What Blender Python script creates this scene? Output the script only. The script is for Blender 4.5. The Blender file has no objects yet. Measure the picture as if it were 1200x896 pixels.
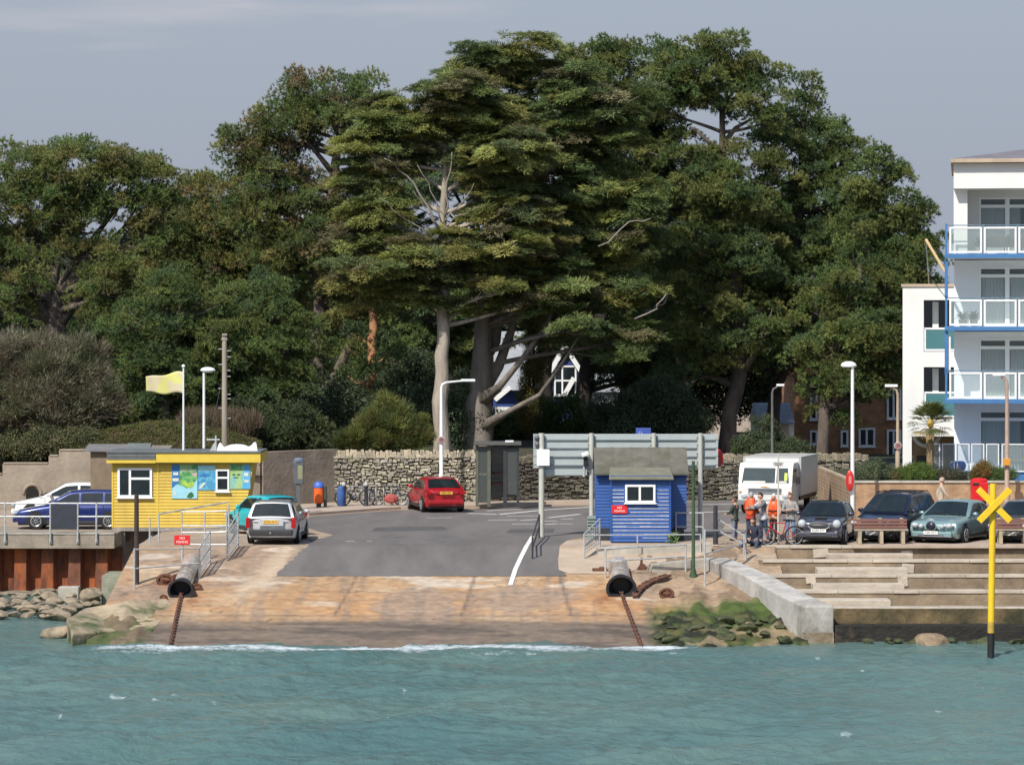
import bpy, bmesh, math, random
import numpy as np
from mathutils import Vector, Matrix
R = math.radians
random.seed(7)
F, H, HZ = 4000.0, 9.2, 395.0          # the lens in photo pixels, eye height above the water, horizon row
QZ = 2.1                               # quay level above the water
def X(px, Y): return (px - 600.0) * Y / F
def Z(py, Y): return H - (py - HZ) * Y / F
def YQ(py, z=QZ): return F * (H - z) / (py - HZ)
def gz(Y): return min(QZ, 0.153 * (Y - 102.2))
def YS(py): return 99360.0 / (py + 217.0)
def GP(px, py, dz=0.0):                # point on the slip / quay ground
    Y = YS(py)
    if Y > 115.92: Y = YQ(py)
    return Vector((X(px, Y), Y, gz(Y) + dz))
sc = bpy.context.scene
COL = sc.collection
def srgb(r, g, b):
    f = lambda v: (v/255/12.92) if v/255 <= 0.04045 else ((v/255+0.055)/1.055)**2.4
    return (f(r), f(g), f(b))
# ---------------------------------------------------------------- materials
MATS = {}
def nodes(name):
    m = bpy.data.materials.new(name); m.use_nodes = True
    nt = m.node_tree; b = nt.nodes['Principled BSDF']
    return m, nt, b
def mk(name, base, rough=.7, var=.2, scale=4.0, bump=0.0, bscale=None, metal=0.0, coat=0.0, spec=.5, stretch=(1,1,1), c2=None, c2amt=(.45,.62), emit=None):
    if name in MATS: return MATS[name]
    m, nt, b = nodes(name); L = nt.links.new
    tc = nt.nodes.new('ShaderNodeTexCoord'); mp = nt.nodes.new('ShaderNodeMapping'); mp.inputs['Scale'].default_value = stretch
    L(tc.outputs['Object'], mp.inputs['Vector'])
    n = nt.nodes.new('ShaderNodeTexNoise'); n.inputs['Scale'].default_value = scale; n.inputs['Detail'].default_value = 6; n.inputs['Roughness'].default_value = .62
    L(mp.outputs[0], n.inputs['Vector'])
    r = nt.nodes.new('ShaderNodeValToRGB'); r.color_ramp.elements[0].position = .32; r.color_ramp.elements[1].position = .7
    r.color_ramp.elements[0].color = tuple(max(0, c*(1-var)) for c in base) + (1,)
    r.color_ramp.elements[1].color = tuple(min(1, c*(1+var)) for c in base) + (1,)
    L(n.outputs['Fac'], r.inputs['Fac']); out = r.outputs['Color']
    if c2 is not None:
        n2 = nt.nodes.new('ShaderNodeTexNoise'); n2.inputs['Scale'].default_value = scale*.37; n2.inputs['Detail'].default_value = 8; n2.inputs['Roughness'].default_value = .7
        mp2 = nt.nodes.new('ShaderNodeMapping'); mp2.inputs['Scale'].default_value = stretch; mp2.inputs['Location'].default_value = (3.1, 7.7, 1.3)
        L(tc.outputs['Object'], mp2.inputs['Vector']); L(mp2.outputs[0], n2.inputs['Vector'])
        r2 = nt.nodes.new('ShaderNodeMapRange'); r2.inputs['From Min'].default_value = c2amt[0]; r2.inputs['From Max'].default_value = c2amt[1]
        L(n2.outputs['Fac'], r2.inputs['Value'])
        mx = nt.nodes.new('ShaderNodeMix'); mx.data_type = 'RGBA'; L(r2.outputs[0], mx.inputs['Factor']); L(out, mx.inputs['A']); mx.inputs['B'].default_value = tuple(c2) + (1,)
        out = mx.outputs['Result']
    L(out, b.inputs['Base Color'])
    b.inputs['Roughness'].default_value = rough; b.inputs['Metallic'].default_value = metal
    b.inputs['Coat Weight'].default_value = coat; b.inputs['Coat Roughness'].default_value = .06
    b.inputs['Specular IOR Level'].default_value = spec
    if bump:
        n3 = nt.nodes.new('ShaderNodeTexNoise'); n3.inputs['Scale'].default_value = bscale or scale*5; n3.inputs['Detail'].default_value = 6
        L(mp.outputs[0], n3.inputs['Vector'])
        bp = nt.nodes.new('ShaderNodeBump'); bp.inputs['Strength'].default_value = bump; bp.inputs['Distance'].default_value = .03
        L(n3.outputs['Fac'], bp.inputs['Height']); L(bp.outputs[0], b.inputs['Normal'])
    MATS[name] = m
    return m
def mk_tint(name, rough=.6, trans=.0, var=.18, scale=5, bump=0, base=None):
    """colour from the face attribute 'tint' (natural variation from stone to stone, tuft to tuft)"""
    if name in MATS: return MATS[name]
    m, nt, b = nodes(name); L = nt.links.new
    a = nt.nodes.new('ShaderNodeAttribute'); a.attribute_name = 'tint'
    tc = nt.nodes.new('ShaderNodeTexCoord')
    n = nt.nodes.new('ShaderNodeTexNoise'); n.inputs['Scale'].default_value = scale; n.inputs['Detail'].default_value = 5
    L(tc.outputs['Object'], n.inputs['Vector'])
    mr = nt.nodes.new('ShaderNodeMapRange'); mr.inputs['From Min'].default_value = .3; mr.inputs['From Max'].default_value = .7
    mr.inputs['To Min'].default_value = 1-var; mr.inputs['To Max'].default_value = 1+var; L(n.outputs['Fac'], mr.inputs['Value'])
    hs = nt.nodes.new('ShaderNodeVectorMath'); hs.operation = 'SCALE'; L(a.outputs['Color'], hs.inputs[0]); L(mr.outputs[0], hs.inputs['Scale'])
    L(hs.outputs[0], b.inputs['Base Color']); b.inputs['Roughness'].default_value = rough; b.inputs['Specular IOR Level'].default_value = .3
    if trans:
        t = nt.nodes.new('ShaderNodeBsdfTranslucent'); L(hs.outputs[0], t.inputs['Color'])
        mx = nt.nodes.new('ShaderNodeMixShader'); mx.inputs[0].default_value = trans
        out = nt.nodes['Material Output']; L(b.outputs[0], mx.inputs[1]); L(t.outputs[0], mx.inputs[2]); L(mx.outputs[0], out.inputs['Surface'])
    if bump:
        n3 = nt.nodes.new('ShaderNodeTexNoise'); n3.inputs['Scale'].default_value = scale*4; n3.inputs['Detail'].default_value = 6
        L(tc.outputs['Object'], n3.inputs['Vector'])
        bp = nt.nodes.new('ShaderNodeBump'); bp.inputs['Strength'].default_value = bump; bp.inputs['Distance'].default_value = .04
        L(n3.outputs['Fac'], bp.inputs['Height']); L(bp.outputs[0], b.inputs['Normal'])
    MATS[name] = m
    return m
def mk_glass(name, color=(.75,.88,.86), alpha=.25, rough=.03):
    """a sheet of clear glass: partly see-through, with a clean reflection"""
    if name in MATS: return MATS[name]
    m, nt, b = nodes(name); L = nt.links.new
    b.inputs['Base Color'].default_value = color + (1,); b.inputs['Roughness'].default_value = rough; b.inputs['Specular IOR Level'].default_value = .8
    t = nt.nodes.new('ShaderNodeBsdfTransparent'); t.inputs['Color'].default_value = tuple(.78+.22*c for c in color) + (1,)
    mx = nt.nodes.new('ShaderNodeMixShader'); mx.inputs[0].default_value = alpha
    L(t.outputs[0], mx.inputs[1]); L(b.outputs[0], mx.inputs[2]); L(mx.outputs[0], nt.nodes['Material Output'].inputs['Surface'])
    MATS[name] = m
    return m
def mk_brick(name, c1, c2, mortar, bw=.225, bh=.075, rough=.85):
    if name in MATS: return MATS[name]
    m, nt, b = nodes(name); L = nt.links.new
    tc = nt.nodes.new('ShaderNodeTexCoord'); mp = nt.nodes.new('ShaderNodeMapping'); mp.inputs['Rotation'].default_value = (R(90), 0, 0)
    L(tc.outputs['Object'], mp.inputs['Vector'])
    br = nt.nodes.new('ShaderNodeTexBrick'); br.inputs['Scale'].default_value = 1.0; br.inputs['Brick Width'].default_value = bw; br.inputs['Row Height'].default_value = bh
    br.inputs['Mortar Size'].default_value = .008; br.inputs['Color1'].default_value = c1 + (1,); br.inputs['Color2'].default_value = c2 + (1,); br.inputs['Mortar'].default_value = mortar + (1,)
    L(mp.outputs[0], br.inputs['Vector'])
    n = nt.nodes.new('ShaderNodeTexNoise'); n.inputs['Scale'].default_value = 1.7; n.inputs['Detail'].default_value = 8; L(tc.outputs['Object'], n.inputs['Vector'])
    mr = nt.nodes.new('ShaderNodeMapRange'); mr.inputs['From Min'].default_value = .3; mr.inputs['From Max'].default_value = .7; mr.inputs['To Min'].default_value = .65; mr.inputs['To Max'].default_value = 1.25
    L(n.outputs['Fac'], mr.inputs['Value'])
    hs = nt.nodes.new('ShaderNodeVectorMath'); hs.operation = 'SCALE'; L(br.outputs['Color'], hs.inputs[0]); L(mr.outputs[0], hs.inputs['Scale'])
    L(hs.outputs[0], b.inputs['Base Color']); b.inputs['Roughness'].default_value = rough
    bp = nt.nodes.new('ShaderNodeBump'); bp.inputs['Strength'].default_value = .4; bp.inputs['Distance'].default_value = .01; bp.invert = True
    L(br.outputs['Fac'], bp.inputs['Height']); L(bp.outputs[0], b.inputs['Normal'])
    MATS[name] = m
    return m
# ---------------------------------------------------------------- objects
LOC = {}
def tag(o, label=None, cat=None, group=None, kind=None):
    if label: o['label'] = label
    if cat: o['category'] = cat
    if group: o['group'] = group
    if kind: o['kind'] = kind
    return o
def thing(name, label, cat, loc=(0,0,0), rz=0.0, group=None):
    o = bpy.data.objects.new(name, None); COL.objects.link(o)
    o.empty_display_size = .2
    o.location = loc; o.rotation_euler = (0, 0, rz)
    LOC[o] = Vector(loc)
    return tag(o, label, cat, group)
class MB:
    def __init__(s): s.v = []; s.f = []; s.m = []; s.c = []; s.cur = 0; s.col = None
    def add(s, verts, faces):
        b = len(s.v); s.v.extend([tuple(p) for p in verts])
        for f in faces: s.f.append(tuple(i + b for i in f)); s.m.append(s.cur); s.c.append(s.col)
        return s
    def box(s, c, d, rz=0.0, M=None):
        x, y, z = d[0]/2, d[1]/2, d[2]/2
        vs = [Vector((a*x, b*y, e*z)) for a in (-1,1) for b in (-1,1) for e in (-1,1)]
        if M is None: M = Matrix.Rotation(rz, 3, 'Z')
        vs = [M @ v + Vector(c) for v in vs]
        return s.add(vs, [(0,1,3,2),(4,6,7,5),(0,4,5,1),(2,3,7,6),(0,2,6,4),(1,5,7,3)])
    def span(s, a, b):
        return s.box([(a[i]+b[i])/2 for i in range(3)], [abs(b[i]-a[i]) for i in range(3)])
    def beam(s, p, q, w, h, up=(0,0,1)):
        p, q = Vector(p), Vector(q); d = q - p; l = d.length; d.normalize()
        u = Vector(up)
        if abs(u.dot(d)) > .98: u = Vector((0,1,0))
        sx = d.cross(u).normalized(); sz = sx.cross(d).normalized()
        M = Matrix((sx, d, sz)).transposed()
        return s.box((p+q)/2, (w, l, h), M=M)
    def tube(s, pts, rad, n=8, cap=True, closed=False):
        pts = [Vector(p) for p in pts]; N = len(pts)
        if not hasattr(rad, '__len__'): rad = [rad]*N
        d0 = (pts[1]-pts[0]).normalized(); u = Vector((0,0,1)) if abs(d0.z) < .9 else Vector((1,0,0))
        u = (u - d0*u.dot(d0)).normalized(); b = len(s.v); fs = []
        for i, p in enumerate(pts):
            if closed: d = pts[(i+1)%N]-pts[i-1]
            else: d = pts[min(i+1,N-1)]-pts[max(i-1,0)]
            d = d.normalized() if d.length > 1e-9 else d0
            u = (u - d*u.dot(d)); u = u.normalized() if u.length > 1e-6 else d.orthogonal().normalized()
            w = d.cross(u)
            for k in range(n):
                a = 2*math.pi*k/n
                s.v.append(tuple(p + (u*math.cos(a) + w*math.sin(a))*rad[i]))
        M = N if closed else N-1
        for i in range(M):
            j = (i+1) % N
            for k in range(n): fs.append((b+i*n+k, b+i*n+(k+1)%n, b+j*n+(k+1)%n, b+j*n+k))
        if cap and not closed:
            fs.append(tuple(b+k for k in reversed(range(n)))); fs.append(tuple(b+(N-1)*n+k for k in range(n)))
        for f in fs: s.f.append(f); s.m.append(s.cur); s.c.append(s.col)
        return s
    def cyl(s, p, q, r0, r1=None, n=12): return s.tube([p, q], [r0, r0 if r1 is None else r1], n)
    def lathe(s, prof, c, n=20, axis='Z', M=None):
        vs = []; fs = []
        for r, z in prof:
            for k in range(n):
                a = 2*math.pi*k/n; v = Vector((r*math.cos(a), r*math.sin(a), z))
                if axis == 'X': v = Vector((v.z, v.x, v.y))
                if axis == 'Y': v = Vector((v.x, v.z, v.y))
                if M is not None: v = M @ v
                vs.append(v + Vector(c))
        for i in range(len(prof)-1):
            for k in range(n): fs.append((i*n+k, i*n+(k+1)%n, (i+1)*n+(k+1)%n, (i+1)*n+k))
        fs.append(tuple(reversed(range(n)))); fs.append(tuple((len(prof)-1)*n+k for k in range(n)))
        return s.add(vs, fs)
    def prism(s, poly, plane, a, b):
        """polygon in plane 'XZ' / 'XY' / 'YZ' extruded from a to b along the third axis"""
        n = len(poly)
        def P(p, t): return {'XZ': (p[0], t, p[1]), 'XY': (p[0], p[1], t), 'YZ': (t, p[0], p[1])}[plane]
        vs = [P(p, a) for p in poly] + [P(p, b) for p in poly]
        fs = [tuple(range(n)), tuple(reversed(range(n, 2*n)))] + [(i, (i+1) % n + 0, n+(i+1)%n, n+i) for i in range(n)]
        return s.add(vs, fs)
    def ball(s, c, r, nu=10, nv=7, M=None):
        r = r if hasattr(r, '__len__') else (r, r, r); vs = []; fs = []
        for j in range(nv+1):
            t = math.pi*j/nv
            for i in range(nu):
                a = 2*math.pi*i/nu; v = Vector((r[0]*math.sin(t)*math.cos(a), r[1]*math.sin(t)*math.sin(a), r[2]*math.cos(t)))
                if M is not None: v = M @ v
                vs.append(v + Vector(c))
        for j in range(nv):
            for i in range(nu): fs.append((j*nu+i, (j+1)*nu+i, (j+1)*nu+(i+1)%nu, j*nu+(i+1)%nu))
        return s.add(vs, fs)
    def grid(s, fn, nu, nv, flip=False):
        vs = [fn(i/nu, j/nv) for j in range(nv+1) for i in range(nu+1)]; w = nu+1
        fs = [(j*w+i, j*w+i+1, (j+1)*w+i+1, (j+1)*w+i) for j in range(nv) for i in range(nu)]
        if flip: fs = [tuple(reversed(f)) for f in fs]
        return s.add(vs, fs)
    def build(s, name, mat, parent=None, local=False, smooth=False, bevel=0.0, loc=None, seg=2, fixn=True, label=None):
        off = Vector((0,0,0))
        if parent is not None and not local:
            r = parent
            while r.parent: r = r.parent
            off = LOC.get(r, Vector((0,0,0)))
        if parent is None and loc is not None: off = Vector(loc)
        me = bpy.data.meshes.new(name)
        me.from_pydata([(p[0]-off.x, p[1]-off.y, p[2]-off.z) for p in s.v], [], s.f)
        for mm in (mat if isinstance(mat, (list, tuple)) else [mat]): me.materials.append(mm)
        me.polygons.foreach_set('material_index', s.m)
        if any(c is not None for c in s.c):
            at = me.attributes.new('tint', 'FLOAT_COLOR', 'FACE')
            at.data.foreach_set('color', [x for c in s.c for x in ((*c, 1.0) if c is not None else (.5,.5,.5,1))])
        if fixn or bevel:
            bm = bmesh.new(); bm.from_mesh(me)
            bmesh.ops.recalc_face_normals(bm, faces=bm.faces[:])
            if bevel:
                es = [e for e in bm.edges if len(e.link_faces) == 2 and e.calc_face_angle(0) > .5]
                bmesh.ops.bevel(bm, geom=es, offset=bevel, segments=seg, affect='EDGES', profile=.6, clamp_overlap=True)
            bm.to_mesh(me); bm.free()
        if smooth:
            me.polygons.foreach_set('use_smooth', [True]*len(me.polygons))
            if smooth != 'all': me.set_sharp_from_angle(angle=R(38))
        o = bpy.data.objects.new(name, me); COL.objects.link(o)
        if parent is not None: o.parent = parent
        elif loc is not None: o.location = loc
        if label: o['label'] = label
        return o
def single(name, mb, mat, label, cat, loc=(0,0,0), group=None, **k):
    return tag(mb.build(name, mat, None, loc=loc, **k), label, cat, group)
def struct(name, mb, mat, **k):
    return tag(mb.build(name, mat, None, **k), kind='structure')
def copy_tree(o, parent=None):
    c = o.copy(); COL.objects.link(c); c.parent = parent
    if o in LOC: LOC[c] = LOC[o].copy()
    for ch in list(o.children): copy_tree(ch, c)
    return c
def text_mesh(name, body, size, mat, parent, loc, rot=(R(90),0,0), depth=.003, align='CENTER'):
    cu = bpy.data.curves.new(name, 'FONT'); cu.body = body; cu.size = size; cu.align_x = align; cu.align_y = 'CENTER'; cu.extrude = depth; cu.space_line = .85
    t = bpy.data.objects.new('tmp', cu); COL.objects.link(t)
    bpy.context.view_layer.update()
    me = bpy.data.meshes.new_from_object(t.evaluated_get(bpy.context.evaluated_depsgraph_get()))
    bpy.data.objects.remove(t); me.materials.clear(); me.materials.append(mat); me.name = name
    o = bpy.data.objects.new(name, me); COL.objects.link(o); o.parent = parent
    o.location = loc; o.rotation_euler = rot
    return o
# common materials
GALV = mk('galvanised_steel', (.47,.48,.47), .45, .2, 9, metal=.3, c2=(.25,.20,.15), c2amt=(.58,.72))
WHITE_METAL = mk('white_painted_metal', (.72,.73,.72), .4, .06, 6)
WHITE = mk('white_paint', (.78,.78,.76), .5, .05, 3, c2=(.6,.58,.53), c2amt=(.6,.85))
UPVC = mk('white_window_frame', (.8,.8,.79), .35, .03, 3)
DARKGLASS = mk('dark_window_glass', (.012,.016,.018), .06, .3, 2, spec=.7)
BLACK = mk('black_plastic', (.015,.015,.016), .5, .2, 6)
DARKSTEEL = mk('dark_steel', (.045,.045,.05), .5, .3, 8, metal=.3)
RUST = mk('rusty_iron', (.13,.055,.03), .9, .45, 7, .4, c2=(.05,.03,.025), c2amt=(.45,.65))
REDP = mk('red_paint', (.5,.02,.015), .4, .12, 5)
REDSIGN = mk('red_sign_face', (.62,.02,.02), .4, .06, 4)
TYRE = mk('tyre_rubber', (.012,.012,.012), .85, .3, 12)
ALLOY = mk('alloy_rim', (.45,.46,.47), .3, .1, 10, metal=.7)
CONC = mk('weathered_concrete', (.27,.225,.175), .9, .28, 1.6, .5, 14, c2=(.15,.12,.09), c2amt=(.5,.75))
CONC_LIGHT = mk('pale_concrete', (.40,.37,.31), .88, .22, 1.8, .4, 14, c2=(.22,.19,.15), c2amt=(.52,.75))
WOOD_GREY = mk('weathered_timber', (.28,.25,.22), .85, .3, 4, .4, 20, stretch=(1,1,.2))
# ================================================================ noise on arrays
def _h(ix, iy, s):
    n = (ix.astype(np.int64)*374761393 + iy.astype(np.int64)*668265263 + s*1274126177) & 0x7fffffff
    n = ((n ^ (n >> 13))*1274126177) & 0x7fffffff
    return ((n ^ (n >> 16)) & 0xffff)/65535.0
def vnoise(x, y, s=0):
    ix = np.floor(x); iy = np.floor(y); fx = x-ix; fy = y-iy; fx = fx*fx*(3-2*fx); fy = fy*fy*(3-2*fy)
    a = _h(ix,iy,s); b = _h(ix+1,iy,s); c = _h(ix,iy+1,s); d = _h(ix+1,iy+1,s)
    return (a*(1-fx)+b*fx)*(1-fy) + (c*(1-fx)+d*fx)*fy
def fbm(x, y, s=0, o=4):
    t = 0; a = .5; n = 0
    for k in range(o): t = t + a*vnoise(x*2**k, y*2**k, s+k*17); n += a; a *= .5
    return t/n
def sstep(a, b, x): t = np.clip((x-a)/(b-a), 0, 1); return t*t*(3-2*t)
def sheet_np(name, x, y, z, mat, attr=None, kind='structure', smooth=True, fattr=None):
    """a height field from 2-D arrays; attr = per-vertex colour 'tint'"""
    nv, nu = x.shape
    me = bpy.data.meshes.new(name); N = nv*nu
    idx = np.arange(N).reshape(nv, nu)
    q = np.stack([idx[:-1,:-1], idx[:-1,1:], idx[1:,1:], idx[1:,:-1]], -1).reshape(-1, 4)
    me.vertices.add(N); me.vertices.foreach_set('co', np.stack([x, y, z], -1).astype(np.float32).ravel())
    me.loops.add(len(q)*4); me.loops.foreach_set('vertex_index', q.astype(np.int32).ravel())
    me.polygons.add(len(q)); me.polygons.foreach_set('loop_start', (np.arange(len(q))*4).astype(np.int32))
    me.update(calc_edges=True)
    me.polygons.foreach_set('use_smooth', np.full(len(q), smooth))
    if attr is not None:
        a = me.attributes.new('tint', 'FLOAT_COLOR', 'POINT'); a.data.foreach_set('color', np.concatenate([attr, np.ones(attr.shape[:2]+(1,))], -1).astype(np.float32).ravel())
    if fattr is not None:
        a = me.attributes.new('foam', 'FLOAT', 'POINT'); a.data.foreach_set('value', fattr.astype(np.float32).ravel())
    me.materials.append(mat)
    o = bpy.data.objects.new(name, me); COL.objects.link(o); o['kind'] = kind
    return o
def mixc(a, b, t): t = t[..., None]; return a*(1-t) + np.array(b)*t
# ================================================================ water
def water_material():
    m, nt, b = nodes('sea_water'); L = nt.links.new
    tc = nt.nodes.new('ShaderNodeTexCoord'); mp = nt.nodes.new('ShaderNodeMapping'); mp.inputs['Scale'].default_value = (1, 1, 1)
    L(tc.outputs['Object'], mp.inputs['Vector'])
    n = nt.nodes.new('ShaderNodeTexNoise'); n.inputs['Scale'].default_value = .11; n.inputs['Detail'].default_value = 5; L(mp.outputs[0], n.inputs['Vector'])
    r = nt.nodes.new('ShaderNodeValToRGB'); r.color_ramp.elements[0].position = .35; r.color_ramp.elements[1].position = .68
    r.color_ramp.elements[0].color = (.074,.146,.138,1); r.color_ramp.elements[1].color = (.114,.182,.156,1)
    L(n.outputs['Fac'], r.inputs['Fac'])
    a = nt.nodes.new('ShaderNodeAttribute'); a.attribute_name = 'foam'
    n2 = nt.nodes.new('ShaderNodeTexNoise'); n2.inputs['Scale'].default_value = 5; n2.inputs['Detail'].default_value = 8; n2.inputs['Roughness'].default_value = .75; L(mp.outputs[0], n2.inputs['Vector'])
    s = nt.nodes.new('ShaderNodeMath'); s.operation = 'ADD'; L(a.outputs['Fac'], s.inputs[0]); L(n2.outputs['Fac'], s.inputs[1])
    mr = nt.nodes.new('ShaderNodeMapRange'); mr.inputs['From Min'].default_value = .92; mr.inputs['From Max'].default_value = 1.18; L(s.outputs[0], mr.inputs['Value'])
    mx = nt.nodes.new('ShaderNodeMix'); mx.data_type = 'RGBA'; L(mr.outputs[0], mx.inputs['Factor']); L(r.outputs[0], mx.inputs['A']); mx.inputs['B'].default_value = (.60,.64,.66,1)
    L(mx.outputs['Result'], b.inputs['Base Color'])
    b.inputs['IOR'].default_value = 1.33; b.inputs['Specular IOR Level'].default_value = .5
    rr = nt.nodes.new('ShaderNodeMapRange'); rr.inputs['To Min'].default_value = .16; rr.inputs['To Max'].default_value = .8; L(mr.outputs[0], rr.inputs['Value']); L(rr.outputs[0], b.inputs['Roughness'])
    n3 = nt.nodes.new('ShaderNodeTexNoise'); n3.inputs['Scale'].default_value = 2.6; n3.inputs['Detail'].default_value = 6; n3.inputs['Roughness'].default_value = .62; L(mp.outputs[0], n3.inputs['Vector'])
    bp = nt.nodes.new('ShaderNodeBump'); bp.inputs['Strength'].default_value = .8; bp.inputs['Distance'].default_value = .16
    L(n3.outputs['Fac'], bp.inputs['Height']); L(bp.outputs[0], b.inputs['Normal'])
    return m
WATER = water_material()
rng = np.random.default_rng(11)
def waves(x, y):
    z = np.zeros_like(x)
    for k in range(46):
        lam = .55*(9.0/.55)**rng.random(); th = rng.normal(-1.25, .75); ph = rng.random()*6.28
        kx, ky = math.cos(th)*6.283/lam, math.sin(th)*6.283/lam
        amp = .0056*lam**.72*(.5+rng.random())
        wob = .8*np.sin(x*.21+k)+.7*np.sin(y*.17+k*2)
        w = np.sin(kx*x+ky*y+ph+wob)
        z += amp*(w + .35*np.cos(2*(kx*x+ky*y+ph+wob)))
    return z*1.15
xs = np.concatenate([np.linspace(-320,-26,40), np.arange(-25.8, 25.9, .13), np.linspace(26,320,40)])
ys = np.concatenate([np.linspace(-160,66,40), np.arange(66.3, 104.0, .11), np.arange(104.2, 125, .35)])
gx, gy = np.meshgrid(xs, ys)
wz = waves(gx, gy)
patch = fbm(gx*.12, gy*.12, 5, 3)
wz *= .55 + .9*patch
inner = sstep(-60,-26,gx)*(1-sstep(26,60,gx))*sstep(40,66,gy)
near = sstep(103.5, 97, gy)
wz = wz*inner*(.35+.65*(1-sstep(97,103,gy)))
foam = np.zeros_like(gx)
shore = 102.2 + (fbm(gx*.35, gx*0+3, 9, 4)-.5)*2.4
on_slip = sstep(-13.5,-12,gx)*(1-sstep(4.6,6.5,gx)) + .35*sstep(4.6,6.5,gx)*(1-sstep(9,10,gx))
foam += on_slip*np.exp(-((gy-shore+.9)/1.0)**2)*(.30+.42*fbm(gx*.45, gy*.9, 21, 4))
foam += on_slip*np.exp(-((gy-shore+2.6)/1.3)**2)*(.08+.55*fbm(gx*.6, gy*1.5, 33, 4))
for (px, py, wpx) in ((138,817,26),(182,824,15),(298,825,19),(205,818,10),(250,826,10),(70,838,10),(150,866,10),(516-0,640,0),(858,853,22),(730,874,20),(990,862,22),(1035,870,24),(885-2,775,12),(958,773,8),(640,820,8),(813,854,16),(475,812,8),(90,790,12),(455,835,7),(1150,805,18),(1100,832,10),(560,880,12),(360,777,12),(1010,790,9),(40,870,14),(800,800,8),(330,850,8)):
    if wpx == 0: continue
    Y = 36800/(py-395); cx = X(px, Y); rx = wpx*Y/8000*1.7
    foam = np.maximum(foam, .54*np.exp(-((gx-cx)/rx)**2 - ((gy-Y)/(.4+.25*rx))**2))
sheet_np('sea', gx, gy, wz, WATER, fattr=foam)
# ================================================================ slipway (stained concrete ramp, weed at its edges)
GROUND_T = mk_tint('slipway_concrete', .85, 0, .22, 3.0, .35)
xs = np.arange(-12.8, 8.95, .085); ys = np.arange(84.0, 116.0, .085); ys[-1] = 115.93
gx, gy = np.meshgrid(xs, ys)
base = .153*(gy-102.2)
pxx = 600+gx*F/gy; pyy = HZ+(H-base)*F/gy
n1 = fbm(gx*.7, gy*.25, 1, 5); n2 = fbm(gx*2.2, gy*.6, 2, 5); n3 = fbm(gx*.25, gy*1.6, 3, 5); n4 = fbm(gx*4, gy*4, 4, 3); n5 = fbm(gx*.35, gy*.35, 40, 4)
col = np.zeros(gx.shape+(3,)) + np.array([.375,.242,.135])
col = mixc(col, (.43,.315,.20), sstep(.45,.7,n1))
band = np.exp(-((pyy-708)/17)**2)
col = mixc(col, (.42,.235,.11), np.clip(band*1.1*sstep(.18,.62,n3) + .35*sstep(.55,.8,n2)*sstep(725,690,pyy), 0, .85))
col = mixc(col, (.30,.22,.16), .8*sstep(.5,.66,n5))
for sd_ in (201, 202): col = mixc(col, (.12,.085,.06), .75*np.exp(-((fbm(gx*.45,gy*.45,sd_,4)-.5)/.004)**2))
col = mixc(col, (.22,.17,.13), .5*sstep(.55,.7,fbm(gx*3.5,gy*.18,203,4)))
col = mixc(col, (.50,.42,.33), .8*sstep(.60,.72,fbm(gx*.5,gy*1.1,77,4))*sstep(720,700,pyy))
# left verge: paler washed sand strip beside the tarmac
edge = pxx-(322+(675-pyy)*.9)
strip = np.exp(-((edge+16+10*(n1-.5)*4)/16)**2)*sstep(712,690,pyy)
col = mixc(col, (.50,.39,.27), .75*strip)
col = mixc(col, (.24,.17,.12), .7*sstep(.52,.7,n2)*sstep(250,200,pxx)*sstep(660,690,pyy))
# joints between the cast slabs
for a, b_ in (((395,716),(420,672)), ((543,714),(558,672)), ((668,716),(655,672))):
    cxl = a[0]+(pyy-a[1])*(b_[0]-a[0])/(b_[1]-a[1])
    col = mixc(col, (.15,.11,.085), .8*np.exp(-((pxx-cxl)/2.2)**2)*(pyy<722)*(pyy>672))
for yj, s in ((693.5,.35),(721,.55),(703,.2)):
    col = mixc(col, (.16,.12,.09), s*np.exp(-((pyy-yj-2*(n1-.5))/1.1)**2)*(.4+n2))
# rust below the chain wheels
for cxp, cyp in ((712,700),(735,705),(228,700),(256,684),(196,682)):
    col = mixc(col, (.26,.10,.04), .75*np.exp(-((pxx-cxp)/14)**2-((pyy-cyp)/9)**2)*sstep(.35,.6,n2))
# wet dark foot of the ramp
wet = sstep(722, 734, pyy+6*(n3-.5)+5*(n1-.5))
col = mixc(col, (.15,.118,.092), .88*wet); col = mixc(col, (.075,.062,.052), .7*wet*sstep(.45,.68,fbm(gx*.5,gy*2.2,61,5)))
# weed on the two flanks
er = 748+12*(n1-.5)+ (pyy-705)*.12
wr = sstep(0, 26, pxx-er)*sstep(698, 716, pyy+20*(n2-.5))
weedc = mixc(np.zeros(gx.shape+(3,))+np.array([.060,.088,.020]), (.018,.020,.010), np.maximum(sstep(.40,.58,n4*.5+n2*.5)*sstep(716,732,pyy), .9*sstep(.50,.62,fbm(gx*3,gy*2,91,5))*sstep(712,726,pyy)))
weedc = mixc(weedc, (.10,.095,.035), .8*sstep(.54,.66,fbm(gx*2.4,gy*1.4,92,5))*sstep(715,728,pyy))
weedc = mixc(weedc, (.22,.17,.10), .9*sstep(.54,.62,fbm(gx*1.3,gy*1.3,50,4))*sstep(722,735,pyy))
col = col*(1-wr[...,None]) + weedc*wr[...,None]
wl = sstep(0, 30, (205-(pyy-690)*.35+16*(n1-.5))-pxx)*sstep(708,722,pyy+24*(n2-.5))
col = col*(1-(wl*.8)[...,None]) + mixc(np.zeros(gx.shape+(3,))+np.array([.055,.085,.018]), (.16,.12,.07), sstep(.42,.6,n2))*(wl*.8)[...,None]
dirt = sstep(745,770,pxx)*sstep(712,700,pyy)
col = mixc(col, (.33,.24,.16), .7*dirt); col = mixc(col, (.16,.11,.07), .7*dirt*sstep(.5,.62,n2))
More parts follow.
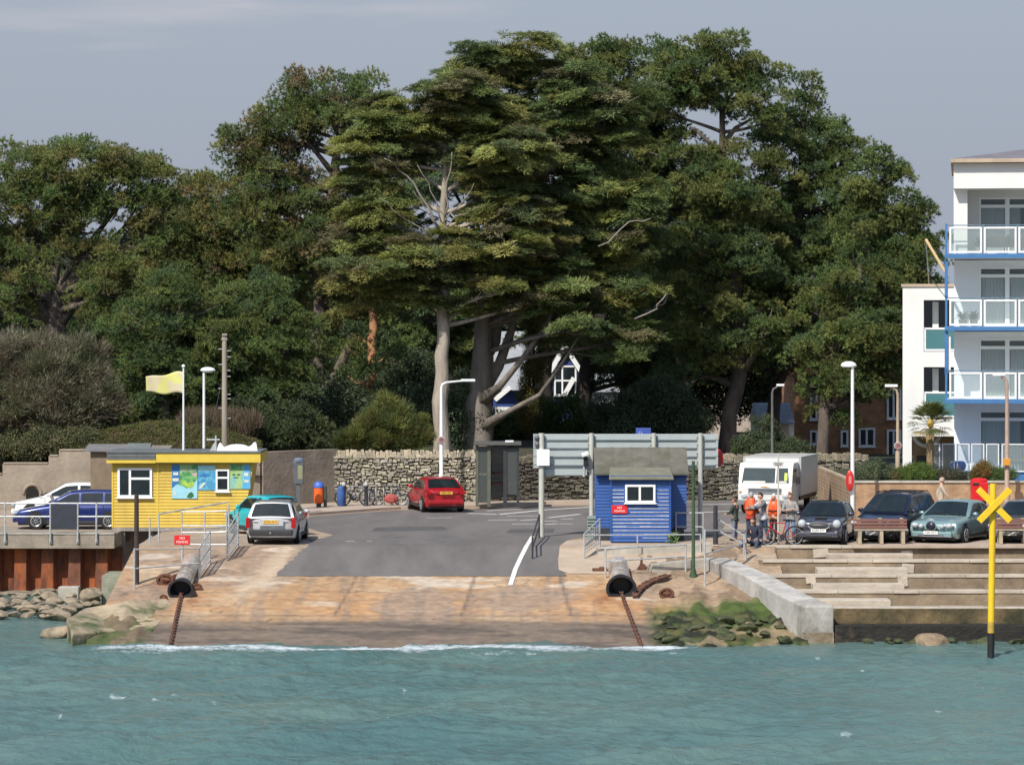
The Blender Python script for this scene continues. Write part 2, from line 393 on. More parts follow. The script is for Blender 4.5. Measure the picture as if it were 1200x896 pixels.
rough = (n4-.5)*.02 + (np.maximum(wr, wl*.9))*((n2-.5)*.5+.02+(n4-.5)*.16) + dirt*(n2-.5)*.22*sstep(115.9,113,gy)
z = base + rough; z[-1] = 2.1; z = np.where(gy > 115.6, base, z)
sheet_np('slipway', gx, gy, z, GROUND_T, attr=col)
# ================================================================ quay body, roads, pavements
QUAYM = mk('quay_surface', (.34,.26,.185), .9, .22, .9, .3, 18, c2=(.25,.19,.14), c2amt=(.48,.7))
mb = MB()
poly = [(-300,127.8),(-12.8,127.8),(-12.8,115.93),(8.95,115.93),(8.95,116.0),(300,116.0),(300,900),(-300,900)]
mb.prism(poly, 'XY', -2.5, QZ)
struct('quay', mb, QUAYM, fixn=True)
ASPH = mk('asphalt', (.132,.119,.110), .9, .2, 1.2, .35, 60, stretch=(1,.16,1), c2=(.165,.147,.134), c2amt=(.45,.7))
def flat(pts, dz): return [(X(px, YQ(py)), YQ(py), QZ+dz) for px, py in pts]
mb = MB()   # tarmac on the ramp, then on the level
_r = [(675,322,664),(670,327,662),(664,334,659),(657,342,656),(650,349,655),(644,356,658),(639.8,361,661)]; rows = []; _q = random.Random(2)
for i in range(37): u = i/6; k = min(5, int(u)); u -= k; rows.append(tuple(_r[k][j]*(1-u)+_r[k+1][j]*u+(_q.gauss(0,1.3) if j and 0 < i < 36 else 0) for j in range(3)))
L_, R_ = [], []
for py, a, b_ in rows:
    n = 24; Y = min(YS(py), 115.93)
    L_.append([(X(a+(b_-a)*i/n, Y), Y, gz(Y)+.014) for i in range(n+1)])
vs = [p for r in L_ for p in r]; n = 24
mb.add(vs, [(j*(n+1)+i, j*(n+1)+i+1, (j+1)*(n+1)+i+1, (j+1)*(n+1)+i) for j in range(len(L_)-1) for i in range(n)])
f = flat([(361,639.6),(364,634),(380,630),(391,626.5),(372,622),(358,617),(362,605),(445,599),(470,597.5),(560,596),(625,593.5),(700,592),(900,583.5),(1000,582),(1080,582),(1080,604),(1000,609),(850,613),(846,622),(846,628),(700,628),(686,629),(664,633),(661,639.6)], .006)
f[0] = (f[0][0], 115.93, QZ+.014); f[-1] = (f[-1][0], 115.93, QZ+.014)
mb.add(f, [tuple(range(len(f)))])
struct('road', mb, ASPH)
PATCH = mk('asphalt_patch', (.085,.08,.077), .92, .2, 1.5, .3, 50); PATCH2 = mk('worn_asphalt', (.135,.122,.112), .9, .15, 1.2, .3, 50)
for k, pg in enumerate(([(440,618),(520,616.5),(525,621),(436,622.5)],[(360,632),(560,630.5),(562,633.2),(366,635)],[(598,620),(650,619.5),(648,624),(592,624.5)],[(480,600.5),(545,599.8),(550,601.6),(478,602.6)],[(700,598),(830,592),(834,593.4),(702,600)])):
    mb = MB(); f = flat(pg, .0085); mb.add(f, [tuple(range(len(f)))]); struct('road_patch', mb, PATCH if k % 2 == 0 else PATCH2, fixn=False)
PAVE = mk('paving', (.40,.32,.25), .9, .15, 1.5, .2, 20, c2=(.30,.24,.19), c2amt=(.5,.7))
KERB = mk('kerb_stone', (.42,.36,.29), .85, .15, 2, .2, 20)
def kerbed(name, pts, h=.11):
    f = flat(pts, 0); mb = MB(); mb.prism([(p[0], p[1]) for p in f], 'XY', QZ-.05, QZ+h)
    return struct(name, mb, PAVE)
kerbed('pavement', [(362,604),(445,598),(470,596.6),(560,595),(604,593.5),(640,590.5),(700,590.3),(760,588),(760,586),(700,586.3),(560,586.5),(395,588),(318,593)])
kerbed('pavement', [(1080,605),(1000,610.5),(946,612.5),(940,622),(1000,640.2),(1300,640.2),(1300,606)], .05)
MARK = mk('road_marking_paint', (.62,.60,.56), .7, .1, 5, c2=(.3,.27,.25), c2amt=(.56,.8))
mb = MB()
def line(pts, wpx=None, w=.12, dz=.012):
    P = [Vector((X(a, YQ(b_)), YQ(b_), QZ+dz)) for a, b_ in pts]
    for i in range(len(P)-1):
        d = (P[i+1]-P[i]).normalized(); s = Vector((-d.y, d.x, 0))*w/2
        mb.add([P[i]-s, P[i+1]-s, P[i+1]+s, P[i]+s], [(0,1,2,3)])
line([(548,601.5),(584,602.8)], w=.28); line([(584,602.8),(640,597.3),(700,593.6)], w=.28)
for a, b_ in (((572,609.5),(606,609)),((600,614),(626,613.8)),((642,606.8),(680,602.4)),((610,609.8),(630,608.6)),((637,610.6),(652,610.4)),((638,614.5),(654,613.6)),((656,613.8),(671,614)),((570,598.6),(612,596.6)),((594,604.6),(632,604.4)),((658,608.2),(672,607.8))):
    line([a, b_], w=.22)
for a, b_ in (((405,634.0),(416,634.0)),((430,634.0),(436,634.0)),((500,607),(530,606.5))): line([a, b_], w=.16)
line([(820,591.5),(1000,586)], w=.25); line([(815,601),(870,598)], w=.25); line([(960,597),(1000,596)], w=.25)
struct('road_markings', mb, MARK, fixn=False)
mb = MB()   # the white edge line running down the ramp
pts = [(624,628.5),(622,632),(617,640),(611,652),(604,667),(598,686)]
P = []
for a, b_ in pts:
    g = GP(a, b_, .02); P.append(g)
for i in range(len(P)-1):
    d = P[i+1]-P[i]; s = Vector((.075, 0, 0))
    mb.add([P[i]-s, P[i+1]-s, P[i+1]+s, P[i]+s], [(0,1,2,3)])
struct('road_edge_line', mb, mk('fresh_road_paint', (.7,.69,.66), .7, .08, 5), fixn=False)
mb = MB()   # drain cover frame in the tarmac
c = GP(580, 636, .012); mb.box((c.x, c.y, QZ+.009), (.75,.6,.006)); mb.box((c.x, c.y, QZ+.013), (.55,.42,.006))
single('drain_cover', mb, mk('old_cast_iron', (.14,.11,.09), .8, .2, 6), 'rusty rectangular drain cover set in the dark tarmac', 'drain cover', (c.x,c.y,QZ))
# pale concrete apron right of the tarmac
mb = MB()
ap = [(664,634),(690,632.5),(700,629),(838,629),(842,634),(842,639.8),(655.5,639.8)]
f = flat(ap, .018); f[-1] = (f[-1][0],115.93,QZ+.018); f[-2] = (f[-2][0],115.93,QZ+.018); mb.add(f, [tuple(range(len(f)))])
rows = [(639.8,656,835),(650,655,835),(660,654,770),(668,655,745),(672.5,667,732)]
vs = []
for py, a, b_ in rows:
    Y = min(YS(py), 115.93); vs += [(X(a+(b_-a)*i/12, Y), Y, gz(Y)+.018+.02*random.random()*(i>8)) for i in range(13)]
mb.add(vs, [(j*13+i, j*13+i+1, (j+1)*13+i+1, (j+1)*13+i) for j in range(len(rows)-1) for i in range(12)])
struct('apron', mb, mk('pale_apron_concrete', (.43,.34,.25), .9, .16, 1.1, .3, 16, c2=(.33,.23,.15), c2amt=(.5,.68)))
# ================================================================ left quay: slab on rusty sheet piles
xr = X(136, 123.5)
t = thing('quay_slab', 'thick stained concrete slab edge above the rusty sheet piles', 'quay edge', (xr-8, 124, 1.6))
mb = MB()
nseg = 22; x0 = xr-13
for i in range(nseg):
    a = x0+(xr-x0)*i/nseg; b_ = x0+(xr-x0)*(i+1)/nseg
    mb.span((a+.002, 122.95+random.uniform(-.008,.008), 1.6), (b_, 127.9, 2.104))
mb.build('slab', CONC, t)
mb = MB(); mb.span((x0, 122.92, 2.106), (xr, 123.4, 2.15)); mb.build('coping', CONC_LIGHT, t, bevel=.01)
PILE = mk('rusty_sheet_pile', (.16,.062,.035), .92, .5, 2.2, .5, 12, stretch=(1,1,.45), c2=(.38,.10,.025), c2amt=(.45,.62))
mb = MB(); prof = []; p = xr-12.48; k = 0
while p < xr-.1:
    prof += [(p, 123.4), (p+.42, 123.4), (p+.52, 123.86), (p+.88, 123.86)]; p += .98
prof.append((p, 123.4)); top = []
vs = [(a, b_, -1.6) for a, b_ in prof] + [(a, b_, 1.6) for a, b_ in prof]; n = len(prof)
mb.add(vs, [(i, i+1, n+i+1, n+i) for i in range(n-1)])
single('sheet_pile_wall', mb, PILE, 'corrugated wall of rust red steel sheet piles under the concrete slab', 'sheet piling', (xr-6, 124, 0), fixn=False)
# ================================================================ terraced concrete steps on the right
STEP = mk('step_concrete', (.25,.19,.125), .92, .3, 1.3, .6, 11, c2=(.12,.09,.062), c2amt=(.45,.66))
NOSE = mk('step_nosing_concrete', (.46,.40,.32), .9, .2, 2.2, .4, 12, c2=(.28,.22,.16), c2amt=(.5,.68), stretch=(.6,1,1))
t = thing('sea_steps', 'wide terraced concrete steps down from the car park to the water', 'steps', (20, 108, 0))
prof = [(103.0,-1.5),(103.0,.5),(103.9,.5),(103.9,.96),(107,.96),(107,1.245),(110,1.245),(110,1.53),(113,1.53),(113,1.815),(115.999,1.815),(115.999,2.098),(116.2,2.098),(116.2,-1.5)]
prof = [(103.9,.2),(103.9,.96),(107,.82),(107,1.245),(110,1.105),(110,1.53),(113,1.39),(113,1.815),(115.999,1.68),(115.999,2.098),(116.2,2.098),(116.2,.2)]
mb = MB(); mb.prism([(103.9,.2),(103.9,.96),(106.998,.82),(106.998,.2)], 'YZ', 8.95, 60); mb.build('step_body', STEP, t)
mb = MB(); mb.prism([p for p in prof if p[0] >= 107 and p != (107,.82)]+[(107,.2)], 'YZ', 8.2, 60); mb.build('step_body', STEP, t)
mb = MB(); mb.prism([(103.0,-1.5),(103.0,.5),(103.895,.5),(103.895,-1.5)], 'YZ', 9.75, 60)
WEEDW = mk('weedy_wall', (.016,.014,.010), .8, .6, 2.5, 1.0, 7, c2=(.10,.065,.035), c2amt=(.56,.68), stretch=(1,1,1.6))
mb.build('weedy_ledge', WEEDW, t)
mb = MB(); mb.prism([(103.80,.502),(103.80,.95),(103.897,.95),(103.897,.502)], 'YZ', 9.75, 60); mb.build('weed_band', mk('weed_band', (.15,.105,.05), .9, .5, 1.6, .8, 8, c2=(.03,.032,.014), c2amt=(.42,.58)), t)
for (Y, z) in ((103.9,.96),(107,1.245),(110,1.53),(113,1.815),(116,2.1)):
    mb = MB(); x = 8.98 if Y < 105 else 8.3
    while x < 60:
        w = random.uniform(.8, 2.2); 
        mb.span((x, Y-.02-random.random()*.03, z-.065), (x+w-.012, Y+.38+random.random()*.15, z+.022+random.random()*.012)); x += w
    mb.build('nosing', NOSE, t, bevel=.008)
# half-height steps set into the terraces
for k, (px0, px1, Y) in enumerate(((968,1066,116),(955,1060,113),(950,1056,110),(952,1040,107))):
    z0 = (1.68, 1.39, 1.105, .82)[k]; xa, xb = X(px0, Y), X(px1, Y)
    mb = MB(); mb.span((xa, Y-.95, z0-.1), (xb, Y-.03, z0+.2+.02*(k%2))); mb.build('half_step', NOSE, t, bevel=.02)
for px, py in ((1063,648),(1070,655),(1064,664),(1060,672),(1058,680),(1052,690),(962,646),(945,668),(950,676)):
    for k, (Y, z) in enumerate(((107,.96),(110,1.245),(113,1.53),(116,1.815))):
        zz = Z(py, Y-.03)
        if z <= zz < z+.285: mb = MB(); mb.box((X(px, Y), Y-.012, zz-.05), (.3+random.random()*.3, .05, .3), M=Matrix.Rotation(random.uniform(-.15,.15),3,'Y')); mb.build('mortar_patch', NOSE, t, bevel=.02)
# ================================================================ sloping concrete groyne wall
t = thing('groyne_wall', 'sloping pale concrete groyne wall with blunt square end beside the green weed', 'wall', (9.2, 103, 0))
a0 = Vector((8.78, 103.0, 0)); wv = .96
vs = []
st = [(8.75,103.0,1.10,.96),(8.15,105.5,1.30,.90),(7.4,109,1.62,.85),(6.35,112.8,1.93,.8)]
for x, Y, zt, w in st: vs += [(x, Y, -1.6), (x+w, Y, -1.6), (x+w, Y, zt), (x, Y, zt)]
fs = [(0,1,2,3)] + [(4*i+a, 4*i+b_, 4*i+4+b_, 4*i+4+a) for i in range(len(st)-1) for a, b_ in ((0,1),(1,2),(2,3),(3,0))] + [(12,15,14,13)]
mb = MB().add(vs, fs)
mb.build('wall_body', mk('groyne_concrete', (.43,.41,.37), .9, .25, 1.1, .5, 10, c2=(.17,.15,.125), c2amt=(.50,.68), stretch=(1,1,.8)), t, bevel=.05)
mb = MB()
mb.span((8.745,102.988,-.4),(9.716,103.0,.30)); mb.build('tide_stain', mk('tide_stain', (.19,.145,.09), .9, .5, 3, .4, 12, c2=(.36,.31,.25), c2amt=(.42,.6)), t)
# ================================================================ stone wall, concrete stepped wall
STONE = mk_tint('dry_stone', .9, 0, .28, 9, .8)
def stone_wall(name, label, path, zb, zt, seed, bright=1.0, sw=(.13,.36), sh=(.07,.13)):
    rnd = random.Random(seed); r0 = Vector((path[0][0], path[0][1], zb)); t = thing(name, label, 'wall', r0)
    segs = []; 
    for i in range(len(path)-1): segs.append((Vector(path[i]), Vector(path[i+1])))
    core = MB(); body = MB(); cope = MB()
    for a, b_ in segs:
        d = b_-a; Ln = d.length; d.normalize(); ang = math.atan2(d.y, d.x); nrm = Vector((d.y, -d.x))
        c = (a+b_)/2 - nrm*.14; core.col = (.15,.125,.095)
        core.box((c.x, c.y, (zb+zt)/2-.12), (Ln, .42, zt-zb-.26), rz=ang)
        z = zb
        while z < zt-.2:
            h = rnd.uniform(*sh); x = -rnd.random()*.2
            while x < Ln:
                w = rnd.uniform(*sw)*rnd.choice((.6,1,1,1.3)); hh = h*rnd.uniform(.6,1.35)
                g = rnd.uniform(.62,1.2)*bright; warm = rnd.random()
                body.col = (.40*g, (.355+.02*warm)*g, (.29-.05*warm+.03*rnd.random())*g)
                dep = rnd.uniform(.05,.16); hz_ = rnd.uniform(-.035,.035)
                p = a + d*(x+w/2) + nrm*(dep*.5-.05)
                M = Matrix.Rotation(ang, 3, 'Z') @ Matrix.Rotation(rnd.uniform(-.16,.16), 3, 'Y') @ Matrix.Rotation(rnd.uniform(-.14,.14), 3, 'X')
                bx, by, bz = (w-.02)/2, .14+dep/2, (hh-.012)/2; cc = []
                for sx in (-1,1):
                    for sy in (-1,1):
                        for sz in (-1,1):
                            cc.append(M @ Vector((sx*bx*rnd.uniform(.82,1), sy*by*rnd.uniform(.85,1), sz*bz*rnd.uniform(.8,1))) + Vector((p.x, p.y, z+h/2+hz_)))
                body.add(cc, [(0,1,3,2),(4,6,7,5),(0,4,5,1),(2,3,7,6),(0,2,6,4),(1,5,7,3)])
                x += w
            z += h
        x = 0
        while x < Ln:
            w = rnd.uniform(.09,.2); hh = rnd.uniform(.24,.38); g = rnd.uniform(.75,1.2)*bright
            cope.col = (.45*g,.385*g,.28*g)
            p = a + d*(x+w/2) - nrm*.1
            M = Matrix.Rotation(ang, 3, 'Z') @ Matrix.Rotation(rnd.uniform(-.3,.3), 3, 'Y')
            cope.box((p.x, p.y, zt-.24+hh/2), (w-.01, .5*rnd.uniform(.8,1.1), hh), M=M); x += w
    core.build('wall_core', STONE, t); body.build('stonework', STONE, t, bevel=.012, seg=1); cope.build('coping_stones', STONE, t, bevel=.012, seg=1)
    return t
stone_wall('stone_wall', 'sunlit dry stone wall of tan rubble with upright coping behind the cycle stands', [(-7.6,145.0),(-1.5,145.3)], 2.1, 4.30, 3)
stone_wall('stone_wall', 'shaded rubble stone wall running behind the bus shelter and the big road sign', [(-1.45,145.4),(2.2,147.2),(9.0,149)], 2.1, 4.05, 4, .36)  # stones darkened: the shade of the trees is put into their colour
stone_wall('stone_wall', 'grey rubble stone wall under the trees behind the white truck', [(9.05,149.0),(15.6,150.5)], 2.1, 4.0, 5, .6)  # tree shade painted in here too, by a milder darkening
CONCW = mk('brown_rendered_concrete', (.29,.24,.185), .92, .25, 1.0, .8, 6, c2=(.19,.155,.12), c2amt=(.5,.72))
t = thing('concrete_wall', 'long brown concrete wall with stepped top and a small dark arch, left behind the cars', 'wall', (X(60,140),140,QZ))
mb = MB()
def zt140(py): return Z(py, 140)
prof = [(X(-260,140),2.0)]
for a, b_ in ((-260,560),(-90,560),(-90,556),(3,556),(3,543.5),(57,543.5),(57,534.5),(69,534.5),(69,528),(128,528)): prof.append((X(a,140), zt140(b_)))
prof.append((X(128,140), 2.0))
mb.prism(prof, 'XZ', 140, 140.5)
mb.build('wall_panel', CONCW, t)
mb = MB()
for a, b_, py in ((3,57,543.5),(57,69,534.5),(69,128,528),(-90,3,556)):
    mb.span((X(a,140)+.03,139.965,zt140(py)+.003),(X(b_,140)-.03,140.53,zt140(py)+.06))
mb.build('wall_coping', CONCW, t, bevel=.015)
arch = [(X(30.5,140),2.35)]+[(X(38,140)+.27*math.cos(a), 2.78+.30*math.sin(a)) for a in [math.pi-i*math.pi/10 for i in range(11)]]+[(X(45.5,140),2.35)]
mb = MB(); mb.prism(arch, 'XZ', 139.992, 140.1); mb.build('arch_dark_slab', mk('painted_recess_dark', (.012,.010,.009), .95, .2, 5), t)  # dark slab stands for the hole; the shade inside is painted
mb = MB(); ring = [(.36*math.cos(a)+X(38,140), 2.78+.39*math.sin(a)) for a in [math.pi-i*math.pi/10 for i in range(11)]]
mb.tube([(p[0],139.985,p[1]) for p in ring], .06, 6); mb.build('arch_surround', CONCW, t)
mb = MB()
path = [(X(128,140),140.25),(X(304,141.5),141.5),(-7.55,145.15)]
for i in range(2):
    a, b_ = Vector(path[i]), Vector(path[i+1]); d = (b_-a); c = (a+b_)/2
    mb.box((c.x, c.y, (2.0+4.45)/2), (d.length+.02*i, .45, 2.45-.004*i), rz=math.atan2(d.y, d.x))
single('concrete_wall', mb, CONCW, 'brown concrete wall in tree shade between the yellow hut and the stone wall', 'wall', (X(304,141.5),141.5,QZ))
# raised ground behind the walls
EARTH = mk('woodland_floor', (.05,.042,.025), .95, .4, .8, .6, 3, c2=(.035,.045,.015), c2amt=(.42,.6))
xs = np.linspace(-160, 10.5, 90); ys = np.concatenate([np.linspace(141.0,170,40), np.linspace(175,700,20)])
gx, gy = np.meshgrid(xs, ys)
front = np.where(gx < -10.3, 140.6, np.where(gx < -7.6, 141.8+(gx+10.3)*1.3, 145.6+np.maximum(0,gx+1.5)*.35))
z = np.where(gx < -7.7, 3.45, 4.1) + (fbm(gx*.3, gy*.3, 8, 3)-.5)*.4 + np.clip((gy-146)*.02, 0, 5) + 1.15*np.exp(-((gx+14.5)/3.6)**2-((gy-146)/3.5)**2)
gy2 = np.maximum(gy, front)
z = np.where(gy <= front+.02, np.where(gx < -7.7, 3.3, 4.0), z); z = np.where(gx > 8.6, 1.9, z)
sheet_np('bank', gx, gy2, z, EARTH)
# ================================================================ brick boundary wall on the right
BRICK = mk_brick('tan_brick', (.42,.25,.13), (.34,.185,.09), (.36,.29,.21))
t = thing('brick_wall', 'long low wall of tan brick with grey coping below the flats', 'wall', (X(1003,133),133,QZ))
xa = X(1003,133); mb = MB(); mb.span((xa,133,2.0),(60,133.25,3.53)); mb.span((xa,133.255,2.0),(xa+.25,150,3.53)); mb.build('brickwork', BRICK, t)
mb = MB(); x = xa-.04
while x < 60: mb.span((x,132.94,3.533),(x+.89,133.31,3.61)); x += .9
mb.build('coping', CONC_LIGHT, t, bevel=.01)
mb = MB(); mb.prism([(xa+.26,133.26),(300,133.26),(300,210),(xa+.26,210)], 'XY', 2.0, 3.38); struct('terrace', mb, EARTH)
# ================================================================ yellow kiosk on stilts
YELLOW = mk('yellow_weatherboard_paint', (.60,.41,.05), .55, .07, 3, c2=(.42,.28,.05), c2amt=(.48,.8), stretch=(1,1,.3))
YELLOW2 = mk('yellow_fascia_paint', (.66,.47,.06), .5, .06, 3)
LEAD = mk('grey_roofing_felt', (.12,.13,.13), .7, .2, 3)
def clad_front(mb, poly_x, z0, z1, y, pitch, lip=.028):
    """overlapping boards facing -Y; poly_x(z) gives (x left, x right) at height z"""
    z = z0
    while z < z1-.005:
        zt = min(z+pitch, z1); a, b_ = poly_x(z); c, d = poly_x(zt)
        mb.add([(a,y-lip,z),(b_,y-lip,z),(d,y-.004,zt),(c,y-.004,zt),(a,y,z),(b_,y,z)], [(0,1,2,3),(4,5,1,0)])
        z = zt
def window(parent, x0, x1, z0, z1, y, mull=(), trans=(), fr=.07, dep=.06, name='window', cill=True, glass=None):
    mb = MB()
    for a in (x0, x1-fr): mb.span((a, y-dep, z0), (a+fr, y+.01, z1))
    for z in (z0, z1-fr): mb.span((x0+fr, y-dep+.002, z), (x1-fr, y+.008, z+fr))
    for m in mull: mb.span((m-fr/2, y-dep+.004, z0+fr), (m+fr/2, y+.006, z1-fr))
    for (a, b_, z) in trans: mb.span((a, y-dep+.006, z-fr/2), (b_, y+.004, z+fr/2))
    f = mb.build(name, UPVC, parent, bevel=.006, seg=1)
    g = MB(); g.span((x0+fr*.7, y-.022, z0+fr*.7), (x1-fr*.7, y-.012, z1-fr*.7)); g.build('pane', glass or DARKGLASS, f)
    if cill:
        s = MB(); s.span((x0-.04, y-dep-.05, z0-.045), (x1+.04, y+.01, z0-.003)); s.build('sill', UPVC, f, bevel=.006, seg=1)
    return f
YK = 125.4; s_ = F/YK
kx = lambda px: X(px, YK)
kz = lambda py: Z(py, YK)
t = thing('ticket_kiosk', 'bright yellow weatherboarded kiosk on stilts with maps on its wall', 'kiosk', (kx(215), YK, QZ))
zb, ztop = kz(617.5), kz(541)
def span_x(z):
    k = (z-zb)/(ztop-zb); return (kx(131.5), kx(284)+(kx(297.5)-kx(284))*max(0, min(1, (k-.0))))
mb = MB(); clad_front(mb, span_x, zb, ztop+.1, YK, .115)
mb.build('front_cladding', YELLOW, t, fixn=False)
mb = MB(); a, b_ = span_x(zb); c, d = span_x(ztop+.3)
mb.prism([(a+.01,zb+.004),(b_-.01,zb+.004),(d-.01,ztop+.28),(a+.01,ztop+.28)], 'XZ', YK+.004, YK+2.8); mb.build('wall', YELLOW, t)
mb = MB(); mb.span((kx(131),YK-.034,zb),(kx(131)+.06,YK-.006,ztop+.1)); mb.span((kx(185)-.03,YK-.036,zb),(kx(185)+.03,YK-.005,ztop+.1)); mb.build('corner_board', YELLOW2, t)
zf0, zf1 = kz(541.5), kz(530.5)
mb = MB(); mb.span((kx(183.5),YK-.30,zf0),(kx(306),YK-.27,zf1)); mb.span((kx(306)-.03,YK-.268,zf0),(kx(306),YK+3,zf1)); mb.build('fascia', YELLOW2, t, bevel=.006, seg=1)
mb = MB(); mb.span((kx(126),YK-.31,kz(542)),(kx(183.3),YK-.27,kz(538))); mb.build('fascia', YELLOW2, t)
mb = MB(); mb.span((kx(126.5),YK-.33,kz(537.8)),(kx(183.3),YK-.275,kz(531.3))); mb.box((kx(155),YK-.335,kz(534.3)),(kx(183)-kx(127),.02,.02)); mb.build('felt_flashing', LEAD, t)
mb = MB(); mb.span((kx(125.5),YK-.34,zf1+.004),(kx(306.4),YK+3.05,zf1+.07)); mb.span((kx(127),YK-.262,zf0+.1),(kx(305),YK+2.9,zf1)); mb.build('flat_roof', LEAD, t, bevel=.01)
window(t, kx(138), kx(178.5), kz(582.5), kz(548), YK-.03, mull=(kx(152.5),), trans=((kx(152.5),kx(176),kz(560.5)),), fr=.085)
window(t, kx(253), kx(269), kz(575.5), kz(549.5), YK-.03, trans=((kx(254.5),kx(267.5),kz(559.5)),), fr=.07)
# map boards
def pict(name, cols, scale, seed):
    m, nt, b = nodes(name); L = nt.links.new
    tc = nt.nodes.new('ShaderNodeTexCoord'); mp = nt.nodes.new('ShaderNodeMapping'); mp.inputs['Location'].default_value = (seed, seed*2, seed*.3); L(tc.outputs['Object'], mp.inputs['Vector'])
    n = nt.nodes.new('ShaderNodeTexNoise'); n.inputs['Scale'].default_value = scale; n.inputs['Detail'].default_value = 4; L(mp.outputs[0], n.inputs['Vector'])
    r = nt.nodes.new('ShaderNodeValToRGB'); r.color_ramp.interpolation = 'CONSTANT'
    while len(r.color_ramp.elements) < len(cols): r.color_ramp.elements.new(.5)
    for i, c in enumerate(cols): r.color_ramp.elements[i].position = 0 if i == 0 else .36+.3*i/len(cols); r.color_ramp.elements[i].color = c+(1,)
    L(n.outputs['Fac'], r.inputs['Fac']); L(r.outputs[0], b.inputs['Base Color']); b.inputs['Roughness'].default_value = .5
    return m
MAPA = pict('printed_map_green', [(.09,.30,.10),(.16,.40,.13),(.06,.24,.09),(.25,.42,.18)], 1.6, 3)
MAPB = pict('printed_sea_blue', [(.06,.27,.44),(.11,.36,.52),(.05,.22,.40),(.20,.45,.55)], 1.9, 8)
MAPC = pict('printed_map_pale', [(.30,.45,.16),(.35,.50,.22),(.20,.45,.42),(.42,.52,.25)], 2.0, 5)
PALEB = mk('printed_pale_blue', (.30,.58,.66), .5, .12, 4); CREAM = mk('printed_cream', (.62,.62,.48), .5, .1, 6); LIME = mk('printed_lime', (.33,.50,.08), .5, .2, 5)
DEEPB = mk('printed_deep_blue', (.03,.16,.42), .5, .2, 5); DGREEN = mk('printed_dark_green', (.03,.13,.05), .5, .2, 5); PINKT = mk('printed_beige', (.45,.36,.30), .5, .3, 9)
def board(x0, x1, y0, y1, mat, y, parent, name): 
    mb = MB(); mb.span((kx(x0),y-.012,kz(y1)),(kx(x1),y,kz(y0))); return mb.build(name, mat, parent)
yb = YK-.034
P = board(201.5,231.5,544,584,MAPA,yb,t,'map_board')
def blob(pts, mat, y, parent, name): 
    mb = MB(); mb.prism([(kx(a),kz(b_)) for a,b_ in pts], 'XZ', y-.004, y); return mb.build(name, mat, parent)
blob([(201.6,583.9),(231.4,583.9),(231.4,561),(228,565),(224,570),(219,572),(214,569),(207,567.5),(203.5,569),(201.6,574)], PALEB, yb-.0125, P, 'printed_bay')
blob([(213,563.5),(217,562),(220,566),(226,563),(228,567),(225,571.5),(219,570.5),(214,567)], LIME, yb-.017, P, 'printed_island')
blob([(201.6,544.2),(210.5,544.2),(210.5,565),(206,568),(201.6,572)], DEEPB, yb-.0125, P, 'printed_strip')
for i, (a, b_, y0, y1) in enumerate(((202.3,209.5,560,563.5),(203,209,553,556.5),(212,220,549.8,551.4),(222,230,549.8,551.4),(204,206,575,580))): 
    blob([(a,y1),(b_,y1),(b_,y0),(a,y0)], CREAM, yb-.0175, P, 'printed_caption')
blob([(224,554),(230.8,553),(230.8,558.6),(226,557.5)], PINKT, yb-.013, P, 'printed_town'); blob([(219,582.5),(221,578),(224,576),(226.5,577.5),(227.5,581),(224,583.5)], DGREEN, yb-.017, P, 'printed_trees')
P = board(231.9,253,545,574,MAPB,yb,t,'picture_board')
blob([(232,551.5),(252.8,551.5),(252.8,545.2),(232,545.2)], PALEB, yb-.0125, P, 'printed_sky'); blob([(233,557),(240,554),(248,557),(240,559)], DEEPB, yb-.0125, P, 'printed_headland')
blob([(232.3,572.5),(236,571.8),(241.5,565.5),(239,565)], CREAM, yb-.013, P, 'printed_ferry')
P = board(269.4,293.5,544,572.5,MAPC,yb,t,'map_board')
blob([(283,572.4),(286,563),(284.5,545),(293.3,545),(293.3,572.4)], mk('printed_mid_blue', (.10,.38,.62), .5, .15, 5), yb-.0125, P, 'printed_sea')
blob([(271,550.5),(283.5,550.5),(283.5,544.3),(271,544.3)], MAPA, yb-.013, P, 'printed_heading')
for a, b_, y0, y1 in ((272.5,276,555,556.6),(278,281.5,555,556.6),(274,279.5,558.6,559.8),(286,291,553.5,557.5),(286.5,291.5,562,565)): blob([(a,y1),(b_,y1),(b_,y0),(a,y0)], (DGREEN if b_ < 283 else CREAM), yb-.0175, P, 'printed_caption')
# floor beam, stilts, braces
mb = MB(); mb.span((kx(131),YK-.02,zb-.14),(kx(286),YK+2.7,zb-.004)); mb.build('floor_beam', WOOD_GREY, t)
for px, py in ((141.5,676),): 
    mb = MB(); mb.span((kx(px)-.14,YK+.05,.2),(kx(px)+.14,YK+.33,zb-.142)); mb.build('stilt', WOOD_GREY, t, bevel=.01)
mb = MB(); mb.beam((kx(136),YK-.15,Z(669,YK)),(kx(180),YK-.15,Z(629,YK)),.16,.2); mb.build('brace', WOOD_GREY, t)
for px in (176,240): 
    mb = MB(); mb.span((kx(px)-.1,YK+.2,1.5),(kx(px)+.1,YK+.4,zb-.142)); mb.build('stilt', WOOD_GREY, t)
# block the stilts stand on
mb = MB(); Yb = 117.2; mb.span((X(119,Yb),Yb,-.3),(X(153,Yb),Yb+2.2,Z(674,Yb)))
single('concrete_block', mb, mk('mossy_concrete', (.27,.27,.205), .9, .3, 2.5, .5, 12, c2=(.13,.15,.07), c2amt=(.5,.7)), 'square greenish concrete block under the stilts of the yellow kiosk', 'block', (X(136,Yb),Yb,0), bevel=.03)
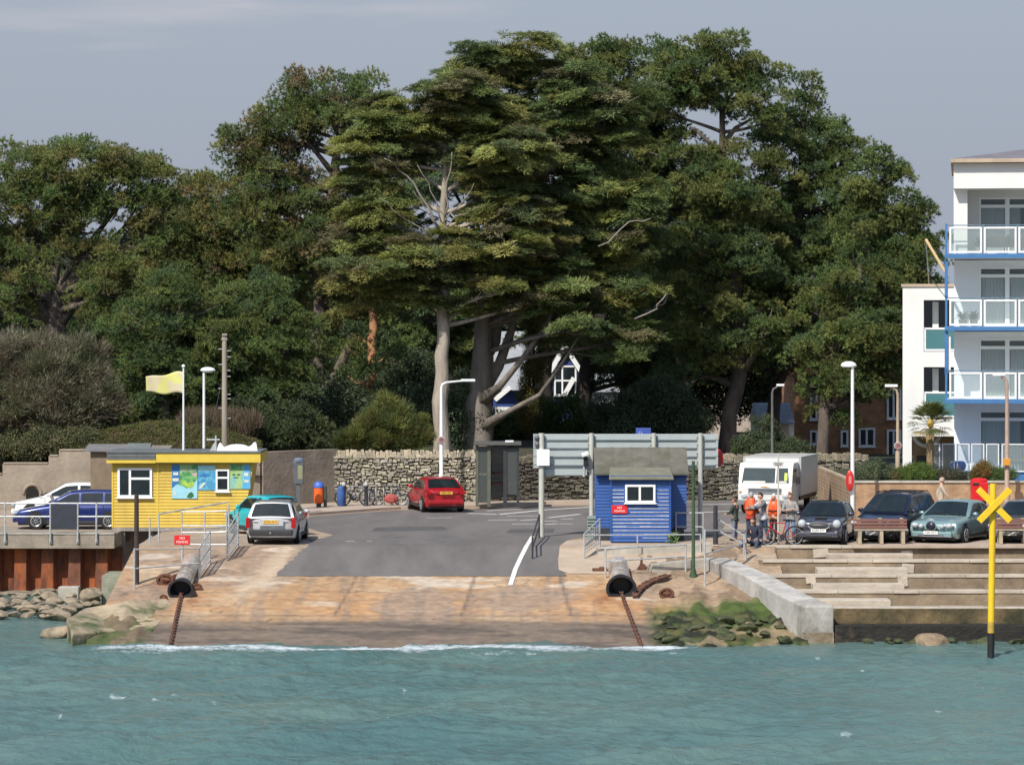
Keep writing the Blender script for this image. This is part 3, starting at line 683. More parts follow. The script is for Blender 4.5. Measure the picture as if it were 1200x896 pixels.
# scalloped white board on the kiosk roof
pts = []
for px, py in ((253.5,530),(254,526),(255.5,521),(257,518.6),(258.5,518.4),(260,521),(262.5,523.6),(266,522),(270,520.7),(276,520),(282,520.3),(287,521.2),(291,523),(294,521.6),(297,518),(299.5,517.8),(300.5,520),(301,525),(302.5,530)): pts.append((kx(px), kz(py+.2)))
mb = MB(); mb.prism(pts, 'XZ', YK+.1, YK+.16)
single('roof_board', mb, WHITE, 'white scalloped board standing on the right end of the kiosk roof', 'board', (kx(278),YK+.1,zf1+.07), bevel=.01)
# aerial box + roof lamp bracket
t = thing('roof_vent', 'small grey wedge shaped vent on the kiosk roof beside the white board', 'vent', (kx(250),YK+.4,zf1+.072))
mb = MB(); mb.prism([(kx(245),zf1+.072),(kx(253),zf1+.072),(kx(253),kz(519)),(kx(251),kz(517.5))], 'XZ', YK+.25, YK+.5); mb.build('hood', GALV, t)
mb = MB(); mb.cyl((kx(252),YK+.38,kz(519)),(kx(252),YK+.38,kz(510.5)),.035); mb.cyl((kx(241),YK+.38,kz(515.4)),(kx(256.5),YK+.38,kz(515.4)),.03); mb.build('bracket', GALV, t)
# grey roof of the low shed between kiosk and wall
t = thing('store_shed', 'low shed with patched grey felt roof panels behind the yellow kiosk', 'shed', (X(150,131),131,QZ))
mb = MB(); mb.span((X(106,131),131,QZ),(X(197,131),133.5,Z(528.5,131))); mb.build('wall', mk('shed_brown', (.2,.15,.1), .8, .2, 3), t)
for i, (a, b_, c, d, py) in enumerate(((98,146,104,150,521.5),(145,176,150,177,520.8),(173,198,176,202,523.5))):
    z0 = Z(529, 130.8); z1 = Z(py, 133.5)
    mb = MB(); vs = [(X(a,130.8),130.8,z0),(X(b_,130.8),130.8,z0),(X(d,133.5),133.5,z1),(X(c,133.5),133.5,z1)]
    mb.add(vs+[(v[0],v[1],v[2]+.05+.01*i) for v in vs], [(0,1,2,3),(4,5,6,7),(0,1,5,4),(1,2,6,5),(2,3,7,6),(3,0,4,7)]); mb.build('roof_panel', mk('felt_%s' % 'abc'[i], [(.17,.16,.155),(.15,.165,.155),(.21,.18,.15)][i], .85, .2, 2), t)
# ================================================================ flagpole, flag, lamps, telegraph pole
def pole(name, label, cat, px, py0, py1, Y, r, mat, group=None, r1=None):
    z0 = Z(py0, Y) if py0 else QZ
    t = thing(name, label, cat, (X(px,Y),Y,z0), group=group)
    mb = MB(); mb.cyl((X(px,Y),Y,z0),(X(px,Y),Y,Z(py1,Y)), r, r1 or r*.8, 10); mb.build('post', mat, t, smooth=True)
    return t
Yf = YK+.9
t = pole('flagpole', 'slim white flagpole rising from the kiosk roof', 'flagpole', 215, 529.6, 429.5, Yf, .045, WHITE_METAL, r1=.03)
mb = MB(); mb.ball((X(215,Yf),Yf,Z(429,Yf)), .07); mb.build('finial', WHITE_METAL, t, smooth=True)
def flagfn(u, v):
    x = X(214.4,Yf) - u*1.38 ; z = Z(437,Yf) - v*.80*(1-.14*u) - .12*u**2*(1-v)*1.2 + .05*math.sin(u*7)
    return (x, Yf + .13*math.sin(u*6.5+v*1.2)*(.25+u), z+.04*math.sin(u*9+1))
mfl, nt, b = nodes('printed_flag_cloth'); L = nt.links.new
tc = nt.nodes.new('ShaderNodeTexCoord'); n = nt.nodes.new('ShaderNodeTexNoise'); n.inputs['Scale'].default_value = 2.4; n.inputs['Detail'].default_value = 3; L(tc.outputs['Object'], n.inputs['Vector'])
r = nt.nodes.new('ShaderNodeValToRGB'); r.color_ramp.elements[0].position = .42; r.color_ramp.elements[1].position = .56
r.color_ramp.elements[0].color = (.62,.60,.18,1); r.color_ramp.elements[1].color = (.58,.50,.33,1); L(n.outputs['Fac'], r.inputs['Fac']); L(r.outputs[0], b.inputs['Base Color']); b.inputs['Roughness'].default_value = .8
mb = MB(); mb.grid(flagfn, 26, 10); o = single('flag', mb, mfl, 'yellow green flag with beige middle blowing left from the flagpole', 'flag', (X(214.4,Yf),Yf,Z(450,Yf)), smooth='all')
sol = o.modifiers.new('thickness', 'SOLIDIFY'); sol.thickness = .004
t = pole('street_lamp', 'white street lamp with flat oval head behind the kiosk, right of the flag', 'street lamp', 239, None, 432, 129, .06, WHITE_METAL)
def lamp_head(t, c, L_, w, h, rz=0, mat=None):
    mb = MB(); mb.lathe([(.05,-.0),(.55,.02),(.9,.12),(1,.35),(.8,.75),(.35,.98),(.05,1)], c, 14, M=Matrix.Rotation(rz,3,'Z') @ Matrix.Diagonal((L_/2, w/2, h)))
    return mb.build('lamp_head', mat or WHITE_METAL, t, smooth=True)
lamp_head(t, (X(243.5,129),129,Z(435.5,129)), .58, .3, .18)
mb = MB(); mb.ball((X(243.5,129),129,Z(435.3,129)), (.2,.11,.05)); mb.build('lens', CREAM, t, smooth=True)
t = thing('telegraph_pole', 'weathered wooden telegraph pole with climbing pegs left of the street', 'telegraph pole', (X(263,131.5),131.5,QZ))
mb = MB(); mb.cyl((X(263.5,131.5),131.5,QZ),(X(263,131.5),131.5,Z(392,131.5)),.135,.09,10); mb.build('post', mk('pole_timber', (.30,.26,.2), .85, .25, 3, .3, 20, stretch=(1,1,.15)), t, smooth=True)
mb = MB(); mb.span((X(259.5,131.5),131.4,Z(398.5,131.5)),(X(266.5,131.5),131.6,Z(396,131.5))); mb.span((X(260.5,131.5),131.36,Z(393,131.5)),(X(266,131.5),131.64,Z(390.8,131.5))); mb.build('crossarm', WOOD_GREY, t)
mb = MB()
for i, py in enumerate((409,411,418,427,434,441,455,462,467,478,490)): s = 1 if i % 3 else -1; x = X(263,131.5); mb.cyl((x,131.5,Z(py,131.5)),(x+s*.24,131.5,Z(py,131.5)),.018,n=6)
mb.build('climbing_pegs', GALV, t)
mb = MB(); mb.cyl((X(262,131.5),131.5,Z(438,131.5)),(X(249,131.5),131.2,Z(500,131.5)),.012,n=5); mb.build('stay_wire', DARKSTEEL, t)
def arm_lamp(label, px, ptop, pend, Y, mat, r=.07, headlen=.5, disc=None, z0=QZ, pbot=None):
    s = 1 if pend > px else -1
    t = thing('street_lamp', label, 'street lamp', (X(px,Y),Y,z0))
    x = X(px,Y); zt = Z(ptop,Y); xe = X(pend,Y)
    mb = MB(); mb.tube([(x,Y,z0),(x,Y,z0+1.3),(x,Y,z0+1.35),(x,Y,zt-.25),(x+s*.05,Y,zt-.08),(x+s*.22,Y,zt)],[r*1.35,r*1.35,r,r*.75,r*.65,r*.55],10); mb.build('post', mat, t, smooth=True)
    mb = MB(); mb.tube([(x+s*.2,Y,zt),(xe-s*headlen*.9,Y,zt+.07)],[r*.5,r*.45],8); mb.build('arm', mat, t, smooth=True)
    mb = MB(); a = xe-s*headlen; mb.add([], []); mb.box(((a+xe)/2,Y,zt+.09),(headlen,.2,.11)); mb.build('lamp_head', WHITE_METAL, t, bevel=.03)
    if disc:
        mb = MB(); mb.lathe([(.001,-.01),(.14,-.01),(.15,0),(.14,.01),(.001,.01)], (x,Y-r-.04,disc), 18, 'Y'); d = mb.build('sign_disc', WHITE, t)
        mb = MB(); mb.lathe([(.10,-.013),(.14,-.013),(.14,-.011),(.10,-.011)], (x,Y-r-.04,disc), 18, 'Y'); mb.build('sign_rim', mk('grey_rim', (.3,.16,.15), .5, .1, 4), d)
        text_mesh('sign_figures', '30', .15, BLACK, d, (x-LOC[t].x, Y-r-.056-LOC[t].y, disc-LOC[t].z), depth=.002)
    return t
arm_lamp('white street lamp in front of the sunlit stone wall, arm to the right', 517.2, 448, 557, 143.6, WHITE_METAL, .085, .6, disc=Z(515,143.6))
arm_lamp('dark street lamp in shade under the trees above the white truck', 905, 453.5, 919, 152, mk('dark_lamp_paint', (.10,.10,.095), .5, .2, 5), .07, .35)
arm_lamp('tan street lamp with short white head left of the flats, round sign on it', 1052, 454.5, 1037, 134.5, mk('tan_lamp_post', (.34,.27,.18), .6, .15, 5), .07, .5, disc=Z(522,134.5), z0=3.4)
t = arm_lamp('tan lamp post with orange box in front of the flats, rightmost lamp', 1180, 441.5, 1163, 132, mk('brown_lamp_post', (.35,.25,.19), .6, .15, 5), .09, .5, z0=QZ)
mb = MB(); mb.box((X(1179,132),131.86,Z(541,132)),(.28,.16,.26)); mb.build('orange_box', mk('orange_box_paint', (.6,.27,.03), .5, .1, 5), t, bevel=.02)
t = pole('street_lamp', 'tall white street lamp with flat oval head beside the brick wall', 'street lamp', 999, None, 428, 131, .085, WHITE_METAL, r1=.06)
lamp_head(t, (X(994.5,131),131,Z(430.5,131)), .62, .32, .24)
t = thing('lifebuoy_box', 'red lifebuoy box fixed on the tall white lamp post', 'lifebuoy box', (X(996,130.8),130.8,Z(575,130.8)))
mb = MB(); c = Vector((X(996,130.8),130.82,Z(563,130.8))); mb.lathe([(.02,-.07),(.30,-.07),(.36,-.03),(.36,.05),(.02,.05)], (0,0,0), 20, 'Y', M=Matrix.Diagonal((.42,1,1.12))); mb.v = [tuple(Vector(v)+c) for v in mb.v]; mb.build('case', REDP, t, smooth=True)
mb = MB(); mb.box((c.x,c.y-.075,c.z+.03),(.1,.008,.3)); mb.build('label_plate', mk('pale_red', (.55,.2,.17), .5, .1, 4), t)
# ================================================================ railings
def railing(label, posts, fr, r=.028, h=1.05, mat=GALV, cat='railing', group=None, panel=None, ends=None, toph=None):
    """posts: ground points; fr: heights of rails as fractions"""
    t = thing('railing', label, cat, posts[0], group=group)
    hs = toph or [h]*len(posts)
    for p, hh in zip(posts, hs):
        mb = MB(); mb.cyl((p[0],p[1],p[2]-.05),(p[0],p[1],p[2]+hh),r,n=8); mb.build('post', mat, t, smooth=True)
    for f in fr:
        mb = MB(); mb.tube([(p[0],p[1],p[2]+hh*f) for p, hh in zip(posts, hs)], r*.9, 8); mb.build('rail', mat, t, smooth=True)
    if panel:
        a, b_ = Vector(posts[panel[0]]), Vector(posts[panel[1]]); d = b_-a; mb = MB()
        for i in range(1, 9):
            p = a+d*i/9; mb.cyl((p.x,p.y,p.z+.1*h),(p.x,p.y,p.z+hs[0]*.97),.012,n=5)
        for k in range(1, 7): z = hs[0]*(.1+.87*k/7); mb.cyl((a.x,a.y,a.z+z),(b_.x,b_.y,b_.z+z),.01,n=5)
        mb.build('mesh_panel', mat, t)
    return t
# quay edge rail, left
t = thing('quay_railing', 'grey two-rail railing along the left quay edge in front of the blue car', 'railing', (X(60,122.8),122.8,1.7))
Yr = 122.86
for px in (-150,-105,-58,6,59,91,113):
    mb = MB(); x = X(px,Yr); mb.cyl((x,Yr,Z(634,Yr)),(x,Yr,Z(588.5,Yr)),.035,n=8); mb.span((x-.05,Yr+.01,Z(636,Yr)),(x+.05,Yr+.06,Z(632,Yr))); mb.build('post', GALV, t, smooth=True)
for py in (589.5,605): 
    mb = MB(); mb.cyl((X(-150,Yr),Yr,Z(py,Yr)),(X(131,Yr),Yr,Z(py,Yr)),.03,n=8); mb.build('rail', GALV, t, smooth=True)
mb = MB(); mb.span((X(60,Yr),Yr-.05,Z(619,Yr)),(X(90,Yr),Yr-.036,Z(591,Yr)))
single('dark_board', mb, mk('dark_grey_board', (.03,.033,.045), .6, .2, 4), 'dark rectangular board tied to the left quay railing', 'board', (X(75,Yr),Yr,Z(619,Yr)))
# dark mooring post in front of the kiosk
def slim_post(name, label, px, py, ptop, r, mat, base=.0):
    g = GP(px, py); mb = MB(); mb.tube([(g.x,g.y,g.z-.2),(g.x,g.y,g.z+.02),(g.x,g.y,g.z+.3),(g.x,g.y,Z(ptop,g.y))],[base or r,base or r,r,r*.85],10)
    return single(name, mb, mat, label, 'post', g, smooth=True)
slim_post('marker_post', 'dark rusty post standing in front of the yellow kiosk window', 160, 684, 580, .085, mk('dark_rust_post', (.05,.032,.024), .8, .4, 4))
slim_post('marker_post', 'slim dark green post with flared foot right of the blue hut', 812.5, 676, 540, .06, mk('dark_green_paint', (.035,.07,.03), .6, .3, 4), base=.14)
def gp(px, py): g = GP(px, py); return (g.x, g.y, g.z)
def up(g, py): return Z(py, g[1])-g[2]
a, b_ = gp(157.5,690), gp(233.5,678)
b2 = gp(246,660)
railing('low galvanised rail with red no fishing sign in front of the kiosk', [a,b_], [.97,.5], toph=[up(a,642),up(b_,641.5)])
railing('grey mesh gate panel at the right end of the low rail', [b_,b2], [.98,.5,.1], toph=[up(b_,641),up(b2,622)], panel=(0,1))
a, b_, c = gp(214,637), gp(241,637), gp(266,657); c2 = gp(279,640)
railing('upper two-rail frame beside the kiosk, in front of the turquoise car', [gp(213,636),gp(240,636.5),gp(265.5,637)], [.99,.55], toph=[up(gp(213,636),599),up(gp(240,636.5),599),up(gp(265.5,637),598)])
railing('lower rail behind the red sign, joined to the tall mesh gate', [gp(213,655),gp(241,656),c], [.98,.55], toph=[up(gp(213,655),623),up(gp(241,656),623),up(c,622)])
railing('tall grey mesh gate panel leading up to the turquoise car', [c,c2], [.98,.5,.1], toph=[up(c,622),up(c2,600)], panel=(0,1))
t = thing('handrail', 'pale sloping handrail along the foot of the kiosk wall', 'railing', gp(186,634))
for px, p0, p1 in ((186,634,602),(175.5,636,606),(268,630,591)):
    g = gp(px, p0); mb = MB(); mb.cyl((g[0],g[1],g[2]-.05),(g[0],g[1],Z(p1,g[1])),.03,n=8); mb.build('post', GALV, t)
g0, g1 = gp(186,634), gp(268,630)
for q0, q1 in ((602,588),(622,617)): 
    mb = MB(); mb.cyl((g0[0],g0[1],Z(q0,g0[1])),(g1[0],g1[1],Z(q1,g1[1])),.026,n=8); mb.build('rail', GALV, t)
def red_sign(label, x, y, zc, w, h, post_to=None):
    t = thing('warning_sign', label, 'sign', (x, y, post_to if post_to is not None else zc-h/2))
    mb = MB(); mb.box((x,y,zc),(w,.02,h)); mb.build('sign_plate', REDSIGN, t, bevel=.006, seg=1)
    tl = lambda name, body, size, dz: text_mesh(name, body, size, WHITE, t, (x-LOC[t].x, -.013, zc+dz-LOC[t].z), depth=.002)
    tl('lettering', 'NO', h*.36, h*.20); tl('lettering', 'FISHING', h*.34, -h*.2)
    if post_to is not None:
        mb = MB(); mb.cyl((x,y+.05,post_to-.05),(x,y+.05,zc+h*.3),.04,n=8); mb.build('post', GALV, t)
    return t
g = gp(213.5,658); red_sign('red no fishing sign on a short post in front of the kiosk', g[0], g[1], Z(632.5,g[1]), .53, .32, g[2])
# ================================================================ chain pipes of the ferry
def chain_pipe(label, top, mouth, r, chain_to, chain_label):
    A = GP(*top); B = GP(*mouth); A.z += r*.55; B.z += r*.75; d = (B-A).normalized()
    t = thing('chain_pipe', label, 'pipe', (B.x,B.y,B.z-r*.75))
    mb = MB(); mb.tube([A, A.lerp(B,.5), B-d*.5],[r*.98,r,r],18); mb.build('barrel', mk('worn_steel_barrel', (.55,.49,.42), .25, .3, 3, .2, 12, metal=.25, c2=(.20,.13,.09), c2amt=(.45,.65)), t, smooth=True)
    mb = MB(); pr = []; 
    up_ = Vector((0,0,1)); side = d.cross(up_).normalized(); up_ = side.cross(d).normalized()
    def ring(c, rr, lo): return [c + side*math.cos(a)*rr*1.08 + up_*max(math.sin(a)*rr, lo) for a in [2*math.pi*i/20 for i in range(20)]]
    rings = [ring(B-d*.52, r*1.02, -9), ring(B-d*.1, r*1.2, -r*.8), ring(B+d*.15, r*1.35, -r*.75), ring(B+d*.15, r*1.12, -r*.6), ring(B-d*.35, r*.75, -9)]
    vs = [p for q in rings for p in q]; fs = [(i*20+k, i*20+(k+1)%20, (i+1)*20+(k+1)%20, (i+1)*20+k) for i in range(4) for k in range(20)] + [tuple(80+k for k in range(20))]
    mb.add(vs, fs); mb.build('rubber_mouth', mk('black_rubber', (.02,.02,.024), .6, .3, 6), t, smooth=True)
    # chain: flat links running down into the sea
    C = GP(*chain_to); t2 = thing('ferry_chain', chain_label, 'chain', (C.x,C.y,C.z)); mb = MB()
    p0 = B - d*.2 - Vector((0,0,r*.45)); p1 = C + Vector((0,0,.06)); p2 = p1 + (p1-p0).normalized()*5; p2.z = gz(p2.y)+.05
    pts = [p0.lerp(p1,i/30) for i in range(31)]
    for i, p in enumerate(pts[1:29]): p.z = max(p.z - .35*r*math.sin(math.pi*min(1,i/27)), gz(p.y)+.05)
    pts += [p1.lerp(p2,i/12) for i in range(1,13)]
    acc = 0
    for i in range(len(pts)-1):
        a, b_ = pts[i], pts[i+1]; n = max(1, int((b_-a).length/.14))
        for k in range(n):
            q0 = a.lerp(b_, k/n); q1 = a.lerp(b_, (k+1)/n); dd = (q1-q0); c = (q0+q1)/2
            e = dd.normalized(); s1 = e.cross(Vector((0,0,1))).normalized(); s2 = s1.cross(e)
            w = s1 if acc % 2 == 0 else s2; acc += 1; l = dd.length*.72
            loop = [c + e*math.cos(x)*l + w*math.sin(x)*.05 for x in [2*math.pi*j/10 for j in range(10)]]
            mb.tube(loop, .026, 5, closed=True)
    mb.build('links', RUST, t2, smooth=True)
chain_pipe('steel chain pipe with flared black mouth on the left side of the slipway', (224,664), (212,699), .29, (202,746), 'rusty ferry chain running from the left pipe down into the sea')
chain_pipe('wide steel chain pipe with flared black mouth on the right side of the slipway', (724,669), (728,698), .34, (752,760), 'rusty ferry chain running from the right pipe down into the sea')
# old chain and lumps of iron lying about
mb = MB(); pts = [GP(a, b_, .08) for a, b_ in ((744,701),(747,696),(753,690),(762,685),(772,681),(783,678))]
for i in range(len(pts)-1):
    for k in range(5):
        c = pts[i].lerp(pts[i+1], (k+.5)/5); e = (pts[i+1]-pts[i]).normalized(); w = Vector((-e.y,e.x,.5 if k % 2 else 0)).normalized()
        mb.tube([c+e*math.cos(x)*.14+w*math.sin(x)*.09+Vector((0,0,.02)) for x in [2*math.pi*j/10 for j in range(10)]], .04, 5, closed=True)
single('old_chain', mb, RUST, 'length of heavy rusty chain lying on the ground right of the wide chain pipe', 'chain', pts[0], smooth=True)
def iron(px, py, r, label, seed, cat='scrap iron', mat=RUST):
    g = GP(px, py, r*.55); rnd = random.Random(seed); mb = MB(); mb.ball(g, (r,r*.8,r*.7), 9, 6)
    mb.v = [tuple(Vector(v)+Vector((rnd.uniform(-1,1),rnd.uniform(-1,1),rnd.uniform(-1,1)))*r*.16) for v in mb.v]
    mb.tube([g+Vector((math.cos(x)*r*1.05,-r*.5,math.sin(x)*r*.7)) for x in [2*math.pi*j/12 for j in range(12)]], r*.22, 6, closed=True)
    single('iron_ring', mb, mat, label, cat, g, smooth=True)
iron(194,684,.24,'round lump of rusty iron left of the narrow chain pipe',1)
iron(207,680,.15,'small rusty iron lump just left of the narrow chain pipe top',2)
iron(231,691,.15,'flat rusty iron lump right of the narrow chain pipe mouth',3)
iron(192,702,.11,'smallest rusty iron lump below the kiosk rail near the weed',4)
iron(781,699,.2,'rusty iron ring lying below the end of the old chain',5)
mb = MB(); g = GP(703,669,.05); mb.box(g,(.5,.25,.09)); mb.box(g+Vector((.1,-.05,.06)),(.25,.16,.07)); single('iron_plate', mb, RUST, 'small dark rusty plate lying on the pale apron left of the wide chain pipe', 'scrap iron', g, bevel=.015)
mb = MB(); g = GP(752,668,.0); mb.prism([(g.x-.18,g.z),(g.x+.16,g.z),(g.x+.13,g.z+.18),(g.x+.03,g.z+.22),(g.x+.05,g.z+.42),(g.x-.04,g.z+.42),(g.x-.05,g.z+.2)], 'XZ', g.y, g.y+.15); single('iron_bracket', mb, RUST, 'upright rusty bracket on the ground below the blue hut', 'scrap iron', g, bevel=.015)
# ================================================================ rocks on the left foreshore
ROCK = mk('tan_rock', (.28,.225,.155), .92, .35, 3, .9, 9, c2=(.11,.095,.07), c2amt=(.45,.62))
def rock(c, r, seed, label, group=None, mat=ROCK):
    rnd = random.Random(seed); bm = bmesh.new(); bmesh.ops.create_icosphere(bm, subdivisions=3, radius=1)
    ph = [Vector((rnd.gauss(0,1),rnd.gauss(0,1),rnd.gauss(0,1))).normalized() for _ in range(9)]; dd = [rnd.uniform(.45,.85) for _ in ph]
    for v in bm.verts:
        for n, d in zip(ph, dd):
            k = v.co.dot(n)
            if k > d: v.co -= n*(k-d)*.9
        v.co = Vector((v.co.x*r[0], v.co.y*r[1], v.co.z*r[2]))
    me = bpy.data.meshes.new('rock'); bm.to_mesh(me); bm.free(); me.materials.append(mat)
    me.polygons.foreach_set('use_smooth', [True]*len(me.polygons)); me.set_sharp_from_angle(angle=R(30))
    o = bpy.data.objects.new('rock', me); COL.objects.link(o); o.location = c; o.rotation_euler = (0,0,rnd.uniform(0,6)); tag(o, label, 'rock', group)
    return o
rnd = random.Random(5)
spots = []
for i in range(130):
    px = rnd.uniform(-40, 116); py = rnd.uniform(699, 722) - max(0, px-80)*.22
    spots.append((px, py, rnd.choice((.1,.13,.16,.2,.24,.3))*rnd.uniform(.8,1.2)))
for i, (px, py, r) in enumerate(sorted(spots, key=lambda s: s[1])):
    Y = YQ(py, .12); rock((X(px,Y),Y,.08+r*.25+max(0,(Y-116)*.03)), (r*1.35, r, r*.55), i, 'tan boulder in the rock heap below the rusty sheet piles', 'boulders heaped below the sheet piles')
rock((X(64,112),112,.05),(1.2,.7,.3), 101, 'pale long boulder at the waterline, left of the flat slab')
Yb = 117.0; rock((X(107,Yb),Yb,.32),(.42,.4,.36), 102, 'large rounded tan boulder beside the greenish concrete block')
mb = MB(); Yb = 118.5; mb.span((X(68,Yb),Yb,-.1),(X(92,Yb),Yb+.6,Z(687.5,Yb))); single('concrete_block', mb, CONC_LIGHT, 'small square tan concrete block among the rocks before the piles', 'block', (X(80,Yb),Yb,0), bevel=.03)
mb = MB()
def shore(u, v):
    x = -32 + u*19.6; Y = 124.2 - v*16; k = .04*(1-v)**.8 - .35*v*v
    return (x, Y, k + .16*math.sin(x*1.9+Y*.8)*math.sin(Y*1.3) - .3*v)
mb.grid(shore, 60, 40); struct('foreshore', mb, mk('foreshore_shingle', (.27,.21,.145), .95, .35, 4, .9, 9, c2=(.09,.075,.05), c2amt=(.45,.65)), smooth='all', fixn=False)
# broken slab of old slip, weed on its edge
ALG = mk('weedy_slab', (.33,.26,.17), .9, .3, 1.5, .8, 8, c2=(.05,.075,.018), c2amt=(.5,.62))
t = thing('broken_slab', 'broken weedy concrete slab at the waterline left of the slipway', 'slab', (X(130,105.5),105.5,.2))
def slabpt(px, py, z): Y = YQ(py, z); return Vector((X(px,Y),Y,z))
top = [slabpt(78,724,.62), slabpt(100,712,.72), slabpt(150,704,.95), slabpt(196,700,1.0), slabpt(205,714,.66), slabpt(178,738,.30), slabpt(140,738,.28), slabpt(84,742,.32)]
vs = top + [Vector((p.x,p.y,-.8)) for p in top]; n = len(top)
mb = MB(); mb.add(vs, [tuple(range(n)), tuple(reversed(range(n,2*n)))]+[(i,(i+1)%n,n+(i+1)%n,n+i) for i in range(n)]); mb.build('slab_body', ALG, t, bevel=.08, seg=3)
rock((X(70,104.6),104.6,.12),(.75,.5,.3), 103, 'low tan boulder in the water at the tip of the broken slab')
for i, (px, py, z) in enumerate(((105,741,.1),(125,744,.1),(150,742,.1),(92,738,.15),(170,741,.08))): p = slabpt(px, py, z); rock(p, (.5,.35,.24), 200+i, 'dark weedy rock along the seaward edge of the broken slab', 'weedy rocks along the broken slab', ALG)

rock((X(1090,102.2),102.3,.02), (.95,.6,.36), 301, 'tan boulder at the waterline below the dark weedy wall on the right', mat=mk('wet_tan_rock', (.25,.18,.11), .8, .35, 3, .9, 9, c2=(.08,.06,.04), c2amt=(.48,.66)))
WEEDR = mk('weed_covered_rock', (.05,.06,.02), .75, .5, 3, .9, 9, c2=(.17,.13,.08), c2amt=(.5,.66))
rnd = random.Random(12)
for k in range(34):
    px = rnd.uniform(772, 925); py = rnd.uniform(726, 753); r = rnd.choice((.12,.16,.2,.28)); Y = min(YS(py), 108); rock((X(px,Y),Y,gz(Y)+.05), (r*1.4,r,r*.6), 400+k, 'weed covered rock on the green bank between slipway and groyne wall', 'weedy rocks beside the groyne wall', WEEDR)
for k in range(16):
    px = rnd.uniform(985, 1215); r = rnd.choice((.14,.2,.26)); rock((X(px,102.6),102.6+rnd.uniform(-.25,.2),rnd.uniform(-.05,.08)), (r*1.5,r,r*.7), 450+k, 'dark weedy stone at the foot of the weedy wall on the right', 'weedy stones along the foot of the sea steps', WEEDR)
# ================================================================ centre: notice board, bin, cycle stands, shelter
Yn = 139.0
t = thing('notice_board', 'grey pay and display board on a post against the shaded wall', 'notice board', (X(349.5,Yn),Yn,QZ+.1))
GREYP = mk('grey_cabinet', (.09,.10,.11), .6, .15, 4)
mb = MB(); mb.span((X(347,Yn),Yn,QZ),(X(352,Yn),Yn+.15,Z(566,Yn))); mb.build('post', GREYP, t)
mb = MB(); mb.span((X(344,Yn),Yn-.05,Z(567,Yn)),(X(356,Yn),Yn+.2,Z(541,Yn))); mb.build('cabinet', GREYP, t, bevel=.03)
mb = MB(); mb.span((X(349,Yn),Yn-.058,Z(561,Yn)),(X(354.5,Yn),Yn-.052,Z(545,Yn))); mb.build('tariff_panel', mk('olive_panel', (.24,.24,.14), .5, .1, 5), t)
mb = MB(); mb.lathe([(.22,0),(.22,.1),(.15,.16),(.02,.18)], (X(350,Yn),Yn+.07,Z(541,Yn)), 12, M=Matrix.Diagonal((1,.7,1))); mb.build('hood', mk('blue_grey', (.12,.15,.2), .5, .1, 5), t)
Yb = 140.6
t = thing('litter_bin', 'orange litter bin with blue rounded hood on a short post', 'litter bin', (X(373.5,Yb),Yb,QZ+.1)); c = (X(373.5,Yb),Yb,QZ+.11)
mb = MB(); mb.lathe([(.13,.14),(.19,.18),(.20,.30),(.20,.78),(.18,.80)], c, 18); mb.build('bin_body', mk('orange_plastic', (.75,.13,.02), .45, .08, 4), t, smooth=True)
mb = MB(); mb.lathe([(.21,.80),(.215,.86),(.20,.95),(.13,1.03),(.02,1.06)], c, 18); mb.build('hood', mk('blue_plastic', (.06,.14,.5), .4, .08, 4), t, smooth=True)
mb = MB(); mb.cyl((c[0]+.27,Yb,QZ+.05),(c[0]+.27,Yb,QZ+.95),.07,n=10); mb.build('post', mk('dark_post', (.05,.06,.055), .6, .2, 5), t); mb = MB(); mb.cyl((c[0],Yb,QZ+.1),(c[0],Yb,QZ+.26),.1,n=12); mb.build('foot', DARKSTEEL, t)
Ys = 142.5
hoops = (424,432,441,450,459,467)
def hoop(px, first=None):
    if first is None:
        t = thing('cycle_stand', 'steel hoop cycle stand in the row before the stone wall', 'cycle stand', (X(px,Ys),Ys,QZ+.11), group='row of hoop cycle stands')
        mb = MB(); pts = [(0,.42,0),(0,.42,.6)]+[(0,.42*math.cos(a)*1.0,.6+.2*math.sin(a)) for a in [i*math.pi/8 for i in range(1,8)]]+[(0,-.42,.6),(0,-.42,0)]
        mb.tube(pts, .028, 8); mb.build('hoop', mk('bright_steel', (.62,.63,.63), .3, .1, 6, metal=.8), t, local=True, smooth=True); return t
    t = copy_tree(first); t.location = (X(px,Ys),Ys,QZ+.11); return t
h0 = hoop(hoops[0])
for px in hoops[1:]: hoop(px, h0)
for px, lab in ((403,'dark bollard with pale top at the left end of the cycle stands'),(429,'dark bollard with pale top between the parked bicycles')):
    t = thing('bollard', lab, 'bollard', (X(px,141.5),141.5,QZ+.11)); x = X(px,141.5)
    mb = MB(); mb.lathe([(.10,0),(.10,.06),(.085,.1),(.08,.75),(.10,.78),(.10,.84)], (x,141.5,QZ+.11), 12); mb.build('bollard_post', mk('dark_iron_paint', (.03,.032,.035), .5, .2, 5), t, smooth=True)
    mb = MB(); mb.lathe([(.085,.842),(.085,.95),(.05,1.0),(.005,1.01)], (x,141.5,QZ+.11), 12); mb.build('bollard_cap', mk('pale_stone_cap', (.4,.4,.36), .6, .1, 5), t, smooth=True)
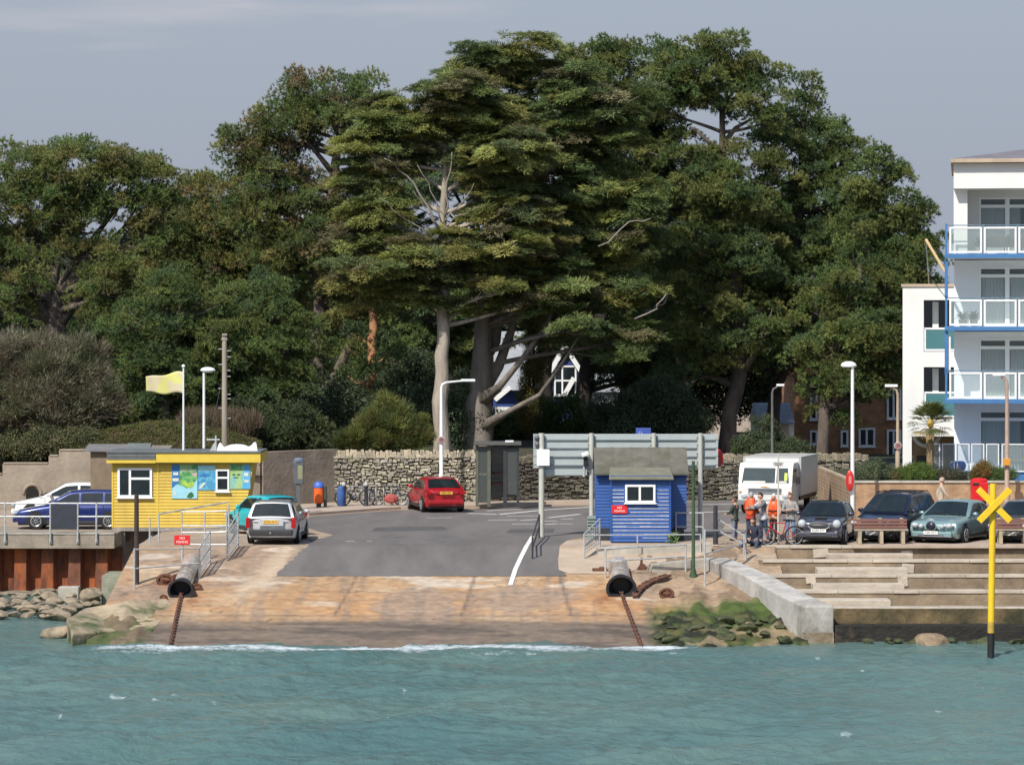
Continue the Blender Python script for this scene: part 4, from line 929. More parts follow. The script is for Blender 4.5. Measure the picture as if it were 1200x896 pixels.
def bicycle(label, loc, rz, paint, basket=None, s=1.0):
    t = thing('bicycle', label, 'bicycle', loc, rz)
    r = .33*s; wb = 1.02*s
    for x in (-wb/2, wb/2):
        mb = MB(); mb.tube([(x+r*math.cos(a),0,r+r*math.sin(a)) for a in [2*math.pi*i/24 for i in range(24)]], .024, 6, closed=True); w = mb.build('wheel', TYRE, t, local=True, smooth=True)
        mb = MB(); mb.tube([(x+r*.9*math.cos(a),0,r+r*.9*math.sin(a)) for a in [2*math.pi*i/24 for i in range(24)]], .014, 5, closed=True)
        for i in range(14): a = 2*math.pi*i/14; mb.cyl((x,0,r),(x+r*.9*math.cos(a),0,r+r*.9*math.sin(a)),.004,n=4)
        mb.cyl((x,-.05,r),(x,.05,r),.03,n=8); mb.build('rim', ALLOY, w, local=True)
    bb = (-.06*s,0,.30*s); st = (-.2*s,0,.78*s); hd = (.33*s,0,.80*s); hd2 = (.36*s,0,.66*s); rr = (-wb/2,0,r); fr = (wb/2,0,r)
    mb = MB()
    for a, b_ in ((bb,st),(st,hd),(bb,hd2),(hd,hd2)): mb.cyl(a, b_, .02, n=7)
    for y in (-.05,.05):
        mb.cyl(bb,(rr[0],y,rr[2]),.012,n=6); mb.cyl((st[0],0,st[2]-.08),(rr[0],y,rr[2]),.011,n=6); mb.cyl((hd2[0],y*.6,hd2[2]),(fr[0],y,fr[2]),.016,n=6)
    mb.build('frame', paint, t, local=True, smooth=True)
    mb = MB(); mb.prism([(-.34*s,-.02),(-.33*s,.02),(-.10*s,0)], 'XY', 0, .001) if False else None
    mb = MB(); mb.box((-.25*s,0,.90*s),(.26,.13,.05)); mb.cyl(st,(-.235*s,0,.9*s),.014,n=6); mb.build('saddle', BLACK, t, local=True, bevel=.015)
    mb = MB(); mb.tube([(.25*s,-.28,.97*s),(.33*s,-.2,.98*s),(.32*s,0,.95*s),(.33*s,.2,.98*s),(.25*s,.28,.97*s)], .014, 6); mb.cyl(hd,(.315*s,0,.96*s),.016,n=6); mb.build('handlebar', DARKSTEEL, t, local=True, smooth=True)
    mb = MB(); mb.lathe([(.09,-.006),(.1,0),(.09,.006)], (bb[0],.05,bb[2]), 14, 'Y'); mb.cyl((bb[0],.06,bb[2]),(bb[0]+.12,.07,bb[2]-.11),.01,n=5); mb.cyl((bb[0],-.06,bb[2]),(bb[0]-.12,-.07,bb[2]+.11),.01,n=5); mb.box((bb[0]+.13,.11,bb[2]-.11),(.09,.08,.02)); mb.box((bb[0]-.13,-.11,bb[2]+.11),(.09,.08,.02)); mb.build('crankset', DARKSTEEL, t, local=True)
    return t
bicycle('silver bicycle leaning at the left end of the cycle stands', (X(416,142.0),142.0,QZ+.11), R(8), mk('silver_bike_paint', (.3,.32,.36), .3, .1, 5, metal=.5))
bicycle('dark bicycle with red luggage at the middle of the cycle stands', (X(456,142.1),142.1,QZ+.11), R(-6), mk('dark_bike_paint', (.03,.03,.035), .35, .1, 5))
mb = MB(); c = (X(458.5,141.95),141.95,QZ+.11+.28); mb.ball(c, (.30,.12,.2), 10, 7); mb.box((c[0],c[1]-.1,c[2]-.02),(.22,.08,.2)); single('pannier_bag', mb, mk('faded_red_cloth', (.35,.07,.06), .8, .2, 8), 'faded red pannier bag on the dark bicycle', 'bag', c, smooth=True)
mb = MB(); c = (X(399.5,141.3),141.3,QZ+.11); mb.lathe([(.12,0),(.16,.05),(.17,.55),(.13,.78),(.06,.84)], c, 12); single('blue_sack', mb, mk('blue_cloth', (.04,.10,.30), .8, .2, 6), 'blue sack hanging by the left bollard of the cycle stands', 'bag', c, smooth=True)
# bus shelter
Yh = 141.0
SHF = mk('shelter_frame', (.10,.105,.075), .6, .2, 4); SHG = mk_glass('grimy_shelter_glass', (.09,.10,.09), .66, .15)
t = thing('bus_shelter', 'dark glazed bus shelter with flat roof at the end of the stone wall', 'bus shelter', (X(583,Yh),Yh,QZ+.1))
xs_ = [X(p,Yh) for p in (559,573,592,607)]; zt = Z(521.5,Yh); z0 = QZ+.11
for x, w in ((xs_[0],.12),(xs_[1],.14),(xs_[2],.16),(xs_[3],.10)):
    mb = MB(); mb.span((x-w/2,Yh-.05,z0),(x+w/2,Yh+.05,zt)); mb.build('post', SHF if x < xs_[2] else DARKSTEEL, t)
for x in (xs_[0],xs_[3]):
    mb = MB(); mb.span((x-.05,Yh+1.5,z0),(x+.05,Yh+1.6,zt)); mb.build('post', DARKSTEEL, t)
mb = MB(); mb.span((xs_[0]-.14,Yh-.25,zt+.002),(xs_[3]+.14,Yh+1.75,zt+.12)); mb.build('roof', mk('shelter_roof', (.085,.085,.075), .7, .2, 3), t, bevel=.02)
mb = MB(); mb.span((X(592,Yh),Yh-.15,zt+.124),(X(602,Yh),Yh+.2,zt+.2)); mb.build('roof_light', WHITE_METAL, t, bevel=.02)
mb = MB(); mb.span((xs_[0]+.06,Yh-.012,z0+.15),(xs_[1]-.07,Yh,zt-.05)); mb.build('glazed_panel', SHG, t)
mb = MB(); mb.span((xs_[2]+.08,Yh-.012,z0+.5),(xs_[3]-.05,Yh,zt-.15)); mb.build('glazed_panel', SHG, t)
mb = MB(); mb.span((xs_[0]+.06,Yh+1.54,z0+.3),(xs_[3]-.06,Yh+1.552,zt-.1)); mb.build('back_panel', SHG, t)
mb = MB(); mb.span((xs_[0]-.01,Yh+.06,z0+.15),(xs_[0]+.002,Yh+1.48,zt-.05)); mb.build('side_panel', SHG, t)
for py in (556,568): 
    mb = MB(); mb.span((xs_[1]+.07,Yh+1.0,Z(py,Yh)-.04),(xs_[3]-.05,Yh+1.25 if py > 560 else Yh+1.04,Z(py,Yh)+.04)); mb.build('bench_seat' if py > 560 else 'cross_bar', mk('shelter_seat', (.16,.06,.045), .6, .2, 5), t)
mb = MB(); mb.span((xs_[0]+.07,Yh-.02,Z(557,Yh)),(xs_[1]-.08,Yh-.014,Z(554,Yh))); mb.build('cross_bar', SHF, t)
# ================================================================ large road sign seen from behind
Yg = 121.62
SGN = mk('sign_back_aluminium', (.40,.44,.43), .45, .06, 3, metal=.15); SPOST = mk('sign_post_paint', (.46,.46,.40), .5, .1, 4)
t = thing('road_sign', 'huge pale grey road sign seen from behind on tall posts over the blue hut', 'road sign', (X(733,Yg),Yg,QZ))
ribs = (508.5,515.2,524.8,534.8,544.8,548.5)
def plank(x0, x1, py0, py1, name='sign_plank', y=Yg):
    mb = MB(); n = 1; mb.span((X(x0,y),y,Z(py1,y)+.012),(X(x1,y),y+.03,Z(py0,y)-.012)); mb.span((X(x0,y),y+.031,Z(py1,y)-.008),(X(x1,y),y+.045,Z(py0,y)+.006)); return mb.build(name, SGN, t, bevel=.004, seg=1)
for i in range(5): plank(625, 841.5, ribs[i], ribs[i+1])
plank(634, 688, 549.2, 557); 
mb = MB()
for py in ribs[1:5]:
    for a, b_ in ((635,689),(696,764),(770,816),(823,838)): mb.span((X(a,Yg),Yg-.06,Z(py,Yg)-.018),(X(b_,Yg),Yg-.002,Z(py,Yg)+.018))
mb.build('stiffener', mk('sign_channel', (.20,.23,.23), .5, .1, 4), t)
for px, pb in ((634.5,None),(693,None),(766,None),(820.5,None)):
    mb = MB(); x = X(px,Yg); mb.cyl((x,Yg-.14,QZ),(x,Yg-.14,Z(507.2,Yg)),.082 if px != 634.5 else .1,n=14); mb.build('post', SPOST, t, smooth=True)
    mb = MB()
    for py in (511,520,530,540): mb.span((x-.13,Yg-.05,Z(py,Yg)-.03),(x+.13,Yg-.003,Z(py,Yg)+.03))
    mb.build('clamps', GALV, t)
mb = MB(); mb.span((X(629,Yg),Yg-.33,Z(545,Yg)),(X(644,Yg),Yg-.24,Z(526,Yg))); single('white_cabinet', mb, mk('clean_white_enamel', (.85,.85,.85), .35, .03, 4), 'plain white square panel on the left post of the huge road sign', 'cabinet', (X(636,Yg),Yg-.3,Z(545,Yg)), bevel=.015)
mb = MB(); x = X(629,Yg); mb.box((x,Yg-.1,Z(516,Yg)),(.16,.16,.3)); mb.ball((x,Yg-.2,Z(520,Yg)),(.09,.12,.1)); mb.ball((x,Yg-.2,Z(512,Yg)),(.09,.12,.1)); single('loudspeaker', mb, mk('grey_box', (.14,.15,.17), .6, .15, 5), 'small dark grey twin lamp unit at the top left corner of the road sign', 'lamp', (x,Yg-.1,Z(516,Yg)), bevel=.01)
t = thing('security_camera', 'white hooded camera with black bracket on the second sign post', 'camera', (X(687,Yg),Yg-.35,Z(553,Yg)))
x = X(686,Yg); mb = MB(); mb.box((x-.02,Yg-.4,Z(531.5,Yg)),(.26,.42,.14),M=Matrix.Rotation(R(-20),3,'Y')); mb.build('hood', WHITE_METAL, t, bevel=.03)
mb = MB(); mb.box((x,Yg-.38,Z(540,Yg)),(.15,.2,.34)); mb.build('lens_housing', BLACK, t, bevel=.03)
mb = MB(); mb.cyl((x-.04,Yg-.3,Z(546,Yg)),(x-.06,Yg-.3,Z(558,Yg)),.05); mb.cyl((x,Yg-.3,Z(548,Yg)),(x+.18,Yg-.22,Z(548,Yg)),.05); mb.build('bracket', GALV, t)
t = thing('round_sign', 'red rimmed round sign edge-on at the right end of the huge road sign', 'road sign', (X(844,Yg+.6),Yg+.6,Z(540,Yg)))
mb = MB(); mb.lathe([(.01,-.012),(.30,-.012),(.30,.012),(.01,.012)], (0,0,0), 24, 'X'); Mx = Matrix.Rotation(R(24),3,'Z'); mb.v = [tuple(Mx@Vector(v)+Vector((X(842.5,Yg+.6),Yg+.6,Z(537,Yg)))) for v in mb.v]; mb.build('sign_disc', WHITE, t)
mb = MB(); mb.lathe([(.23,-.016),(.31,-.016),(.31,.016),(.23,.016)], (0,0,0), 24, 'X'); mb.v = [tuple(Mx@Vector(v)+Vector((X(842.5,Yg+.6),Yg+.6,Z(537,Yg)))) for v in mb.v]; mb.build('red_rim', REDP, t)
mb = MB(); mb.cyl((X(842,Yg+.6),Yg+.5,Z(537,Yg)),(X(830,Yg+.6),Yg+.05,Z(537,Yg)),.02,n=6); mb.build('bracket', GALV, t)
Yp = 128.0
t = thing('parking_sign', 'blue sign just showing above the middle of the huge road sign', 'road sign', (X(754,Yp),Yp,QZ))
mb = MB(); mb.box((X(754,Yp),Yp,Z(509,Yp)),(.56,.03,.50)); mb.build('sign_plate', mk('blue_sign', (.05,.09,.35), .5, .1, 4), t, bevel=.02)
mb = MB(); mb.cyl((X(754,Yp),Yp+.05,QZ),(X(754,Yp),Yp+.05,Z(503,Yp)),.04,n=8); mb.build('post', GALV, t)
text_mesh('lettering', 'P', .3, mk('grey_lettering', (.25,.3,.45), .5, .05, 4), t, (-.12,-.02,Z(509,Yp)-QZ)); text_mesh('lettering', '00', .22, MATS['grey_lettering'], t, (.12,-.02,Z(509,Yp)-QZ)) if False else None
# ================================================================ blue hut
BLUE = mk('blue_weatherboard_paint', (.018,.075,.27), .4, .14, 3, c2=(.03,.10,.31), c2amt=(.5,.8), spec=.6)
FELT = mk('mossy_felt_roof', (.12,.112,.09), .9, .25, 2.2, .5, 14, c2=(.07,.075,.035), c2amt=(.5,.72))
Yb = 117.6; Yw = 119.0
t = thing('blue_hut', 'small bright blue weatherboarded hut with mossy felt roof and projecting bay', 'hut', (X(752,Yb),Yb,QZ))
bx = lambda px: X(px,Yb); bz = lambda py: Z(py,Yb)
wx = lambda px: X(px,Yw); wz = lambda py: Z(py,Yw)
mb = MB(); clad_front(mb, lambda z: (wx(698),wx(804.5)), wz(620), wz(555), Yw, .112)
mb.build('front_cladding', BLUE, t, fixn=False)
mb = MB(); mb.span((wx(698)+.01,Yw+.004,wz(620)),(wx(804.5)-.01,Yw+2.3,wz(550))); mb.build('wall', BLUE, t)
mb = MB(); clad_front(mb, lambda z: (bx(715.5),bx(786)), bz(634.5), bz(560), Yb, .126, .034); mb.build('bay_cladding', BLUE, t, fixn=False)
mb = MB(); mb.span((bx(715.5)+.01,Yb+.004,bz(634.5)),(bx(786)-.01,Yw+.5,bz(557))); mb.build('bay_wall', BLUE, t)
z = bz(634.5)+.126; k = 0; rw = random.Random(8)  # pale strips on the bay's board edges: sun glints painted in
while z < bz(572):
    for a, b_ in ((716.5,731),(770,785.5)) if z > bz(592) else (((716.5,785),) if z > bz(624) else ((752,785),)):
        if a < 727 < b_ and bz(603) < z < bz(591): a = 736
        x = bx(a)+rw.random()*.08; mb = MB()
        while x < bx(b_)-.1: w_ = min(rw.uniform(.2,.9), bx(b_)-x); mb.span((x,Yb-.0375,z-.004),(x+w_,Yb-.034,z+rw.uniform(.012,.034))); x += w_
        mb.build('board_edge_glint', mk('pale_glint_paint', (.50,.52,.58), .5, .2, 6), t)
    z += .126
for a in (bx(715)-.0,bx(786)-.07): 
    mb = MB(); mb.span((a,Yb-.044,bz(634.5)),(a+.08,Yb+.002,bz(557))); mb.build('corner_board', BLUE, t)
mb = MB(); mb.span((bx(699),Yb+1.35,QZ+.02),(bx(804),Yw+2.2,wz(620)+.05)); mb.build('base', DARKSTEEL, t)
z0, z1 = wz(556), wz(527.5)   # pitched roof: eaves to ridge
mb = MB(); e = Yw-.30; rg = Yw+1.25
for i in range(5):
    pass
vs = [(wx(696.5),e,z0),(wx(806.5),e,z0),(wx(806.5),rg,z1),(wx(696.5),rg,z1),(wx(806.5),rg+1.12,z0+.15),(wx(696.5),rg+1.12,z0+.15)]
mb.add(vs+[(v[0],v[1],v[2]+.07) for v in vs], [(0,1,2,3),(3,2,4,5),(6,7,8,9),(9,8,10,11),(0,1,7,6),(1,2,8,7),(2,4,10,8),(4,5,11,10),(5,3,9,11),(3,0,6,9)])
mb.build('roof', FELT, t)
mb = MB()
for k in range(4):
    x = wx(696.5)+(wx(806.5)-wx(696.5))*(k+1)/5; mb.beam((x,e-.01,z0+.078),(x,rg,z1+.078),.05,.012)
mb.build('felt_lap', FELT, t)
for x in (wx(696.6),wx(806.4)):
    mb = MB(); mb.prism([(Yw,z0-.02),(Yw+2.3,z0-.02),(rg,z1-.01)], 'YZ', x+(.03 if x < wx(750) else -.07), x+(.07 if x < wx(750) else -.03)); mb.build('gable', BLUE, t)
mb = MB(); vs = [(bx(713.5),Yb-.22,bz(561.5)),(bx(789),Yb-.22,bz(561.5)),(bx(786),Yw-.25,wz(553)+.11),(bx(716),Yw-.25,wz(553)+.11)]
mb.add(vs+[(v[0],v[1],v[2]+.06) for v in vs], [(0,1,2,3),(4,5,6,7),(0,1,5,4),(1,2,6,5),(2,3,7,6),(3,0,4,7)]); mb.build('bay_roof', mk('pale_felt', (.17,.165,.115), .9, .2, 3, .3, 14), t)
w = window(t, bx(732.5), bx(768), bz(588.8), bz(567.6), Yb-.036, mull=(bx(749.7),), fr=.075)
red_sign('red no fishing sign fixed on the front of the blue hut', bx(726), Yb-.055, bz(596.5), .55, .29)
# railings around the hut
p = lambda a, b_: gp(a, b_)
railing('grey mesh fence panel with posts left of the blue hut', [p(684.5,655),p(703,641)], [.98,.5], toph=[up(p(684.5,655),625),up(p(703,641),607)], panel=(0,1))
railing('long level rail running in front of the blue hut', [p(684.5,655),p(747,652),p(821,648)], [.98], toph=[up(p(684.5,655),626),up(p(747,652),626),up(p(821,648),625.5)], r=.024)
railing('white two-rail barrier behind the wide chain pipe', [p(709.5,677),p(803.5,670)], [.98,.56], toph=[up(p(709.5,677),642),up(p(803.5,670),637)], r=.032)
railing('short pale rail at the right side of the blue hut', [p(792,634),p(824,634)], [.98,.5], toph=[up(p(792,634),600),up(p(824,634),600)], r=.026)
railing('white rail at the head of the groyne wall', [p(826,685),p(874,655)], [.98,.55], toph=[up(p(826,685),620),up(p(874,655),620)], r=.03)
railing('grey sloping rail with dark end post beside the people', [p(839,637),p(872,650)], [.9,.5], toph=[up(p(839,637),603),up(p(872,650),625)], r=.028)
mb = MB(); g = p(839,638); mb.cyl((g[0]-.02,g[1]-.1,g[2]),(g[0]-.02,g[1]-.1,Z(592,g[1])),.09,.07,10); single('dark_post', mb, DARKSTEEL, 'thick dark post at the end of the grey sloping rail', 'post', g, smooth=True)
railing('low dark hoop barrier on the tarmac left of the huge road sign', [p(624,655),p(632,630)], [.97,.5], toph=[up(p(624,655),629),up(p(632,630),602)], r=.03, mat=DARKSTEEL)
mb = MB(); mb.span((X(689,119.5),119.5,QZ),(X(701,119.5),120.1,Z(605,119.5)))
for k in range(6): mb.span((X(688,119.5),119.44,Z(606+k*3.6,119.5)-.05),(X(702,119.5),119.5-.002,Z(606+k*3.6,119.5)))
single('slatted_box', mb, mk('pale_green_slats', (.22,.28,.25), .6, .15, 5), 'pale green slatted cabinet at the left corner of the blue hut', 'cabinet', (X(695,119.5),119.5,QZ))
# concrete kerbs below the hut
for (a, b_, c, d, lab) in ((700,650,833,646,'long low concrete kerb under the rail of the blue hut'),(762,670,826,664,'short grey concrete kerb lying below the hut rail')):
    g0, g1 = GP(a,b_), GP(c,d); mb = MB(); mb.beam(g0+Vector((0,0,.1)), g1+Vector((0,0,.12)), .35, .34); single('concrete_kerb', mb, CONC_LIGHT, lab, 'kerb', g0, bevel=.03)
mb = MB(); rnd = random.Random(3)
for i in range(40):
    c = Vector((X(787+rnd.gauss(0,3),117.3),117.3+rnd.gauss(0,.1),QZ+rnd.random()*.35)); d = Vector((rnd.gauss(0,1),rnd.gauss(0,1),1)).normalized()*.16
    s = d.cross(Vector((0,1,0))).normalized()*.03; mb.add([c-s,c+s,c+d],[(0,1,2)])
single('weed_tuft', mb, mk('weed_green', (.09,.16,.03), .7, .3, 8), 'small green weed growing at the right foot of the blue hut', 'weed', (X(787,117.3),117.3,QZ), fixn=False)
# ================================================================ yellow cross beacon standing in the sea
Yx = 98.7
YEL = mk('beacon_yellow', (.78,.50,.02), .45, .08, 4, c2=(.6,.36,.03), c2amt=(.56,.8))
xt, xb = X(1163.8,Yx), X(1161.3,Yx)
t = thing('cross_beacon', 'yellow navigation post with a big yellow cross standing in the sea on the right', 'beacon', (xb,Yx,0))
mb = MB(); mb.cyl((xb,Yx,Z(741,Yx)),(xt,Yx,Z(566.5,Yx)),.098,.092,14); mb.build('post', YEL, t, smooth=True)
mb = MB(); mb.cyl((xb-.01,Yx,-2),(xb,Yx,Z(741,Yx)-.002),.105,.102,14); mb.build('post_foot', mk('black_tar', (.012,.012,.012), .6, .2, 5), t, smooth=True)
mb = MB(); mb.cyl((xb,Yx-.001,Z(740,Yx)),(xb+.004,Yx-.001,Z(728,Yx)),.101,.101,14); mb.build('tide_mark', mk('stained_yellow', (.42,.28,.05), .7, .3, 5), t, smooth=True)
for a, b_ in (((1145.3,572.5),(1183,610)),((1182.5,572.5),(1146,610))):
    mb = MB(); k = -.16 if a[0] < 1160 else -.22; mb.beam((X(a[0],Yx),Yx+k,Z(a[1],Yx)),(X(b_[0],Yx),Yx+k,Z(b_[1],Yx)),.06,.19); mb.build('cross_arm', YEL, t, bevel=.01)
mb = MB(); mb.cyl((X(1164,Yx),Yx-.2,Z(590,Yx)),(X(1164,Yx),Yx+.1,Z(590,Yx)),.04); mb.build('bolt', GALV, t)
# ================================================================ signs and benches on the right quay
Yt = 117.2
t = pole('sign_pole', 'thin pale pole with small rectangular sign plate among the people', 'sign', 912, None, 531, Yt, .035, mk('pale_post', (.55,.50,.42), .5, .1, 5))
mb = MB(); mb.span((X(906,Yt),Yt-.06,Z(546,Yt)),(X(918,Yt),Yt-.04,Z(541,Yt))); mb.build('sign_plate', mk('grey_plate', (.42,.42,.40), .5, .1, 6), t, bevel=.004)
for i, (a, b_) in enumerate(((907.5,916.5),(908.5,915.5))):
    mb = MB(); mb.span((X(a,Yt),Yt-.064,Z(542.8+i*2,Yt)-.012),(X(b_,Yt),Yt-.061,Z(542.8+i*2,Yt)+.012)); mb.build('text_line', GREYP, t)
SLAT = mk('red_brown_slats', (.15,.055,.035), .6, .25, 3, .2, 20, stretch=(.15,1,1))
def bench(label, x0, x1, Y):
    t = thing('bench', label, 'bench', ((x0+x1)/2,Y,QZ+.06), group='benches facing the sea')
    z = QZ+.06
    for x in (x0+.18,(x0+x1)/2,x1-.18):
        mb = MB(); mb.prism([(Y-.28,z),(Y-.2,z),(Y-.14,z+.38),(Y+.1,z+.38),(Y+.22,z),(Y+.3,z),(Y+.2,z+.42),(Y+.34,z+.85),(Y+.28,z+.86),(Y+.12,z+.45),(Y-.26,z+.45)], 'YZ', x-.06, x+.06); mb.build('leg', mk('concrete_bench_end', (.36,.29,.2), .85, .2, 5), t)
    mb = MB(); [mb.span((x0,Y-.28+i*.13,z+.452),(x1,Y-.17+i*.13,z+.49)) for i in range(3)]; mb.build('seat', mk('grey_seat_slats', (.34,.28,.2), .7, .2, 4), t, bevel=.006)
    mb = MB(); [mb.box(((x0+x1)/2,Y+.13+.055*i,z+.55+i*.115),(x1-x0,.035,.095),M=Matrix.Rotation(R(-18),3,'X')) for i in range(3)]; mb.build('backrest', SLAT, t, bevel=.005)
    return t
bench('red brown slatted bench on the quay in front of the dark blue people carrier', X(1001,116.5), X(1064,116.5), 116.6)
bench('red brown slatted bench on the quay at the right edge, behind the yellow beacon', X(1166,116.5), X(1236,116.5), 116.6)
Yb = 128.5
t = thing('post_box', 'red box like dog waste bin on black pedestal in front of the brick wall', 'post box', (X(1148.5,Yb),Yb,QZ+.05))
mb = MB(); x0, x1 = X(1139,Yb), X(1158,Yb); mb.span((x0,Yb-.02,Z(587,Yb)),(x1,Yb+.5,Z(565,Yb))); mb.build('case', mk('bright_red_enamel', (.55,.012,.015), .35, .1, 4), t, bevel=.04)
mb = MB(); mb.span((x0+.03,Yb-.035,Z(568.5,Yb)),(x0+.26,Yb-.022,Z(565.5,Yb))); mb.build('opening', BLACK, t)
mb = MB(); mb.lathe([(.36,0),(.35,.08),(.25,.14),(.05,.16)], ((x0+x1)/2,Yb+.25,Z(565,Yb)+.002), 14, M=Matrix.Diagonal((.9,.6,1))); mb.build('lid', MATS['bright_red_enamel'], t, smooth=True)
mb = MB(); mb.span((x0+.06,Yb+.06,QZ),(x1-.06,Yb+.44,Z(587,Yb)-.002)); mb.build('pedestal', BLACK, t)
# ================================================================ block of flats
YF, YW = 137.0, 139.0
fx = lambda px, Y=YF: X(px, Y); fz = lambda py, Y=YF: Z(py, Y)
RENDER = mk('white_render', (.70,.69,.66), .75, .04, .8, c2=(.58,.56,.52), c2amt=(.5,.8), stretch=(1,1,.25))
SHADE = mk('render_shade_lifted', (.76,.79,.80), .7, .04, 1)  # paler copy of the white render, brightening walls and floors in shade
BLUEB = mk('blue_balcony_paint', (.05,.16,.35), .5, .1, 4)
BALG = mk_glass('balcony_glass', (.62,.72,.72), .16, .03)
WING = mk_glass('window_glass', (.34,.42,.43), .18, .03)
CURT = mk('white_curtain', (.85,.86,.84), .85, .06, 3, stretch=(6,6,.3)); ROOM = mk('dim_room', (.30,.31,.31), .9, .2, 2)
BG = 3.38
t = thing('flats', 'white modern block of flats with blue edged glass balconies on the right', 'building', (fx(1200),YW,BG))
xL = fx(1117.5); xR = fx(1620)
# shell: back wall blocks per floor, leaving window bays
slabs = (298,383,468)
floors = [(fz(221),fz(298)),(fz(303.5),fz(383)),(fz(388.5),fz(468)),(fz(473.5),BG)]
mb = MB(); mb.span((xL+.006,YW+.6,BG),(xR,YW+9,fz(215))); mb.build('wall', RENDER, t)
mb = MB(); mb.span((xL,YF+.1,fz(221)),(xR,YW+9.2,fz(191.5))); mb.build('parapet', RENDER, t, bevel=.01)
mb = MB(); mb.span((fx(1114),YF-.25,fz(191)),(xR,YW+9.4,fz(186.5))); mb.build('roof_edge', mk('tan_roof_edge', (.42,.33,.24), .7, .15, 2), t, bevel=.01)
mb = MB(); a, b_, zz = fx(1114.5), xR, fz(186.4)
mb.add([(a,YF-.2,zz),(b_,YF-.2,zz),(b_,YW+9.3,zz),(a,YW+9.3,zz),(fx(1330),YW+3,fz(152)),(b_,YW+3,fz(152)),(fx(1330),YW+6,fz(152)),(b_,YW+6,fz(152))],[(0,1,5,4),(0,4,6,3),(3,6,7,2),(4,5,7,6),(1,2,7,5)]); mb.build('roof', mk('grey_slate_roof', (.16,.15,.165), .7, .15, 2), t)
mb = MB(); mb.span((xL,YF+.6,fz(270)-1),(fx(1133.5),YW+.6,fz(221.2))); mb.build('pillar', RENDER, t)
for i, (zt, zb) in enumerate(floors):
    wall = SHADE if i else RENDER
    xw0 = fx(1139,YW)
    mb = MB(); mb.span((xL+.01,YW,zb),(xw0-.002,YW+.6,zt)); mb.span((xw0,YW,zt-.28),(xR,YW+.6,zt)); mb.build('facade_wall', wall, t)
    # glazing: transom band over tall sliding panes
    mb = MB(); mb.span((xw0,YW+.45,zb),(xR,YW+.5,zt-.29)); mb.build('room_back', ROOM, t)
    x = xw0; k = 0; bay = fx(1172,YW)-xw0
    while x < xR-bay:
        tr = zt-.28-.32
        fr = MB()
        for a in (x, x+bay-.09): fr.span((a,YW-.03,zb+.02),(a+.09,YW+.05,zt-.284))
        for z in (zt-.284-.08, tr-.11, zb+.02): fr.span((x+.09,YW-.026,z),(x+bay-.09,YW+.046,z+.08 if z != tr-.11 else z+.13))
        f = fr.build('window', UPVC, t)
        g = MB(); g.span((x+.09,YW+.002,zb+.1),(x+bay-.09,YW+.012,zt-.36)); g.build('pane', WING, f)
        cu = MB(); dark = (k+i) % 3 == 1 and i != 1
        cx0, cx1 = x+.1, x+bay-.1
        if dark: cx1 = cx0+(cx1-cx0)*.45
        n = 28
        cu.grid(lambda u, v: (cx0+(cx1-cx0)*u, YW+.09+.035*math.sin(u*52+i), zb+.1+(tr-zb-.2)*v), n*2, 1); cu.build('curtain', CURT, f, smooth=True)
        x += bay; k += 1
def balustrade(parent, xa, xb, y, z0, z1, step, name='balustrade', fw=.085):
    x = xa
    while x < xb-.2:
        w = min(step, xb-x); mb = MB()
        for a in (x+.03, x+w-.03-fw): mb.span((a,y-.03,z0),(a+fw,y+.03,z1))
        for z in (z0, z1-fw): mb.span((x+.03+fw,y-.028,z),(x+w-.03-fw,y+.028,z+fw))
        f = mb.build(name, WHITE_METAL, parent, bevel=.008, seg=1)
        g = MB(); g.span((x+.03+fw*.6,y-.006,z0+fw*.6),(x+w-.03-fw*.6,y+.006,z1-fw*.6)); g.build('glass_panel', BALG, f)
        x += w
stp = fx(1151.5)-fx(1111.5)
for py in slabs:
    mb = MB(); mb.span((fx(1107),YF-.12,fz(py+4.6)),(xR,YF+.05,fz(py-.6))); mb.span((fx(1107),YF+.052,fz(py+4.6)),(fx(1109.5),YW,fz(py-.6))); mb.build('slab_edge', BLUEB, t, bevel=.01)
    mb = MB(); mb.span((fx(1109.6),YF+.052,fz(py+4.2)),(xR,YW+.59,fz(py-.2))); mb.build('balcony_floor', SHADE, t)
    balustrade(t, fx(1111.5), fx(1440), YF-.02, fz(py-1.2), fz(py-32.0), stp)
    mb = MB(); 
    x = fx(1151.5)
    while x < fx(1440): mb.span((x-.03,YF+.02,fz(py)),(x+.03,YF+.07,fz(py-34))); x += stp
    mb.cyl((fx(1109),YF+.05,fz(py-34)),(fx(1440),YF+.05,fz(py-34)),.02,n=6); mb.build('rail_posts', mk('slate_blue_metal', (.13,.2,.27), .5, .1, 4), t)
    mb = MB(); mb.span((fx(1107.6),YF,fz(py-.6)),(fx(1110.2),YF+.1,fz(py-36))); mb.build('corner_post', BLUEB, t)
    mb = MB(); mb.span((fx(1109)-.02,YF+.12,fz(py-1)),(fx(1109),YW,fz(py-31))); mb.build('side_glass', BALG, t)
for a, b_ in ((312,345),(394,434)):
    mb = MB(); mb.span((fx(1107),YF-.0,fz(b_+4)),(fx(1111),YF+.16,fz(a-8))); mb.build('blue_pier', BLUEB, t)
mb = MB(); mb.span((fx(1109.5),YF+.08,fz(436)),(fx(1114),YF+.14,fz(392))); mb.build('screen_frame', WHITE_METAL, t)
